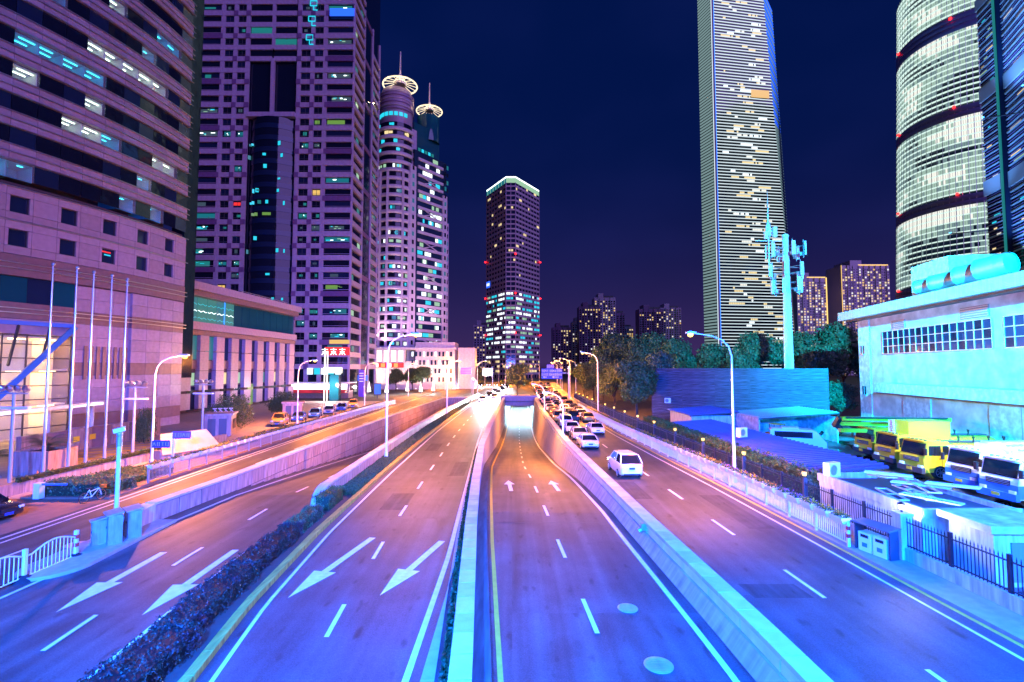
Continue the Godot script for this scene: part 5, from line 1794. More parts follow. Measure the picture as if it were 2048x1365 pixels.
# ---------- things on the left ----------
func street_left() -> void:
	for k in 5:
		var q: Array = [[-35.6, -38.4, "leftmost"], [-34.95, -39.8, "second"], [-35.1, -41.6, "third"], [-34.85, -43.2, "fourth"], [-34.9, -45.0, "rightmost"]][k]
		var t := thing("flagpole", "%s of the five tall steel flagpoles in front of the office" % q[2], "flagpole", Vector3(q[0], 0.02, q[1]), 0.0, "steel flagpoles")
		var mb := MB.new()
		mb.tube([Vector3.ZERO, Vector3(0, 2.6, 0)], [0.13, 0.12], 10)
		part(t, "base_sleeve", mb.mesh(), M.grey_metal)
		mb = MB.new()
		mb.tube([Vector3(0, 2.6, 0), Vector3(0, 9.0, 0)], [0.10, 0.085], 10)
		mb.tube([Vector3(0, 9.0, 0), Vector3(0, 16.4, 0)], [0.075, 0.05], 10)
		part(t, "pole", mb.mesh(), M.steel)
		mb = MB.new()
		mb.lathe(Vector3(0, 16.4, 0), [Vector2(0.0, 0.3), Vector2(0.1, 0.26), Vector2(0.13, 0.15), Vector2(0.1, 0.04), Vector2(0.04, 0.0)], 10)
		mb.box(Vector3(0.1, 16.1, 0), Vector3(0.25, 0.06, 0.06))
		part(t, "finial", mb.mesh(), M.steel)
	# posts with four spotlights each on two cross arms
	for q in [[-36.3, -36.6, 6.7, "spotlight post by the entrance steps, left edge"], [-34.4, -45.8, 6.8, "spotlight post behind the sign board"], [-36.6, -59.5, 6.6, "spotlight post beside the round shrub"]]:
		var t := thing("spotlight_post", q[3], "lamp post", Vector3(q[0], 0.02, q[1]), 0.0, "plaza spotlight posts")
		var H: float = q[2]
		part(t, "post", cyl("spotpost%s" % H, 0.13, 0.1, H, 10), M.grey_metal, Transform3D(Basis(), Vector3(0, H / 2, 0)))
		pb(t, "cross_arm", M.grey_metal, Vector3(0, H - 0.05, 0), Vector3(2.2, 0.1, 0.14))
		pb(t, "cross_arm", M.white_metal, Vector3(0, H - 1.1, 0), Vector3(2.3, 0.16, 0.3))
		for k in 4:
			var mb := MB.new()
			mb.lathe(Vector3.ZERO, [Vector2(0.0, 0.36), Vector2(0.16, 0.32), Vector2(0.24, 0.12), Vector2(0.25, 0.0), Vector2(0.2, 0.03), Vector2(0.0, 0.05)], 12)
			mb.tube([Vector3(0, 0.1, 0), Vector3(0, -0.2, -0.25)], 0.03, 5)
			part(t, "spotlight", mb.mesh(), M.steel, Transform3D(Basis.from_euler(Vector3(1.2, 0.2 * k, 0)), Vector3(-0.85 + 0.57 * k, H + 0.3, 0)))
	# camera pole with the two control cabinets
	var t := thing("camera_pole", "white camera pole with a bullet camera behind the control cabinets", "camera pole", Vector3(-20.7, 0, -26.6))
	var mb := MB.new()
	mb.tube([Vector3(0, 0, 0), Vector3(0, 4.4, 0)], [0.11, 0.1], 12)
	part(t, "pole", mb.mesh(), M.white_metal)
	mb = MB.new()
	mb.tube([Vector3(0, 4.4, 0), Vector3(0, 4.9, 0)], [0.13, 0.13], 12)
	mb.lathe(Vector3(0, 4.95, 0), [Vector2(0.0, 0.25), Vector2(0.12, 0.2), Vector2(0.15, 0.06), Vector2(0.1, -0.05)], 12)
	part(t, "collar", mb.mesh(), M.grey_metal)
	var cam := pb(t, "camera_body", M.white_metal, Vector3(0.05, 5.25, 0.1), Vector3(0.5, 0.2, 0.2), 0.5, 0, 0.25)
	pb(cam, "camera_hood", M.white_panel, Vector3(0.04, 0.56, 0), Vector3(1.1, 0.1, 1.2))
	for q in [[-19.25, -24.6, 1.35, "larger front control cabinet with a sloped lid by the camera pole"], [-19.0, -25.5, 1.3, "rear control cabinet with a sloped lid by the camera pole"], [-19.75, -24.35, 1.1, "narrow side cabinet on the left of the control cabinets"]]:
		var w := 1.0 if q[2] > 1.2 else 0.4
		var c := thing("control_cabinet", q[3], "cabinet", Vector3(q[0], 0.1, q[1]), -0.75, "control cabinets")
		pb(c, "body", M.cabinet, Vector3(0, q[2] / 2 + 0.05, 0), Vector3(w, q[2], 0.55))
		pb(c, "lid", M.galvanised, Vector3(0, q[2] + 0.1, 0.02), Vector3(w + 0.08, 0.06, 0.68), 0, 0.14)
		pb(c, "plinth", M.concrete, Vector3(0, 0.0, 0), Vector3(w + 0.04, 0.14, 0.6))
		pb(c, "door_seam", M.grey_metal, Vector3(0, q[2] / 2 + 0.05, 0.277), Vector3(0.015, q[2] * 0.9, 0.006))
		pb(c, "lock", M.black_metal, Vector3(0.12, q[2] * 0.6, 0.29), Vector3(0.04, 0.1, 0.03))
	# traffic island below the cabinets
	mb = MB.new()
	var pts := PackedVector2Array()
	for k in 17:
		var a := PI * k / 16.0
		pts.append(Vector2(-19.4 + cos(a) * 1.25, 22.0 - sin(a) * 1.6))
	pts.append(Vector2(-20.7, 28.2))
	pts.append(Vector2(-18.6, 28.2))
	pts.reverse()
	if Geometry2D.is_polygon_clockwise(pts):
		pts.reverse()
	mb.extrude(pts, 0.0, 0.14, Transform3D(Basis(Vector3(1, 0, 0), Vector3(0, 0, -1), Vector3(0, 1, 0)), Vector3.ZERO))
	struct("traffic_island", mb.mesh(), M.kerb)
	# arched white railing in the near left
	t = thing("guard_railing", "arched white railing with a red striped end post, near left", "railing")
	for k in 4:
		var z0 := -22.8 + 2.35 * k
		var p0 := Vector3(-19.55 - 0.02 * k, 0.0, z0)
		mb = MB.new()
		for s in 13:
			var u := s / 12.0
			var h := 0.95 + 0.28 * sin(PI * clampf(u * 1.1, 0, 1))
			mb.tube([p0 + Vector3(0, 0.12, u * 2.2), p0 + Vector3(0, h, u * 2.2)], 0.02, 5)
		var top := []
		for s in 13:
			var u := s / 12.0
			top.append(p0 + Vector3(0, 0.95 + 0.28 * sin(PI * clampf(u * 1.1, 0, 1)), u * 2.2))
		mb.tube(top, 0.035, 6)
		mb.tube([p0 + Vector3(0, 0.14, 0), p0 + Vector3(0, 0.14, 2.2)], 0.03, 6)
		part(t, "railing_panel", mb.mesh(), M.white_metal)
		pb(t, "post", M.white_metal, p0 + Vector3(0, 0.62, -0.07), Vector3(0.13, 1.24, 0.13))
		mb = MB.new()
		mb.lathe(p0 + Vector3(0, 0, -0.07), [Vector2(0.42, 0.0), Vector2(0.38, 0.06), Vector2(0.12, 0.22), Vector2(0.0, 0.23)], 8)
		part(t, "post_foot", mb.mesh(), M.rubber)
		if k == 0:
			for s in 2:
				pb(t, "red_stripe", M.red, p0 + Vector3(0, 0.6 + 0.36 * s, -0.07), Vector3(0.15, 0.17, 0.15))
	# raised planter wall, steps, planter box with the cycad
	t = thing("planter_wall", "long low orange lit planter wall behind the hedge", "wall")
	for k in 12:
		var z := -33.5 - 2.2 * k
		pb(t, "wall_block", M.cladding if k % 3 else M.cladding_b, Vector3(-33.5 - 0.0 * k, 0.42, z), Vector3(0.5, 0.8, 2.16))
	t = thing("parking_wall", "brown stone wall with two yellow notices behind the hatched bays", "wall")
	for k in 7:
		pb(t, "wall_stone", M.granite_dark if k % 2 else M.cladding_b, Vector3(-45.2, 1.1, -47.5 - 2.6 * k), Vector3(0.5, 2.2, 2.56))
	for k in 2:
		pb(t, "notice", M.plate_yellow, Vector3(-44.92, 1.2, -52.0 - 2.0 * k), Vector3(0.05, 0.55, 0.75))
	t = thing("steps", "pale stone steps up to the office entrance", "steps")
	for k in 7:
		pb(t, "step", M.plaza, Vector3(-40.0 - 0.45 * k, 0.09 + 0.08 * k, -37.0), Vector3(0.45, 0.16 * (k + 1), 5.0))
	t = thing("planter_box", "square brown stone planter at the foot of the flagpoles", "planter", Vector3(-38.0, 0.02, -41.2))
	for s in [-1, 1]:
		pb(t, "side_slab", M.cladding_b, Vector3(s * 1.35, 0.95, 0), Vector3(0.16, 1.9, 2.7))
		pb(t, "side_slab", M.cladding, Vector3(0, 0.95, s * 1.27), Vector3(2.52, 1.9, 0.16))
	pb(t, "soil", M.earth, Vector3(0, 0.9, 0), Vector3(2.5, 1.7, 2.3))
	palm(Vector3(-38.0, 1.75, -41.2), 2.3, "leafy cycad growing in the square brown planter")
	palm(Vector3(-43.2, 0.6, -42.0), 1.8, "smaller cycad behind the planter, by the glazed entrance")
	# slanted sign board on a stone base
	t = thing("sign_board", "slanting pale board on a stone base, by the left kerb", "sign", Vector3(-30.2, 0.1, -46.6), 1.15)
	pb(t, "stone_base", M.cladding, Vector3(0.4, 0.55, -0.4), Vector3(5.2, 1.1, 1.0))
	mb = MB.new()
	mb.extrude(PackedVector2Array([Vector2(-2.6, 0), Vector2(2.9, 0), Vector2(2.3, 2.2), Vector2(-2.0, 2.2)]), -0.06, 0.06)
	part(t, "board_face", mb.mesh(), M.board, Transform3D(Basis.from_euler(Vector3(-0.7, 0, 0)), Vector3(0.3, 0.75, 0.5)))
	t = thing("street_sign", "blue and violet street name plates on a white post", "sign", Vector3(-28.6, 0.12, -42.6))
	pb(t, "post", M.white_metal, Vector3(0, 1.5, 0), Vector3(0.14, 3.0, 0.14))
	for q in [[-1.0, 2.0, "sign_blue", 4], [0.75, 2.75, "sign_violet", 4]]:
		var pl := pb(t, "name_plate", M[q[2]], Vector3(q[0], q[1], 0.06), Vector3(1.5, 0.6, 0.05))
		for k in int(q[3]):
			mb = MB.new()
			glyph(mb, k + int(q[1] * 3), Vector3(-0.36 + 0.24 * k, 0.02, 0.7), Vector2(0.09, 0.24), 0.02)
			part(pl, "character", mb.mesh(), M.sign_white)
	bicycle(Vector3(-26.6, 0.06, -32.2), 1.35)
	# low kiosks
	for q in [[-36.8, -63.5, "brown kiosk with folded furniture on its roof, left of the round shrub"], [-37.0, -85.0, "brown kiosk right of the round shrub"]]:
		t = thing("kiosk", q[2], "kiosk", Vector3(q[0], 0.1, q[1]), 0.35, "small brown kiosks")
		pb(t, "body", M.cladding_b, Vector3(0, 1.3, 0), Vector3(3.0, 2.6, 3.6))
		pb(t, "roof", M.cladding, Vector3(0, 2.7, 0), Vector3(3.4, 0.22, 4.0))
		for s in 2:
			pb(t, "door", M.dark_metal, Vector3(-0.6 + 1.2 * s, 1.15, 1.82), Vector3(0.85, 2.1, 0.08))
		pb(t, "window_pane", M.dark_glass, Vector3(1.52, 1.4, -0.3), Vector3(0.06, 1.2, 1.8))
		if q[1] > -70:
			for s in 4:
				mb = MB.new()
				mb.bar(Vector3(-0.9 + 0.6 * s, 2.85, -1.0), Vector3(-0.5 + 0.6 * s, 3.35, 0.2), 0.06)
				mb.bar(Vector3(-0.9 + 0.6 * s, 3.35, -0.2), Vector3(-0.5 + 0.6 * s, 2.85, -0.6), 0.06)
				mb.box(Vector3(-0.7 + 0.6 * s, 3.3, -0.4), Vector3(0.4, 0.06, 0.5))
				part(t, "folded_chair", mb.mesh(), M.white_metal)
	t = thing("barrier_gate", "blue and white gate arm on the driveway edge", "barrier", Vector3(-30.6, 0.1, -32.8))
	pb(t, "cabinet", M.white_metal, Vector3(0, 0.5, 0), Vector3(0.4, 1.0, 0.4))
	pb(t, "arm", M.truck_blue, Vector3(0.9, 0.9, 0), Vector3(1.8, 0.12, 0.1))
	t = thing("traffic_cone", "small orange cone by the leftmost flagpole", "cone", Vector3(-36.2, 0.02, -38.6))
	mb = MB.new()
	mb.lathe(Vector3.ZERO, [Vector2(0.2, 0.0), Vector2(0.2, 0.03), Vector2(0.14, 0.04), Vector2(0.03, 0.7), Vector2(0, 0.7)], 12)
	part(t, "body", mb.mesh(), M.orange)
	mb = MB.new()
	mb.lathe(Vector3.ZERO, [Vector2(0.105, 0.3), Vector2(0.075, 0.48)], 12)
	part(t, "stripe", mb.mesh(), M.sign_white)

# a few brush strokes that read as a character at this size
func glyph(mb: MB, k: int, o: Vector3, s: Vector2, w: float) -> void:
	var sets := [
		[[-1, 0.9, 1, 0.9], [0, 1, 0, -1], [-1, 0, 1, 0], [-0.9, -1, 0.9, -1]],
		[[-0.9, 1, -0.9, -1], [-0.9, 1, 0.9, 1], [0.9, 1, 0.9, -1], [-0.9, 0, 0.9, 0], [-0.9, -1, 0.9, -1]],
		[[-1, 0.5, 1, 0.5], [0, 1, -0.9, -1], [0, 0.5, 0.9, -1]],
		[[-0.7, 1, -0.7, -1], [-1, 0.4, -0.3, 0.4], [0, 0.9, 1, 0.9], [0.5, 0.9, 0.5, -1], [0, 0, 1, 0], [0, -1, 1, -1]]]
	for q in sets[k % 4]:
		mb.bar(o + Vector3(q[0] * s.x, q[1] * s.y, 0), o + Vector3(q[2] * s.x, q[3] * s.y, 0.001), w)

func palm(at: Vector3, size: float, label: String) -> void:
	var t := thing("cycad", label, "plant", at, 0.0, "cycads by the entrance")
	part(t, "trunk", cyl("cycadtrunk", 0.22, 0.18, 0.7, 10), M.bark, Transform3D(Basis(), Vector3(0, 0.2, 0)))
	var r := RandomNumberGenerator.new()
	r.seed = int(size * 100)
	var tone: Color = M.leaf_palm.get_meta("tone")
	for k in 26:
		var mb := MB.new()
		mb.tinted = true
		var a := TAU * k / 26.0 * 2.0 + r.randf() * 0.3
		var lift := r.randf_range(0.2, 1.25)
		var d := Vector3(cos(a), 0, sin(a))
		var side := Vector3(-sin(a), 0, cos(a))
		var L := size * r.randf_range(0.75, 1.05)
		for j in 16:
			var u := j / 16.0
			var p := Vector3(0, 0.5, 0) + d * L * u * cos(lift * 0.6) + Vector3.UP * L * (lift * u - 0.85 * u * u * (0.5 + lift * 0.4))
			for s in [-1, 1]:
				var q: float = r.randf_range(0.7, 1.35)
				mb.col = Color(tone.r * q, tone.g * q, tone.b * q)
				var w := 0.26 * size * (0.35 + sin(PI * minf(u + 0.15, 1.0)))
				mb.tri(p - d * 0.03, p + d * 0.03, p + side * s * w + d * w * 0.55 - Vector3.UP * w * 0.25)
		part(t, "frond", mb.mesh(), M.leaf_palm)

func ring_mesh(R: float, r: float, n := 24) -> ArrayMesh:
	var mb := MB.new()
	var p := []
	for k in n + 1:
		p.append(Vector3(cos(TAU * k / n) * R, sin(TAU * k / n) * R, 0))
	mb.tube(p, r, 6, false)
	return mb.mesh()

func bicycle(at: Vector3, turn: float) -> void:
	var t := thing("bicycle", "white and orange bicycle parked against the low hedge", "bicycle", at, turn)
	for x in [-0.53, 0.53]:
		var w := part(t, "wheel", ring_mesh(0.32, 0.025), M.rubber, Transform3D(Basis(), Vector3(x, 0.34, 0)))
		part(w, "rim", ring_mesh(0.29, 0.012), M.orange)
		var sp := MB.new()
		for k in 8:
			sp.tube([Vector3.ZERO, Vector3(cos(TAU * k / 8), sin(TAU * k / 8), 0) * 0.29], 0.004, 3)
		part(w, "spokes", sp.mesh(), M.steel)
	var mb := MB.new()
	var bb := Vector3(-0.08, 0.32, 0)
	var seat := Vector3(-0.22, 0.78, 0)
	var head := Vector3(0.38, 0.78, 0)
	for q in [[bb, seat], [bb, head], [seat + Vector3(0.03, -0.12, 0), head], [bb, Vector3(-0.53, 0.34, 0)], [seat, Vector3(-0.53, 0.34, 0)], [head, Vector3(0.53, 0.34, 0)]]:
		mb.tube([q[0], q[1]], 0.025, 6)
	part(t, "frame", mb.mesh(), M.white_metal)
	mb = MB.new()
	mb.tube([head, Vector3(0.34, 0.98, 0)], 0.02, 6)
	mb.tube([Vector3(0.24, 1.0, -0.28), Vector3(0.34, 0.98, 0), Vector3(0.24, 1.0, 0.28)], 0.018, 6)
	part(t, "handlebar", mb.mesh(), M.black_metal)
	pb(t, "saddle", M.black_metal, Vector3(-0.25, 0.86, 0), Vector3(0.28, 0.07, 0.16))
	var bk := MB.new()
	for k in 5:
		bk.box(Vector3(0.6, 0.74 + 0.045 * k, 0), Vector3(0.26, 0.02, 0.32))
	part(t, "basket", bk.mesh(), M.orange)

# ---------- fences ----------
func flower_box_meshes() -> void:
	var mb := MB.new()
	mb.extrude(PackedVector2Array([Vector2(-0.16, 0), Vector2(0.16, 0), Vector2(0.22, 0.24), Vector2(-0.22, 0.24)]), -0.42, 0.42)
	mb.box(Vector3(0, 0.25, 0), Vector3(0.5, 0.05, 0.92))
	cache["tub"] = mb.mesh()
	for v in 3:
		var r := RandomNumberGenerator.new()
		r.seed = 60 + v
		mb = MB.new()
		mb.tinted = true
		for k in 170:
			var p := Vector3(r.randf_range(-0.24, 0.24), 0.28 + absf(r.randfn()) * 0.09, r.randf_range(-0.46, 0.46))
			leaf(mb, p, Vector3.UP, 0.11, Color(0.05, 0.10, 0.025), r)
		cache["greens%d" % v] = mb.mesh()
		mb = MB.new()
		mb.tinted = true
		for k in 60:
			var p := Vector3(r.randf_range(-0.22, 0.22), 0.38 + absf(r.randfn()) * 0.07, r.randf_range(-0.44, 0.44))
			var tone: Color = [Color(0.62, 0.24, 0.02), Color(0.65, 0.42, 0.02), Color(0.26, 0.10, 0.46)][(v + (1 if r.randf() < 0.25 else 0)) % 3]
			leaf(mb, p, Vector3.UP, 0.1, tone, r, 0.5)
		cache["petals%d" % v] = mb.mesh()

func flower_box(at: Vector3, turn: float, v: int, label: String, group: String) -> void:
	var t := thing("flower_box", label, "flower box", at, turn, group)
	part(t, "tub", cache["tub"], M.white_metal)
	part(t, "leaves", cache["greens%d" % v], M.leaf)
	part(t, "flowers", cache["petals%d" % v], M.leaf)

func fences() -> void:
	flower_box_meshes()
	# white railing with flower boxes along the right pavement
	var t := thing("pavement_railing", "white picket railing carrying flower boxes on the right kerb", "railing")
	var panel := MB.new()
	panel.box(Vector3(0, 0.16, 0), Vector3(0.05, 0.06, 2.3))
	panel.box(Vector3(0, 0.92, 0), Vector3(0.05, 0.07, 2.3))
	for k in 15:
		panel.box(Vector3(0, 0.54, -1.07 + k * 0.153), Vector3(0.028, 0.72, 0.028))
	var pm := panel.mesh()
	for k in 34:
		var z := -24.0 - 2.4 * k
		var x := f(ER, z) + 0.22
		var turn := atan2(f(ER, z) - f(ER, z - 2.4), 2.4)
		part(t, "railing_panel", pm, M.white_metal, Transform3D(Basis.from_euler(Vector3(0, turn, 0)), Vector3((x + f(ER, z - 2.4) + 0.22) / 2, 0.12, z - 1.2)))
		pb(t, "post", M.white_metal, Vector3(x, 0.67, z), Vector3(0.11, 1.12, 0.11))
		if k == 0:
			for s in 2:
				pb(t, "red_stripe", M.red, Vector3(x, 0.62 + 0.36 * s, z), Vector3(0.125, 0.18, 0.125))
		if k < 28:
			for s in 2:
				var zz := z - 0.55 - 1.2 * s
				flower_box(Vector3(f(ER, zz) + 0.22, 1.12, zz), turn, (k + s) % 3, "white flower box on the railing of the right kerb", "flower boxes on the right railing")
	# grey railing with flower boxes on the left kerb
	t = thing("pavement_railing", "grey picket railing carrying flower boxes on the left kerb", "railing")
	for k in 34:
		var z := -37.0 - 2.4 * k
		var x := f(CL, z) - 0.35
		var turn := atan2(f(CL, z) - f(CL, z - 2.4), 2.4)
		part(t, "railing_panel", pm, M.galvanised, Transform3D(Basis.from_euler(Vector3(0, turn, 0)), Vector3((x + f(CL, z - 2.4) - 0.35) / 2, 0.12, z - 1.2)))
		pb(t, "post", M.galvanised, Vector3(x, 0.67, z), Vector3(0.11, 1.12, 0.11))
		for s in 2:
			if k < 30:
				var zz := z - 0.55 - 1.2 * s
				flower_box(Vector3(f(CL, zz) - 0.35, 1.12, zz), turn, (k + s) % 3, "white flower box on the railing of the left kerb", "flower boxes on the left railing")
	# black spear fence on a low white wall, with lantern posts
	t = thing("spear_fence", "black spear fence on a low white wall beside the right pavement", "fence")
	var spears := MB.new()
	spears.box(Vector3(0, 0.75, 0), Vector3(0.05, 0.05, 2.3))
	spears.box(Vector3(0, 1.75, 0), Vector3(0.05, 0.05, 2.3))
	for k in 15:
		var z := -1.08 + k * 0.154
		spears.box(Vector3(0, 1.24, z), Vector3(0.026, 1.15, 0.026))
		spears.tube([Vector3(0, 1.8, z), Vector3(0, 1.86, z), Vector3(0, 2.0, z)], [0.013, 0.03, 0.002], 4, false)
	var sm := spears.mesh()
	for k in 52:
		var z := -13.2 - 2.343 * k
		var x := f(FR, z)
		var turn := atan2(f(FR, z) - f(FR, z - 2.343), 2.343)
		var xm := (x + f(FR, z - 2.343)) / 2
		part(t, "spear_panel", sm, M.black_metal, Transform3D(Basis.from_euler(Vector3(0, turn, 0)), Vector3(xm, 0.0, z - 1.17)))
		if k % 3 != 1:
			pb(t, "post", M.black_metal, Vector3(x, 1.25, z), Vector3(0.12, 1.5, 0.12))
		pb(t, "base_wall", M.tile_white, Vector3(xm, 0.35, z - 1.17), Vector3(0.26, 0.62, 2.33), turn)
	for k in 16:
		var z := -22.6 - 7.03 * k
		if k == 0:
			var g := thing("gate_pillar", "white gate pillar with a glowing lantern at the yard entrance", "pillar", Vector3(f(FR, z), 0.0, z))
			pb(g, "shaft", M.tile_white, Vector3(0, 1.0, 0), Vector3(0.5, 2.0, 0.5))
			pb(g, "cap", M.coping, Vector3(0, 2.06, 0), Vector3(0.62, 0.12, 0.62))
		else:
			pb(t, "lantern_post", M.dark_metal, Vector3(f(FR, z), 1.35, z), Vector3(0.2, 1.5, 0.2))
		var l := thing("post_lantern", "small glowing lantern on the gate pillar" if k == 0 else "warm lantern on the black spear fence, %s after the gate pillar" % ["", "first", "second", "third", "fourth", "fifth", "sixth", "seventh", "eighth", "ninth", "tenth", "eleventh", "twelfth", "thirteenth", "fourteenth", "fifteenth"][k], "lantern", Vector3(f(FR, z), 2.12, z), 0.0, "" if k == 0 else "lanterns along the black fence")
		var mb := MB.new()
		mb.tube([Vector3(0, 0, 0), Vector3(0, 0.1, 0)], 0.05, 8)
		mb.lathe(Vector3(0, 0.34, 0), [Vector2(0.16, 0.0), Vector2(0.13, 0.04), Vector2(0.0, 0.12)], 8)
		part(l, "bracket", mb.mesh(), M.black_metal)
		mb = MB.new()
		mb.lathe(Vector3(0, 0.1, 0), [Vector2(0.0, 0.0), Vector2(0.09, 0.01), Vector2(0.13, 0.13), Vector2(0.12, 0.23)], 10)
		part(l, "lamp_globe", mb.mesh(), M.lantern if k else M.sign_glow_white)
		omni(l, Vector3(0, 0.22, 0), Color(1.0, 0.72, 0.35) if k else Color(0.95, 0.97, 1.0), 5.0 if k else 12.0, 0.08, 15.0)

func plants() -> void:
	# planted median between the ramp and the near left carriageway
	var mb := MB.new()
	ribbon(mb, HL, BL, 0.1, 60, -33, 0.1, -0.3)
	struct("median_bed", mb.mesh(), M.earth)
	mb = MB.new()
	ribbon(mb, HL, BL, 0.12, -33, -150, 0.25, -0.3)
	struct("verge", mb.mesh(), M.earth)
	var k := thing("yellow_kerb", "yellow painted kerb along the left carriageway", "kerb")
	slabs(k, "kerb_stone", BL, -0.16, 0.06, Vector3(0.3, 0.26, 1.2), 4.0, -120, 0.02, [M.yellow_kerb])
	var i := 0
	for q in [[-8.0, 5.2, "leaf_purple"], [-13.1, 5.0, "leaf_purple"], [-18.1, 5.0, "leaf_purple"], [-23.1, 5.0, "leaf_purple"], [-27.3, 3.2, "leaf_dark"], [-31.2, 2.6, "leaf_hedge"]]:
		var z: float = q[0]
		var x0 := f(HL, z) + 0.4
		var x1 := f(BL, z) - 0.75
		var tone: Color = M[q[2]].get_meta("tone")
		var o := thing("median_hedge", ["dark red leaved hedge filling the bottom edge of the median", "dark red leaved hedge, second block from the bottom edge", "dark red leaved hedge, middle block of the median", "dark red leaved hedge, fourth block of the median", "short green hedge block before the gap in the median", "trimmed green hedge block next to the parapet's rounded end"][i], "hedge", Vector3((x0 + x1) / 2, 0.1, z), atan2(f(HL, z + 2) - f(HL, z - 2), 4.0), "median hedges")
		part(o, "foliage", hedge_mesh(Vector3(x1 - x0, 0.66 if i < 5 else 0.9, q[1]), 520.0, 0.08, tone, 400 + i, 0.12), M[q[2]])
		part(o, "stems", hedge_mesh(Vector3(x1 - x0 - 0.5, 0.3, q[1] - 0.2), 12.0, 0.05, Color(0.05, 0.035, 0.02), 450 + i, 0.03), M.leaf_dark)
		i += 1
	# grass: blades on the verge, the strip beside the underpass wall and the left planting
	var r := RandomNumberGenerator.new()
	r.seed = 77
	mb = MB.new()
	mb.tinted = true
	for n in 26000:
		var z := -33.5 - 85.0 * pow(r.randf(), 1.6)
		var x := r.randf_range(f(HL, z) + 0.35, f(BL, z) - 0.35)
		leaf(mb, Vector3(x, 0.2 + r.randf() * 0.1, z), Vector3.UP, 0.22, Color(0.07, 0.085, 0.025), r, 1.4)
	var g := stuff(tag(part(self, "verge_grass", mb.mesh(), M.leaf), "rough grass on the verge beside the tiled parapet", "grass"))
	mb = MB.new()
	mb.tinted = true
	for n in 14000:
		var z := -7.0 - 55.0 * pow(r.randf(), 1.4)
		var x := f(DL, z) - 0.62 - r.randf() * 0.26
		leaf(mb, Vector3(x, 0.06 + r.randf() * 0.22, z), Vector3(-1, 0.6, 0), 0.16, Color(0.04, 0.09, 0.03), r, 1.0)
	g = stuff(tag(part(self, "strip_grass", mb.mesh(), M.leaf), "narrow strip of grass along the left underpass wall", "grass"))
	# left planting
	var hedges := [[Vector3(-29.0, 0.1, -34.6), Vector3(5.0, 0.85, 2.6), "dark clipped hedge behind the parked bicycle", "leaf_dark"], [Vector3(-29.6, 0.1, -38.6), Vector3(4.6, 0.5, 5.0), "yellowish low hedge bed in front of the flagpoles", "leaf_hedge"], [Vector3(-30.0, 0.1, -53.5), Vector3(1.6, 0.6, 9.0), "low clipped hedge strip right of the sign board", "leaf_hedge"], [Vector3(-30.4, 0.1, -66.0), Vector3(1.6, 0.6, 10.0), "low clipped hedge strip in front of the round shrub", "leaf_hedge"], [Vector3(-33.4, 0.8, -44.0), Vector3(0.5, 0.3, 20.0), "thin planting on top of the long planter wall", "leaf_hedge"]]
	i = 0
	for q in hedges:
		var o := thing("low_hedge", q[2], "hedge", q[0], 0.0, "hedges on the left pavement")
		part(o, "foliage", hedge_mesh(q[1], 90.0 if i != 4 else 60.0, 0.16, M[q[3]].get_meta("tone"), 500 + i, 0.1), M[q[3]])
		i += 1
	for q in [[Vector3(-40.2, 0.1, -71.5), 6.4, 5.4, "large dark round shrub in front of the granite hall"], [Vector3(-44.0, 0.1, -96.0), 5.6, 4.6, "second dark round shrub further along the granite hall"], [Vector3(-42.0, 0.1, -57.5), 2.6, 4.4, "narrow dark shrub beside the brown kiosk"]]:
		var o := thing("round_shrub", q[3], "shrub", q[0], 0.0, "shrubs by the granite hall")
		var s := Vector3(q[1] / 6.4, q[2] / 5.4, q[1] / 6.4)
		part(o, "stem", cyl("shrubstem", 0.14, 0.08, 2.4, 7), M.bark, Transform3D(Basis.from_scale(s), Vector3(0, 1.0, 0)))
		part(o, "foliage", crown_mesh("shrub", [[Vector3(-1.3, 2.0, 0.3), 1.9], [Vector3(1.4, 1.8, 0.2), 1.9], [Vector3(0, 3.2, 0), 1.9], [Vector3(0.2, 1.6, 1.2), 1.7], [Vector3(0.9, 3.4, -0.8), 1.5], [Vector3(-0.8, 1.2, 1.3), 1.3]], 7000, 0.24, M.leaf.get_meta("tone")), M.leaf, Transform3D(Basis.from_scale(s), Vector3.ZERO))
	# roadside trees on the right
	var rt := [[20.6, -83, 1.3, 1.3, 0, "leaf", "nearest bushy tree at the right fence, beside the slatted enclosure"], [20.4, -100, 1.15, 1.25, 1, "leaf", "tree behind the second right street lamp"], [21.0, -116, 1.2, 1.2, 2, "leaf", "sodium lit tree just past the second right street lamp"], [21.6, -133, 1.2, 1.3, 3, "leaf", "sodium lit tree near the third right street lamp"], [22.6, -152, 1.2, 1.3, 0, "leaf", "tree behind the blue direction sign"], [24.5, -172, 1.2, 1.3, 2, "leaf", "farthest tree of the right roadside row"], [26.5, -93, 1.2, 1.5, 3, "leaf_dark", "dark tree behind the first roadside tree"]]
	for q in rt:
		tree(Vector3(q[0], 0, q[1]), q[4], Vector3(q[2], q[3], q[2]), q[1] * 0.7, q[5], q[6], "roadside trees on the right")
	var bk := [[34, -168, 2.5, 2.7, 1, "tall dark tree crown left of the bright right lamp"], [43, -160, 2.2, 2.55, 0, "tall dark tree crown directly above the roadside row"], [50, -150, 2.0, 2.2, 2, "dark tree behind the bright right lamp"], [58, -142, 2.0, 2.0, 3, "dark tree between the lamp and the antenna mast"], [62, -128, 2.2, 2.35, 1, "green tree left of the antenna mast"], [70, -122, 2.0, 2.2, 0, "green tree just right of the antenna mast"], [78, -118, 2.1, 2.4, 2, "tall green tree against the gold lit blocks"], [80, -108, 2.0, 2.0, 3, "green tree at the depot's left corner"], [66, -106, 1.7, 1.7, 2, "lower green tree in front of the antenna mast trees"], [55, -118, 1.6, 1.5, 0, "low dark tree behind the slatted enclosure"]]
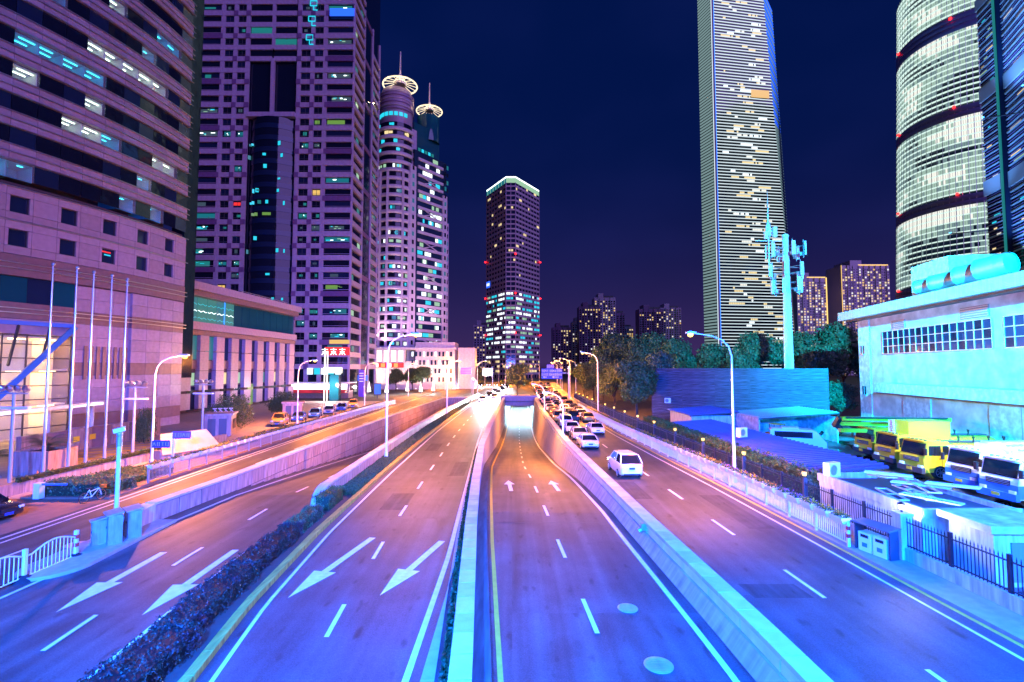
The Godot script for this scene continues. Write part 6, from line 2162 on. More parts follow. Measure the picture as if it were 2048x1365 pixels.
	for q in bk:
		tree(Vector3(q[0], 0, q[1]), q[4], Vector3(q[2], q[3], q[2]), q[0] * 0.9, "leaf_dark", q[5], "tall trees behind the yard")
	for q in [[50.5, -78, 1.0, 0.85, 1, "small dark tree in the gap beside the depot"], [1.6, -150, 1.25, 1.3, 0, "round tree on the island above the underpass mouth"], [-32, -178, 1.2, 1.15, 2, "dark tree left of the purple board"], [-37, -186, 1.1, 1.15, 1, "dark tree in front of the white podium"], [-44, -190, 1.1, 1.1, 3, "left one of the dark trees in front of the podium"], [-16, -215, 1.3, 1.2, 0, "tree behind the far purple board"]]:
		tree(Vector3(q[0], 0, q[1]), q[4], Vector3(q[2], q[3], q[2]), q[0], "leaf_dark" if q[0] > 40 else "leaf", q[5], "")
	# hedge behind the black fence
	for n in 7:
		var z := -33.0 - 4.8 * n
		var o := thing("fence_hedge", "tall leafy hedge behind the black fence, block %s from the near end" % ["first", "second", "third", "fourth", "fifth", "sixth", "seventh"][n], "hedge", Vector3(f(FR, z) + 1.3, 0.0, z), atan2(f(FR, z + 2) - f(FR, z - 2), 4.0), "hedge behind the black fence")
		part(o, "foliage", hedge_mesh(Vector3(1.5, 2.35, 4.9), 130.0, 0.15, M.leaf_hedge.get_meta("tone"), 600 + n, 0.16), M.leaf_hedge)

# ---------- the yard ----------
func yard() -> void:
	# slatted enclosure
	var a := Vector2(24.0, -86.0)
	var e := Vector2(45.2, -71.6)
	var L := a.distance_to(e)
	var b := thing("slatted_enclosure", "big dark blue slatted enclosure behind the yard sheds", "building", at_of(a), turn_of(a, e))
	pb(b, "core", M.dark_metal, Vector3(L / 2, 4.15, -3.6), Vector3(L - 0.3, 8.3, 7.0))
	var mats := [M.slat, M.slat_b, M.slat, M.slat_b, M.slat]
	for r in 42:
		for s in 5:
			var w := L / 5.0
			pb(b, "slat", mats[(r * 3 + s * 2 + r / 4) % 5], Vector3((s + 0.5) * w, 0.2 + r * 0.2, 0.0), Vector3(w - 0.03, 0.15, 0.09))
	for r in 42:
		pb(b, "end_slat", M.slat_end, Vector3(-0.05, 0.2 + r * 0.2, -3.6), Vector3(0.09, 0.15, 7.2))
	for s in 6:
		pb(b, "upright", M.dark_metal, Vector3(s * L / 5.0, 4.3, 0.03), Vector3(0.05, 8.5, 0.06))
	# antenna mast
	var t := thing("antenna_mast", "tall white monopole carrying panel antennas and a side spire", "mast", Vector3(52.6, 0, -95.0))
	var mb := MB.new()
	mb.tube([Vector3(0, 0, 0), Vector3(0, 20, 0), Vector3(0, 34.2, 0)], [0.95, 0.72, 0.55], 20)
	for y in [10.0, 20.0, 29.0, 33.8]:
		mb.lathe(Vector3(0, y, 0), [Vector2(0.7, -0.12), Vector2(0.98 - y * 0.01, -0.12), Vector2(0.98 - y * 0.01, 0.12), Vector2(0.7, 0.12)], 20)
	part(t, "pole", mb.mesh(), M.white_metal)
	var ri := RandomNumberGenerator.new()
	ri.seed = 3
	for tier in [[31.0, 3.0], [27.2, 2.7], [24.2, 2.3]]:
		for n in 6:
			var an: float = TAU * n / 6.0 + tier[0]
			var d := Vector3(cos(an), 0, sin(an))
			mb = MB.new()
			mb.tube([Vector3(0, tier[0] + 0.6, 0), d * tier[1] + Vector3(0, tier[0] + 0.6, 0)], 0.06, 6)
			mb.tube([Vector3(0, tier[0] - 0.6, 0), d * tier[1] + Vector3(0, tier[0] - 0.6, 0)], 0.06, 6)
			mb.tube([d * tier[1] + Vector3(0, tier[0] - 1.7, 0), d * tier[1] + Vector3(0, tier[0] + 1.7, 0)], 0.07, 6)
			part(t, "bracket", mb.mesh(), M.galvanised)
			pb(t, "panel_antenna", M.white_metal, d * (tier[1] + 0.35) + Vector3(0, tier[0] + ri.randf_range(-0.3, 0.3), 0), Vector3(0.3, 2.6, 0.62), -an)
			pb(t, "radio_unit", M.galvanised, d * (tier[1] - 0.4) + Vector3(0, tier[0] - 0.9, 0), Vector3(0.4, 0.7, 0.5), -an)
	mb = MB.new()
	mb.tube([Vector3(-3.2, 26, 0), Vector3(-3.2, 36.0, 0)], [0.16, 0.14], 8)
	mb.tube([Vector3(-3.2, 36, 0), Vector3(-3.2, 42.8, 0)], [0.2, 0.02], 8)
	mb.lathe(Vector3(-3.2, 35.4, 0), [Vector2(0.6, -1.5), Vector2(0.5, 0.4), Vector2(0.2, 1.4), Vector2(0.0, 1.5)], 8)
	mb.bar(Vector3(-5.8, 33.0, 0), Vector3(0, 33.0, 0), 0.14)
	mb.bar(Vector3(-3.2, 30.0, 0), Vector3(0, 30.0, 0), 0.12)
	part(t, "side_spire", mb.mesh(), M.white_metal)
	for q in [[-2.2, 34.6, 0.7, 1.9], [-3.9, 34.0, 0.6, 1.5], [-2.6, 32.0, 0.5, 1.4]]:
		pb(t, "equipment_box", M.white_metal, Vector3(q[0], q[1], 0.4), Vector3(q[2], q[3], 0.5))
	# low sheds with ribbed roofs
	ribbed_shed(Vector3(20.6, 0, -44.5), Vector3(4.4, 2.2, 27.0), "long low shed with a violet corrugated roof behind the hedge", "long")
	ribbed_shed(Vector3(33.0, 0, -62.0), Vector3(9.0, 2.9, 8.0), "open sided shed with a pale roof in front of the slatted enclosure", "open")
	ribbed_shed(Vector3(25.5, 0, -68.0), Vector3(6.0, 2.6, 9.0), "small corrugated shed at the left foot of the slatted enclosure", "small")
	# flat roofed guard house with scrap frames on the roof
	t = thing("guard_house", "low white guard house with a flat cluttered roof by the gate", "building", Vector3(20.4, 0, -26.3))
	pb(t, "wall", M.tile_white, Vector3(0.0, 0.95, 0), Vector3(4.4, 1.9, 7.4))
	pb(t, "roof", M.dark_metal, Vector3(0.0, 1.96, 0), Vector3(4.3, 0.1, 7.3))
	pb(t, "parapet", M.tile_white, Vector3(-2.15, 2.08, 0), Vector3(0.2, 0.42, 7.6))
	pb(t, "parapet", M.tile_white, Vector3(0.0, 2.08, 3.75), Vector3(4.4, 0.42, 0.16))
	pb(t, "parapet", M.tile_white, Vector3(2.15, 2.05, 0), Vector3(0.2, 0.36, 7.6))
	t = thing("gate_booth", "cyan lit gate booth with a no entry notice", "booth", Vector3(20.0, 0, -20.9))
	pb(t, "wall", M.tile_white, Vector3(0, 1.05, 0), Vector3(2.4, 2.1, 2.0))
	pb(t, "roof_slab", M.plaster_plain, Vector3(0, 2.25, 0), Vector3(3.0, 0.3, 2.5))
	pb(t, "panel", M.grey_door, Vector3(0.2, 0.95, 1.02), Vector3(1.5, 1.5, 0.06))
	var nt := pb(t, "notice", M.sign_white, Vector3(0.35, 1.25, 1.07), Vector3(0.5, 0.72, 0.03))
	part(nt, "ban_ring", ring_mesh(0.17, 0.022, 20), M.red, Transform3D(Basis.from_scale(Vector3(1.6, 1.25, 1.0)), Vector3(0, 0.16, 0.9)))
	pb(nt, "ban_bar", M.red, Vector3(0, 0.16, 0.9), Vector3(0.5, 0.05, 0.6), 0, 0, -0.75)
	for n in 4:
		mb = MB.new()
		glyph(mb, n, Vector3(-0.32 + 0.21 * n, -0.3, 0.9), Vector2(0.08, 0.07), 0.03)
		part(nt, "character", mb.mesh(), M.red)
	# scrap frames lying on the roof
	for n in 9:
		mb = MB.new()
		var q := Vector3(18.9 + ri.randf() * 2.6, 2.12 + 0.07 * n, -29.2 + ri.randf() * 4.5)
		var an := ri.randf_range(-0.9, 0.9)
		var d := Vector3(sin(an), ri.randf_range(-0.03, 0.1), cos(an)).normalized()
		var s := Vector3(cos(an), 0, -sin(an))
		var ln := ri.randf_range(1.6, 3.0)
		mb.bar(q, q + d * ln, 0.07)
		mb.bar(q + s * 0.5, q + s * 0.5 + d * ln, 0.07)
		for j in 3:
			mb.bar(q + d * ln * (j / 2.0), q + s * 0.5 + d * ln * (j / 2.0), 0.05)
		tag(part(self, "scrap_frame", mb.mesh(), M.white_metal), "pale metal frame lying in the pile on the guard house roof", "metal frame", "scrap frames on the roof")
	for q in [[18.7, 2.3, -29.6, 0.4, "air conditioner on the guard house roof"], [19.6, 2.75, -43.0, 0.5, "air conditioner standing on the violet roof"], [25.6, 2.9, -82.6, -0.3, "air conditioner at the left foot of the slatted enclosure"]]:
		var ac := thing("air_conditioner", q[4], "air conditioner", Vector3(q[0], q[1] - 0.1, q[2]), q[3], "outdoor air conditioners")
		pb(ac, "case", M.white_metal, Vector3(0, 0.4, 0), Vector3(0.95, 0.8, 0.4))
		part(ac, "fan_ring", ring_mesh(0.28, 0.03, 18), M.grey_metal, Transform3D(Basis(), Vector3(-0.12, 0.4, 0.22)))
		part(ac, "fan", cyl("acfan", 0.26, 0.26, 0.02, 16), M.grey_door, Transform3D(Basis.from_euler(Vector3(PI / 2, 0, 0)), Vector3(-0.12, 0.4, 0.205)))
		for s in 5:
			pb(ac, "side_fin", M.grey_metal, Vector3(0.48, 0.16 + 0.12 * s, 0), Vector3(0.03, 0.05, 0.32))
	# waste bins under a small roof
	t = thing("waste_bin_stand", "pair of white waste bins under a brown roof at the railing's end", "bin", Vector3(16.5, 0.12, -23.1), 0.25)
	for s in [-0.36, 0.36]:
		var bn := pb(t, "bin", M.white_metal, Vector3(0, 0.42, s), Vector3(0.5, 0.84, 0.62))
		pb(bn, "bin_slot", M.black_metal, Vector3(-0.5, 0.32, 0), Vector3(0.06, 0.16, 0.6))
		pb(bn, "bin_sticker", M.truck_blue, Vector3(-0.5, -0.15, 0), Vector3(0.05, 0.22, 0.4))
	for s in [-0.82, 0.82]:
		pb(t, "side_frame", M.dark_metal, Vector3(0, 0.62, s), Vector3(0.5, 1.24, 0.06))
	pb(t, "roof", M.granite_dark, Vector3(0, 1.28, 0), Vector3(0.72, 0.06, 1.8), 0, 0, 0.12)
	t = thing("barrier_board", "red and white striped barrier board lying in the yard", "barrier", Vector3(24.4, 0.0, -30.3), -0.3)
	pb(t, "board", M.plate_yellow, Vector3(0, 0.45, 0), Vector3(1.9, 0.6, 0.06))
	for s in 5:
		pb(t, "stripe", M.red if s % 2 else M.sign_white, Vector3(-0.76 + 0.38 * s, 0.83, 0), Vector3(0.38, 0.14, 0.07))
	pb(t, "foot", M.concrete, Vector3(0, 0.08, 0), Vector3(1.8, 0.16, 0.4))

func ribbed_shed(at: Vector3, s: Vector3, label: String, kind: String) -> void:
	var t := thing("shed", label, "shed", at, 0.0, "yard sheds")
	var roof: Material = M.corrugated if kind != "open" else M.galvanised
	if kind == "open":
		pb(t, "back_wall", M.plaster_plain, Vector3(0, s.y / 2, -s.z / 2), Vector3(s.x, s.y, 0.15))
		pb(t, "side_wall", M.plaster_plain, Vector3(s.x / 2, s.y / 2, 0), Vector3(0.15, s.y, s.z))
		pb(t, "side_wall", M.plaster_plain, Vector3(-s.x / 2, s.y / 2, 0), Vector3(0.15, s.y, s.z))
	else:
		pb(t, "wall", M.tile_white, Vector3(0, s.y / 2 - 0.05, 0), Vector3(s.x - 0.5, s.y - 0.1, s.z - 0.5))
	var tilt := 0.07
	var mb := MB.new()
	mb.box(Vector3(0, 0, 0), Vector3(s.x + 0.3, 0.05, s.z + 0.3))
	var n := int(s.z / 0.6)
	for k in n:
		mb.box(Vector3(0, 0.07, -s.z / 2 + (k + 0.5) * s.z / n), Vector3(s.x + 0.3, 0.12, 0.16))
	part(t, "roof", mb.mesh(), roof, Transform3D(Basis.from_euler(Vector3(0, 0, tilt)), Vector3(0, s.y + 0.18, 0)))
	pb(t, "fascia", M.dark_metal, Vector3(0, s.y + 0.1, s.z / 2 + 0.2), Vector3(s.x + 0.3, 0.12, 0.05), 0, 0, tilt)

# ---------- vehicles; each faces its own -z ----------
func car_meshes() -> void:
	for kind in ["sedan", "suv"]:
		var L := 4.6
		var up := 0.0 if kind == "sedan" else 0.22
		var st := [[-2.3, 0.72, 0.38, 0.62], [-2.22, 0.82, 0.26, 0.74], [-1.9, 0.88, 0.22, 0.84 + up], [-1.1, 0.9, 0.22, 0.93 + up], [-0.5, 0.91, 0.22, 0.96 + up], [0.6, 0.91, 0.22, 0.97 + up], [1.5, 0.9, 0.22, 0.98 + up], [2.05, 0.88, 0.26, 0.96 + up], [2.25, 0.82, 0.34, 0.88 + up], [2.3, 0.76, 0.45, 0.8 + up]]
		var P := []
		for s in st:
			var w: float = s[1]
			var yb: float = s[2]
			var yt: float = s[3]
			P.append(PackedVector3Array([Vector3(-w * 0.9, yb, s[0]), Vector3(w * 0.9, yb, s[0]), Vector3(w, yb + 0.1, s[0]), Vector3(w, lerpf(yb, yt, 0.55), s[0]), Vector3(w * 0.97, yt - 0.07, s[0]), Vector3(w * 0.86, yt, s[0]), Vector3(0, yt + 0.02, s[0]), Vector3(-w * 0.86, yt, s[0]), Vector3(-w * 0.97, yt - 0.07, s[0]), Vector3(-w, lerpf(yb, yt, 0.55), s[0]), Vector3(-w, yb + 0.1, s[0])]))
		var mb := MB.new()
		# rings run clockwise seen from the front, so go from back to front
		P.reverse()
		mb.grid(P, true, true, true)
		cache[kind + "_body"] = mb.mesh()
		var z := [-1.15, -0.45, 0.95, 1.75] if kind == "sedan" else [-1.1, -0.5, 1.6, 2.15]
		var y0 := 0.93 + up
		var y1 := 1.44 + up * 1.6
		mb = MB.new()
		P = []
		for q in [[y0, 0.84, z[0], z[3]], [y0 + 0.06, 0.84, z[0] + 0.07, z[3] - 0.06], [y1 - 0.06, 0.66, z[1], z[2]], [y1, 0.58, z[1] + 0.1, z[2] - 0.1]]:
			var w: float = q[1]
			P.append(PackedVector3Array([Vector3(-w, q[0], q[3]), Vector3(w, q[0], q[3]), Vector3(w, q[0], (q[2] + q[3]) / 2), Vector3(w, q[0], q[2]), Vector3(-w, q[0], q[2]), Vector3(-w, q[0], (q[2] + q[3]) / 2)]))
		mb.grid(P, true, false, true)
		cache[kind + "_glass"] = mb.mesh()
		mb = MB.new()
		P = []
		for q in [[y1 - 0.05, 0.675, z[1] - 0.03, z[2] + 0.03], [y1 + 0.02, 0.6, z[1] + 0.1, z[2] - 0.1], [y1 + 0.045, 0.4, z[1] + 0.3, z[2] - 0.3]]:
			var w: float = q[1]
			P.append(PackedVector3Array([Vector3(-w, q[0], q[3]), Vector3(w, q[0], q[3]), Vector3(w, q[0], q[2]), Vector3(-w, q[0], q[2])]))
		mb.grid(P, true, false, true)
		for sd in [-1, 1]:
			for q in [[z[0], z[1]], [z[3], z[2]], [(z[0] + z[3]) / 2 + 0.05, (z[1] + z[2]) / 2 + 0.05]]:
				mb.bar(Vector3(sd * 0.85, y0, q[0]), Vector3(sd * 0.67, y1 - 0.04, q[1]), 0.07)
		cache[kind + "_roof"] = mb.mesh()
	var mb := MB.new()
	mb.tube([Vector3(-0.11, 0, 0), Vector3(-0.1, 0, 0), Vector3(0.1, 0, 0), Vector3(0.11, 0, 0)], [0.28, 0.325, 0.325, 0.28], 20)
	cache["tyre"] = mb.mesh()
	mb = MB.new()
	mb.tube([Vector3(-0.118, 0, 0), Vector3(0.118, 0, 0)], 0.06, 10)
	for k in 7:
		for s in [-0.112, 0.112]:
			var a := TAU * k / 7
			mb.bar(Vector3(s, 0, 0), Vector3(s, sin(a), cos(a)) * Vector3(1, 0.22, 0.22), 0.05, 0.012)
	for s in [-0.112, 0.112]:
		var p := []
		for k in 21:
			p.append(Vector3(s, sin(TAU * k / 20) * 0.225, cos(TAU * k / 20) * 0.225))
		mb.tube(p, 0.014, 5, false)
	cache["rim"] = mb.mesh()

func car(at: Vector3, turn: float, kind: String, paint: String, lights: bool, full: bool, label: String, group := "") -> Node3D:
	if not cache.has("tyre"):
		car_meshes()
	var t := thing("car", label, "car", at, turn, group)
	var up := 0.0 if kind == "sedan" else 0.2
	part(t, "body", cache[kind + "_body"], M["paint_" + paint])
	part(t, "window_glass", cache[kind + "_glass"], M.car_glass)
	part(t, "roof", cache[kind + "_roof"], M["paint_" + paint])
	for x in [-1, 1]:
		if full:
			for z in [-1.42, 1.38]:
				var w := part(t, "wheel", cache["tyre"], M.rubber, Transform3D(Basis(), Vector3(x * 0.82, 0.325, z)))
				part(w, "rim", cache["rim"], M.steel)
			pb(t, "mirror", M["paint_" + paint], Vector3(x * 1.0, 0.98 + up, -0.75), Vector3(0.2, 0.13, 0.1))
		pb(t, "headlight", M.headlight if lights else M.sign_white, Vector3(x * 0.66, 0.66 + up * 0.7, -2.2), Vector3(0.3, 0.13, 0.16), x * -0.25)
		pb(t, "taillight", M.brake if lights else M.red, Vector3(x * 0.66, 0.8 + up, 2.24), Vector3(0.34, 0.15, 0.1), x * 0.2)
	if full:
		pb(t, "grille", M.black_metal, Vector3(0, 0.58 + up * 0.5, -2.29), Vector3(0.8, 0.2, 0.06))
		pb(t, "bumper_trim", M.black_metal, Vector3(0, 0.36, 2.26), Vector3(1.3, 0.12, 0.08))
		pb(t, "number_plate", M.plate_blue, Vector3(0, 0.62 + up, 2.31), Vector3(0.44, 0.14, 0.03))
		pb(t, "number_plate", M.plate_blue, Vector3(0, 0.42, -2.31), Vector3(0.44, 0.14, 0.03))
	else:
		for x in [-1, 1]:
			for z in [-1.42, 1.38]:
				part(t, "wheel", cache["tyre"], M.rubber, Transform3D(Basis(), Vector3(x * 0.82, 0.325, z)))
	return t

func zy() -> Transform3D:
	return Transform3D(Basis(Vector3(0, 0, 1), Vector3(0, 1, 0), Vector3(-1, 0, 0)), Vector3.ZERO)

# a cab-over lorry; body: "tank", "box", "pump"
func lorry(at: Vector3, turn: float, low: String, high: String, body: String, length: float, label: String) -> Node3D:
	var t := thing("lorry", label, "lorry", at, turn, "lorries parked in the yard")
	var mb := MB.new()
	var side := PackedVector2Array([Vector2(0.02, 0.5), Vector2(2.05, 0.5), Vector2(2.1, 1.0), Vector2(2.1, 2.62), Vector2(1.95, 2.85), Vector2(0.62, 2.85), Vector2(0.36, 2.72), Vector2(0.1, 1.75), Vector2(0.0, 1.55)])
	mb.extrude(side, -1.2, 1.2, zy())
	var cab := part(t, "cab", mb.mesh(), M[high])
	if low != high:
		mb = MB.new()
		mb.extrude(PackedVector2Array([Vector2(-0.03, 0.55), Vector2(2.06, 0.55), Vector2(2.1, 1.35), Vector2(-0.03, 1.35)]), -1.225, 1.225, zy())
		part(cab, "lower_panel", mb.mesh(), M[low])
	# windscreen leans with the cab front
	pb(cab, "windscreen", M.car_glass, Vector3(0, 2.22, 0.2), Vector3(2.16, 0.94, 0.05), 0, 0.26)
	pb(cab, "wiper", M.black_metal, Vector3(-0.3, 1.86, 0.06), Vector3(0.9, 0.03, 0.03), 0, 0, 0.1)
	pb(cab, "grille", M.black_metal, Vector3(0, 1.42, -0.015), Vector3(1.5, 0.34, 0.07))
	for k in 3:
		pb(cab, "grille_bar", M.grey_metal, Vector3(0, 1.32 + 0.1 * k, -0.05), Vector3(1.45, 0.03, 0.03))
	pb(cab, "bumper", M.dark_metal if low == high else M[low], Vector3(0, 0.62, -0.06), Vector3(2.46, 0.42, 0.28))
	pb(cab, "number_plate", M.plate_yellow, Vector3(0, 0.66, -0.22), Vector3(0.5, 0.2, 0.03))
	pb(cab, "roof_lip", M[high], Vector3(0, 2.83, 0.28), Vector3(2.2, 0.07, 0.4), 0, 0.2)
	for x in [-1, 1]:
		pb(cab, "headlight", M.sign_white, Vector3(x * 0.92, 0.9, -0.05), Vector3(0.4, 0.22, 0.12))
		pb(cab, "side_window", M.car_glass, Vector3(x * 1.2, 2.16, 0.88), Vector3(0.04, 0.74, 0.92))
		pb(cab, "rear_window", M.car_glass, Vector3(x * 1.2, 2.2, 1.72), Vector3(0.04, 0.66, 0.46))
		pb(cab, "door_seam", M.black_metal, Vector3(x * 1.203, 1.6, 1.42), Vector3(0.012, 1.9, 0.025))
		pb(cab, "door_handle", M.black_metal, Vector3(x * 1.22, 1.55, 1.3), Vector3(0.04, 0.05, 0.2))
		var mr := pb(cab, "mirror", M.black_metal, Vector3(x * 1.42, 2.1, 0.0), Vector3(0.2, 0.5, 0.12))
		pb(mr, "mirror_arm", M.black_metal, Vector3(x * -0.7, 0.42, 0.3), Vector3(1.4, 0.06, 0.4))
		for z in [1.25, length - 2.6, length - 1.4]:
			var w := part(t, "wheel", cache["tyre"], M.rubber, Transform3D(Basis.from_scale(Vector3(1.6, 1.55, 1.55)), Vector3(x * 1.05, 0.5, z)))
			part(w, "rim", cache["rim"], M.grey_metal)
	for k in 5:
		pb(cab, "roof_marker", M.dark_metal, Vector3(-0.8 + 0.4 * k, 2.9, 0.5), Vector3(0.12, 0.06, 0.14))
	pb(t, "chassis", M.dark_metal, Vector3(0, 0.75, length / 2 + 0.6), Vector3(0.9, 0.3, length - 1.4))
	if body == "tank":
		mb = MB.new()
		var P := []
		for z in [2.3, 2.4, length - 0.2, length]:
			var s := 0.9 if z == 2.3 or z == length else 1.0
			var ring := PackedVector3Array()
			for k in 20:
				var a := TAU * k / 20
				ring.append(Vector3(signf(cos(a)) * pow(absf(cos(a)), 0.6) * 1.18 * s, 1.75 + signf(sin(a)) * pow(absf(sin(a)), 0.6) * 0.88 * s, z))
			P.append(ring)
		mb.grid(P, true, true, true)
		part(t, "tank", mb.mesh(), M[high])
		pb(t, "tank_rib", M[high], Vector3(0, 2.2, (length + 2.4) / 2), Vector3(2.42, 0.1, length - 2.8))
		pb(t, "catwalk", M.dark_metal, Vector3(0, 2.72, (length + 2.4) / 2), Vector3(0.7, 0.08, length - 3.0))
		for k in 4:
			mb = MB.new()
			mb.tube([Vector3(-0.4, 2.7, 3.4 + k * 1.2), Vector3(-0.3, 3.1, 3.6 + k * 1.2), Vector3(0.3, 3.1, 4.0 + k * 1.2), Vector3(0.4, 2.7, 4.2 + k * 1.2)], 0.05, 6)
			part(t, "hose", mb.mesh(), M.black_metal)
	elif body == "box":
		pb(t, "cargo_box", M[high], Vector3(0, 2.05, (length + 2.3) / 2), Vector3(2.4, 2.1, length - 2.3))
		for k in 5:
			pb(t, "box_rib", M.white_panel, Vector3(0, 2.05, 2.5 + k * (length - 2.8) / 4.0), Vector3(2.46, 2.14, 0.08))
		pb(t, "roof_rail", M.galvanised, Vector3(-0.9, 3.18, (length + 2.3) / 2), Vector3(0.08, 0.12, length - 2.6))
		pb(t, "roof_rail", M.galvanised, Vector3(0.9, 3.18, (length + 2.3) / 2), Vector3(0.08, 0.12, length - 2.6))
	elif body == "pump":
		pb(t, "deck", M[high], Vector3(0, 1.2, (length + 2.3) / 2), Vector3(2.4, 0.7, length - 2.3))
		for q in [[3.55, -0.4, "boom_arm"], [3.0, 0.3, "boom_arm"], [2.4, -0.1, "boom_arm"]]:
			mb = MB.new()
			mb.bar(Vector3(q[1], q[0] + 0.15, -2.3), Vector3(q[1], q[0], length - 0.5), 0.36, 0.42)
			part(t, q[2], mb.mesh(), M[high])
		mb = MB.new()
		mb.bar(Vector3(-0.4, 3.8, -2.4), Vector3(0.3, 2.9, -2.5), 0.4)
		mb.bar(Vector3(0.3, 3.1, -2.3), Vector3(-0.1, 2.3, -1.9), 0.36)
		mb.tube([Vector3(-0.7, 3.8, -2.0), Vector3(-0.75, 3.7, length - 1.0)], 0.09, 8)
		mb.tube([Vector3(0.6, 3.2, -2.0), Vector3(0.6, 3.1, length - 1.0)], 0.09, 8)
		part(t, "boom_pipe", mb.mesh(), M.black_metal)
		pb(t, "turret", M[high], Vector3(0, 2.0, 3.2), Vector3(1.0, 1.6, 1.0))
	if body == "tank" and length < 9.6:
		pb(t, "crew_box", M[high], Vector3(0, 3.2, 3.2), Vector3(2.0, 1.5, 3.6))
		var sgn := pb(t, "sign_plate", M.sign_white, Vector3(0.8, 3.3, 1.32), Vector3(0.7, 1.2, 0.05))
		for k in 3:
			mb = MB.new()
			glyph(mb, k, Vector3(0, 0.32 - 0.32 * k, -0.8), Vector2(0.24, 0.12), 0.06)
			part(sgn, "character", mb.mesh(), M.red)
	return t

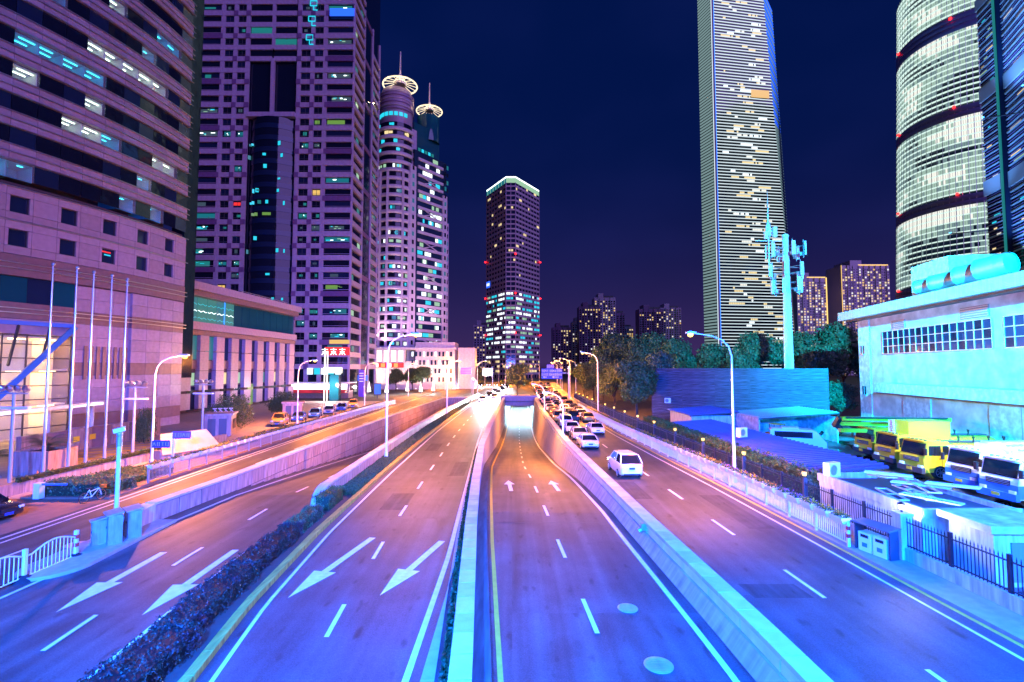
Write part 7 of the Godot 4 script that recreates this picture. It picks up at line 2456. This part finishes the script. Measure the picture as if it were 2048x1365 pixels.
func vehicles() -> void:
	car_meshes()
	# yard
	lorry(Vector3(31.6, 0, -40.0), PI / 2, "truck_yellow", "truck_yellow", "tank", 9.8, "front yellow tank lorry nearest the gate")
	lorry(Vector3(32.6, 0, -44.2), PI / 2, "truck_yellow", "truck_yellow", "tank", 9.0, "second yellow lorry with a tall sign plate, behind the front one")
	lorry(Vector3(33.8, 0, -48.6), PI / 2, "truck_yellow", "truck_yellow", "pump", 8.6, "yellow concrete pump lorry with a folded boom")
	lorry(Vector3(31.6, 0, -35.6), PI / 2 + 0.04, "truck_blue", "truck_white", "box", 9.0, "white and blue lorry between the yellow and the nearest one")
	lorry(Vector3(30.6, 0, -31.9), PI / 2 + 0.04, "truck_blue", "truck_white", "box", 9.0, "nearest white and blue lorry at the right picture edge")
	van(Vector3(29.4, 0, -52.0), -2.0, "white minibus parked between the violet shed and the yellow lorries")
	# orange machine in the open shed
	var t := thing("road_roller", "small orange machine parked in the open shed", "machine", Vector3(30.0, 0, -57.0), 0.6)
	pb(t, "body", M.orange, Vector3(0, 0.9, 0), Vector3(1.1, 0.7, 2.2))
	part(t, "drum", cyl("roller", 0.5, 0.5, 1.2, 18), M.grey_metal, Transform3D(Basis.from_euler(Vector3(0, 0, PI / 2)), Vector3(0, 0.5, -1.1)))
	part(t, "drum", cyl("roller", 0.5, 0.5, 1.2, 18), M.grey_metal, Transform3D(Basis.from_euler(Vector3(0, 0, PI / 2)), Vector3(0, 0.5, 1.1)))
	pb(t, "canopy", M.plate_yellow, Vector3(0, 2.2, 0), Vector3(1.2, 0.08, 1.4))
	for x in [-0.5, 0.5]:
		for z in [-0.6, 0.6]:
			pb(t, "canopy_post", M.black_metal, Vector3(x, 1.7, z), Vector3(0.06, 1.0, 0.06))
	# the black saloon on the driveway
	car(Vector3(-30.3, 0.0, -28.6), -PI / 2 - 0.12, "sedan", "black", false, true, "black saloon car on the brick driveway at the left edge")
	# parked along the left pavement
	var k := 0
	for q in [[-75.0, "suv", "gold", "gold estate car parked first in the row before the granite hall"], [-81.5, "sedan", "blue", "blue car parked second in the row before the granite hall"], [-88.0, "sedan", "taxi", "blue and pale taxi parked third in the row"], [-94.5, "sedan", "silver", "silver car parked fourth in the row"], [-101.0, "sedan", "blue", "blue car parked fifth in the row"], [-108.0, "suv", "gold", "last tan car in the row before the shop canopy"]]:
		car(Vector3(-34.6 + 0.1 * k, 0.05, q[0]), PI + 0.25, q[1], q[2], false, true, q[3], "cars parked on the left pavement")
		k += 1
	# the queue on the right carriageway, seen from behind with brake lights on
	var ri := RandomNumberGenerator.new()
	ri.seed = 12
	var lane := func(z: float, u: float) -> float: return lerpf(f(DR, z) + 0.65, f(ER, z), u)
	var heads := [[-54.6, 0.25, "sedan", "white", "white saloon at the tail of the queue"], [-61.2, 0.25, "sedan", "silver", "silver saloon directly ahead of the queue's last car"], [-67.5, 0.24, "sedan", "white", "white saloon third from the tail of the queue"], [-74.0, 0.23, "suv", "white", "white off roader fourth from the tail of the queue"], [-41.0, 0.3, "suv", "white", "white car closing up behind the queue"], [-66.0, 0.62, "sedan", "white", "last car of the middle lane in the queue"]]
	for q in heads:
		car(Vector3(lane.call(q[0], q[1]), 0.005, q[0]), atan2(f(DR, q[0]) - f(DR, q[0] - 3), 3.0), q[2], q[3], true, true, q[4], "cars queuing on the right carriageway")
	var z := -80.5
	while z > -260.0:
		for u in [0.2, 0.5, 0.8]:
			if ri.randf() < 0.9:
				var zz := z + ri.randf_range(-1.0, 1.0)
				car(Vector3(lane.call(zz, u) + ri.randf_range(-0.15, 0.15), 0.005, zz), atan2(f(DR, zz) - f(DR, zz - 3), 3.0), "suv" if ri.randf() < 0.3 else "sedan", ["white", "silver", "grey", "white", "red_car", "black", "gold"][ri.randi() % 7], true, false, "car in the dense far jam on the right carriageway", "cars in the far jam")
		z -= 6.6
	# oncoming traffic where the left carriageway comes out of the distance
	for q in [[-128.0, 0.3, "white"], [-139.0, 0.72, "silver"], [-150.0, 0.28, "black"], [-161.0, 0.7, "white"], [-172.0, 0.3, "silver"], [-186.0, 0.68, "grey"], [-200.0, 0.35, "white"], [-214.0, 0.7, "black"]]:
		var x := lerpf(f(BL, q[0]) + 0.4, f(BR, q[0]), q[1])
		var c := car(Vector3(x, 0.005, q[0]), PI + atan2(f(BR, q[0]) - f(BR, q[0] - 3), 3.0), "sedan", q[2], true, false, "oncoming %s car with headlights on, %s on the left carriageway" % [q[2], {-128.0: "nearest", -139.0: "second nearest", -150.0: "third", -161.0: "fourth", -172.0: "fifth", -186.0: "sixth", -200.0: "seventh", -214.0: "farthest"}[q[0]]], "oncoming cars")
		spot(c, Vector3(0, 0.66, -2.4), Vector3(0, 0.0, -20.0), Color(0.84, 0.92, 1.0), 2400.0, 26.0, 0.25)

func van(at: Vector3, turn: float, label: String) -> void:
	var t := thing("minibus", label, "van", at, turn)
	var mb := MB.new()
	mb.extrude(PackedVector2Array([Vector2(-2.5, 0.4), Vector2(2.5, 0.4), Vector2(2.5, 2.1), Vector2(2.35, 2.3), Vector2(-1.3, 2.3), Vector2(-1.7, 2.1), Vector2(-2.3, 1.3), Vector2(-2.5, 1.1)]), -0.92, 0.92, zy())
	part(t, "body", mb.mesh(), M.truck_white)
	pb(t, "windscreen", M.car_glass, Vector3(0, 1.72, -2.02), Vector3(1.6, 0.04, 0.95), 0, 0.93)
	pb(t, "rear_window", M.car_glass, Vector3(0, 1.75, 2.5), Vector3(1.5, 0.6, 0.04))
	for x in [-1, 1]:
		pb(t, "side_window", M.car_glass, Vector3(x * 0.92, 1.75, 0.4), Vector3(0.04, 0.6, 3.4))
		pb(t, "taillight", M.red, Vector3(x * 0.8, 1.1, 2.5), Vector3(0.16, 0.4, 0.06))
		for z in [-1.6, 1.5]:
			part(t, "wheel", cache["tyre"], M.rubber, Transform3D(Basis(), Vector3(x * 0.85, 0.325, z)))
	pb(t, "roof_vent", M.white_metal, Vector3(0, 2.36, 0.6), Vector3(1.2, 0.14, 1.6))

# ---------- far end of the street ----------
func far_street() -> void:
	var t := thing("direction_sign", "blue direction signs on a gantry above the right carriageway", "sign", Vector3(11.0, 0, -138.0))
	pb(t, "post", M.grey_metal, Vector3(4.6, 4.5, -0.2), Vector3(0.25, 9.0, 0.25))
	pb(t, "beam", M.grey_metal, Vector3(1.0, 7.2, -0.2), Vector3(7.4, 0.2, 0.2))
	for q in [[-1.9, 7.0, 1.9, 2.8, "sign_blue"], [1.0, 7.0, 3.7, 2.8, "sign_blue"], [-0.4, 9.0, 2.0, 1.0, "sign_violet"]]:
		var pl := pb(t, "sign_plate", M[q[4]], Vector3(q[0], q[1], 0), Vector3(q[2], q[3], 0.08))
		var n := 4 if q[2] < 3 else 7
		for r in (2 if q[3] > 2 else 1):
			for k in n:
				var mb := MB.new()
				glyph(mb, k + r, Vector3(-0.4 + 0.8 * k / (n - 1.0), 0.28 - 0.36 * r if q[3] > 2 else 0.0, 0.7), Vector2(0.36 / n, 0.11 if q[3] > 2 else 0.3), 0.03)
				part(pl, "character", mb.mesh(), M.sign_white)
		if q[3] > 2:
			var mb := MB.new()
			mb.bar(Vector3(-0.25, -0.33, 0.7), Vector3(0.25, -0.331, 0.7), 0.06)
			mb.bar(Vector3(-0.25, -0.33, 0.7), Vector3(-0.1, -0.24, 0.7), 0.05)
			mb.bar(Vector3(-0.25, -0.33, 0.7), Vector3(-0.1, -0.42, 0.7), 0.05)
			part(pl, "direction_arrow", mb.mesh(), M.sign_white)
	for q in [[-15.8, -172.0, 7.6, 3.6, 2.2, "sign_violet", "striped violet board on a pole, far left of the median tree"], [-8.2, -168.0, 7.2, 3.2, 2.6, "sign_white", "striped pale board on a pole, left of the median tree"]]:
		var b := thing("roadside_board", q[6], "sign", Vector3(q[0], 0, q[1]))
		pb(b, "post", M.grey_metal, Vector3(q[3] / 2 + 0.1, 4.6, 0), Vector3(0.16, 9.2, 0.16))
		for k in 4:
			pb(b, "board_strip", M[q[5]], Vector3(0, q[2] - q[4] / 2 + (k + 0.5) * q[4] / 4, 0), Vector3(q[3], q[4] / 4 - 0.08, 0.08))
	t = thing("island", "raised kerbed island above the underpass mouth", "kerb", Vector3(0, 0, 0))
	for k in 6:
		pb(t, "island_block", M.cladding_b if k % 2 else M.cladding, Vector3(2.0 + 0.15 * k, 0.2, -134.0 - 4.0 * k), Vector3(7.4 - 0.4 * k, 0.44, 3.96))
	# white light trees on the left square
	var k := 0
	for q in [[-40.0, -160.0], [-35.5, -170.0], [-30.0, -165.0], [-27.0, -172.0], [-47.0, -165.0]]:
		var l := thing("light_cone", "small white glowing cone tree, %s of five on the left square" % ["second", "third", "fourth", "fifth", "leftmost"][k], "lamp", Vector3(q[0], 0, q[1]), 0.0, "glowing cone trees")
		var mb := MB.new()
		mb.lathe(Vector3.ZERO, [Vector2(0.7, 0.8), Vector2(0.62, 1.2), Vector2(0.25, 2.8), Vector2(0.0, 4.4)], 10)
		part(l, "lamp_cone", mb.mesh(), M.sign_glow_white)
		pb(l, "stand", M.dark_metal, Vector3(0, 0.4, 0), Vector3(0.3, 0.8, 0.3))
		omni(l, Vector3(0, 2.4, 1.2), Color(1, 0.93, 0.9), 45.0, 0.4, 30.0)
		k += 1
	t = thing("totem_sign", "violet lit totem sign on the left square", "sign", Vector3(-45.0, 0, -150.0))
	pb(t, "pillar", M.sign_violet, Vector3(0, 4.0, 0), Vector3(1.6, 8.0, 0.6))
	for r in 4:
		pb(t, "lit_sign_line", M.sign_glow_white, Vector3(0, 4.6 + r * 0.8, 0.33), Vector3(1.2, 0.12, 0.05))
	pb(t, "lit_sign_panel", M.lit_blue, Vector3(0.2, 5.6, -0.4), Vector3(3.0, 1.6, 0.1))
	t = thing("info_screen", "blue lit information screen on the left square", "screen", Vector3(-37.5, 0, -140.0))
	pb(t, "frame", M.dark_metal, Vector3(0, 2.6, -0.1), Vector3(2.0, 3.4, 0.2))
	pb(t, "screen", M.lit_blue, Vector3(0, 2.7, 0.02), Vector3(1.7, 2.8, 0.06))
	pb(t, "leg", M.dark_metal, Vector3(0, 0.5, -0.1), Vector3(0.4, 1.0, 0.2))
	# glowing shop kiosk and gateway left of the round towers
	t = thing("shop_gateway", "white lit shop gateway beside the chequered tower", "shop", Vector3(-46.5, 0, -132.0))
	pb(t, "pier", M.teal_glass, Vector3(0, 3.4, 0), Vector3(2.4, 6.8, 2.0))
	pb(t, "lit_sign", M.sign_glow_white, Vector3(-0.6, 8.0, 0.4), Vector3(4.6, 1.5, 1.0))
	for x in [-2.6, -1.9]:
		pb(t, "lit_tube", M.sign_glow_white, Vector3(x, 6.5, 0.8), Vector3(0.25, 13.0, 0.25))
	omni(t, Vector3(0, 4.0, 4.0), Color(1.0, 0.85, 0.85), 160.0, 0.5, 60.0)
	# cross street at the end with headlights facing us
	for n in 6:
		var c := car(Vector3(-22.0 + 3.6 * n, 0.005, -236.0 - (n % 2) * 5.0), PI, "sedan", ["white", "silver", "black"][n % 3], true, false, "car with bright headlights at the far crossing, %s from the left" % ["first", "second", "third", "fourth", "fifth", "sixth"][n], "cars at the far crossing")
		spot(c, Vector3(0, 0.66, -2.4), Vector3(0, 0.2, -20.0), Color(0.92, 0.95, 1.0), 500.0, 26.0, 0.25)
	for q in [[-24.0, -255.0, 22.0, "long dark hedge at the far crossing, left"], [2.0, -262.0, 16.0, "long dark hedge at the far crossing, right"]]:
		var o := thing("far_hedge", q[3], "hedge", Vector3(q[0], 0, q[1]))
		part(o, "foliage", hedge_mesh(Vector3(q[2], 2.2, 3.0), 14.0, 0.5, M.leaf.get_meta("tone"), int(q[2]), 0.4), M.leaf)
	# white lamp at the far end of the parapet
	t = thing("white_lamp", "bright white lamp on a pole at the far end of the parapet", "street lamp", Vector3(-12.4, 0, -160.0))
	part(t, "pole", cyl("whitelamppole", 0.1, 0.07, 5.0, 8), M.white_metal, Transform3D(Basis(), Vector3(0, 2.5, 0)))
	var mb := MB.new()
	mb.lathe(Vector3(0, 5.15, 0), [Vector2(0.0, -0.2), Vector2(0.18, -0.1), Vector2(0.22, 0.05), Vector2(0.12, 0.2), Vector2(0.0, 0.22)], 12)
	part(t, "lamp_globe", mb.mesh(), M.headlight)
	omni(t, Vector3(0, 5.15, 0), Color(0.95, 0.97, 1.0), 260.0, 0.15)
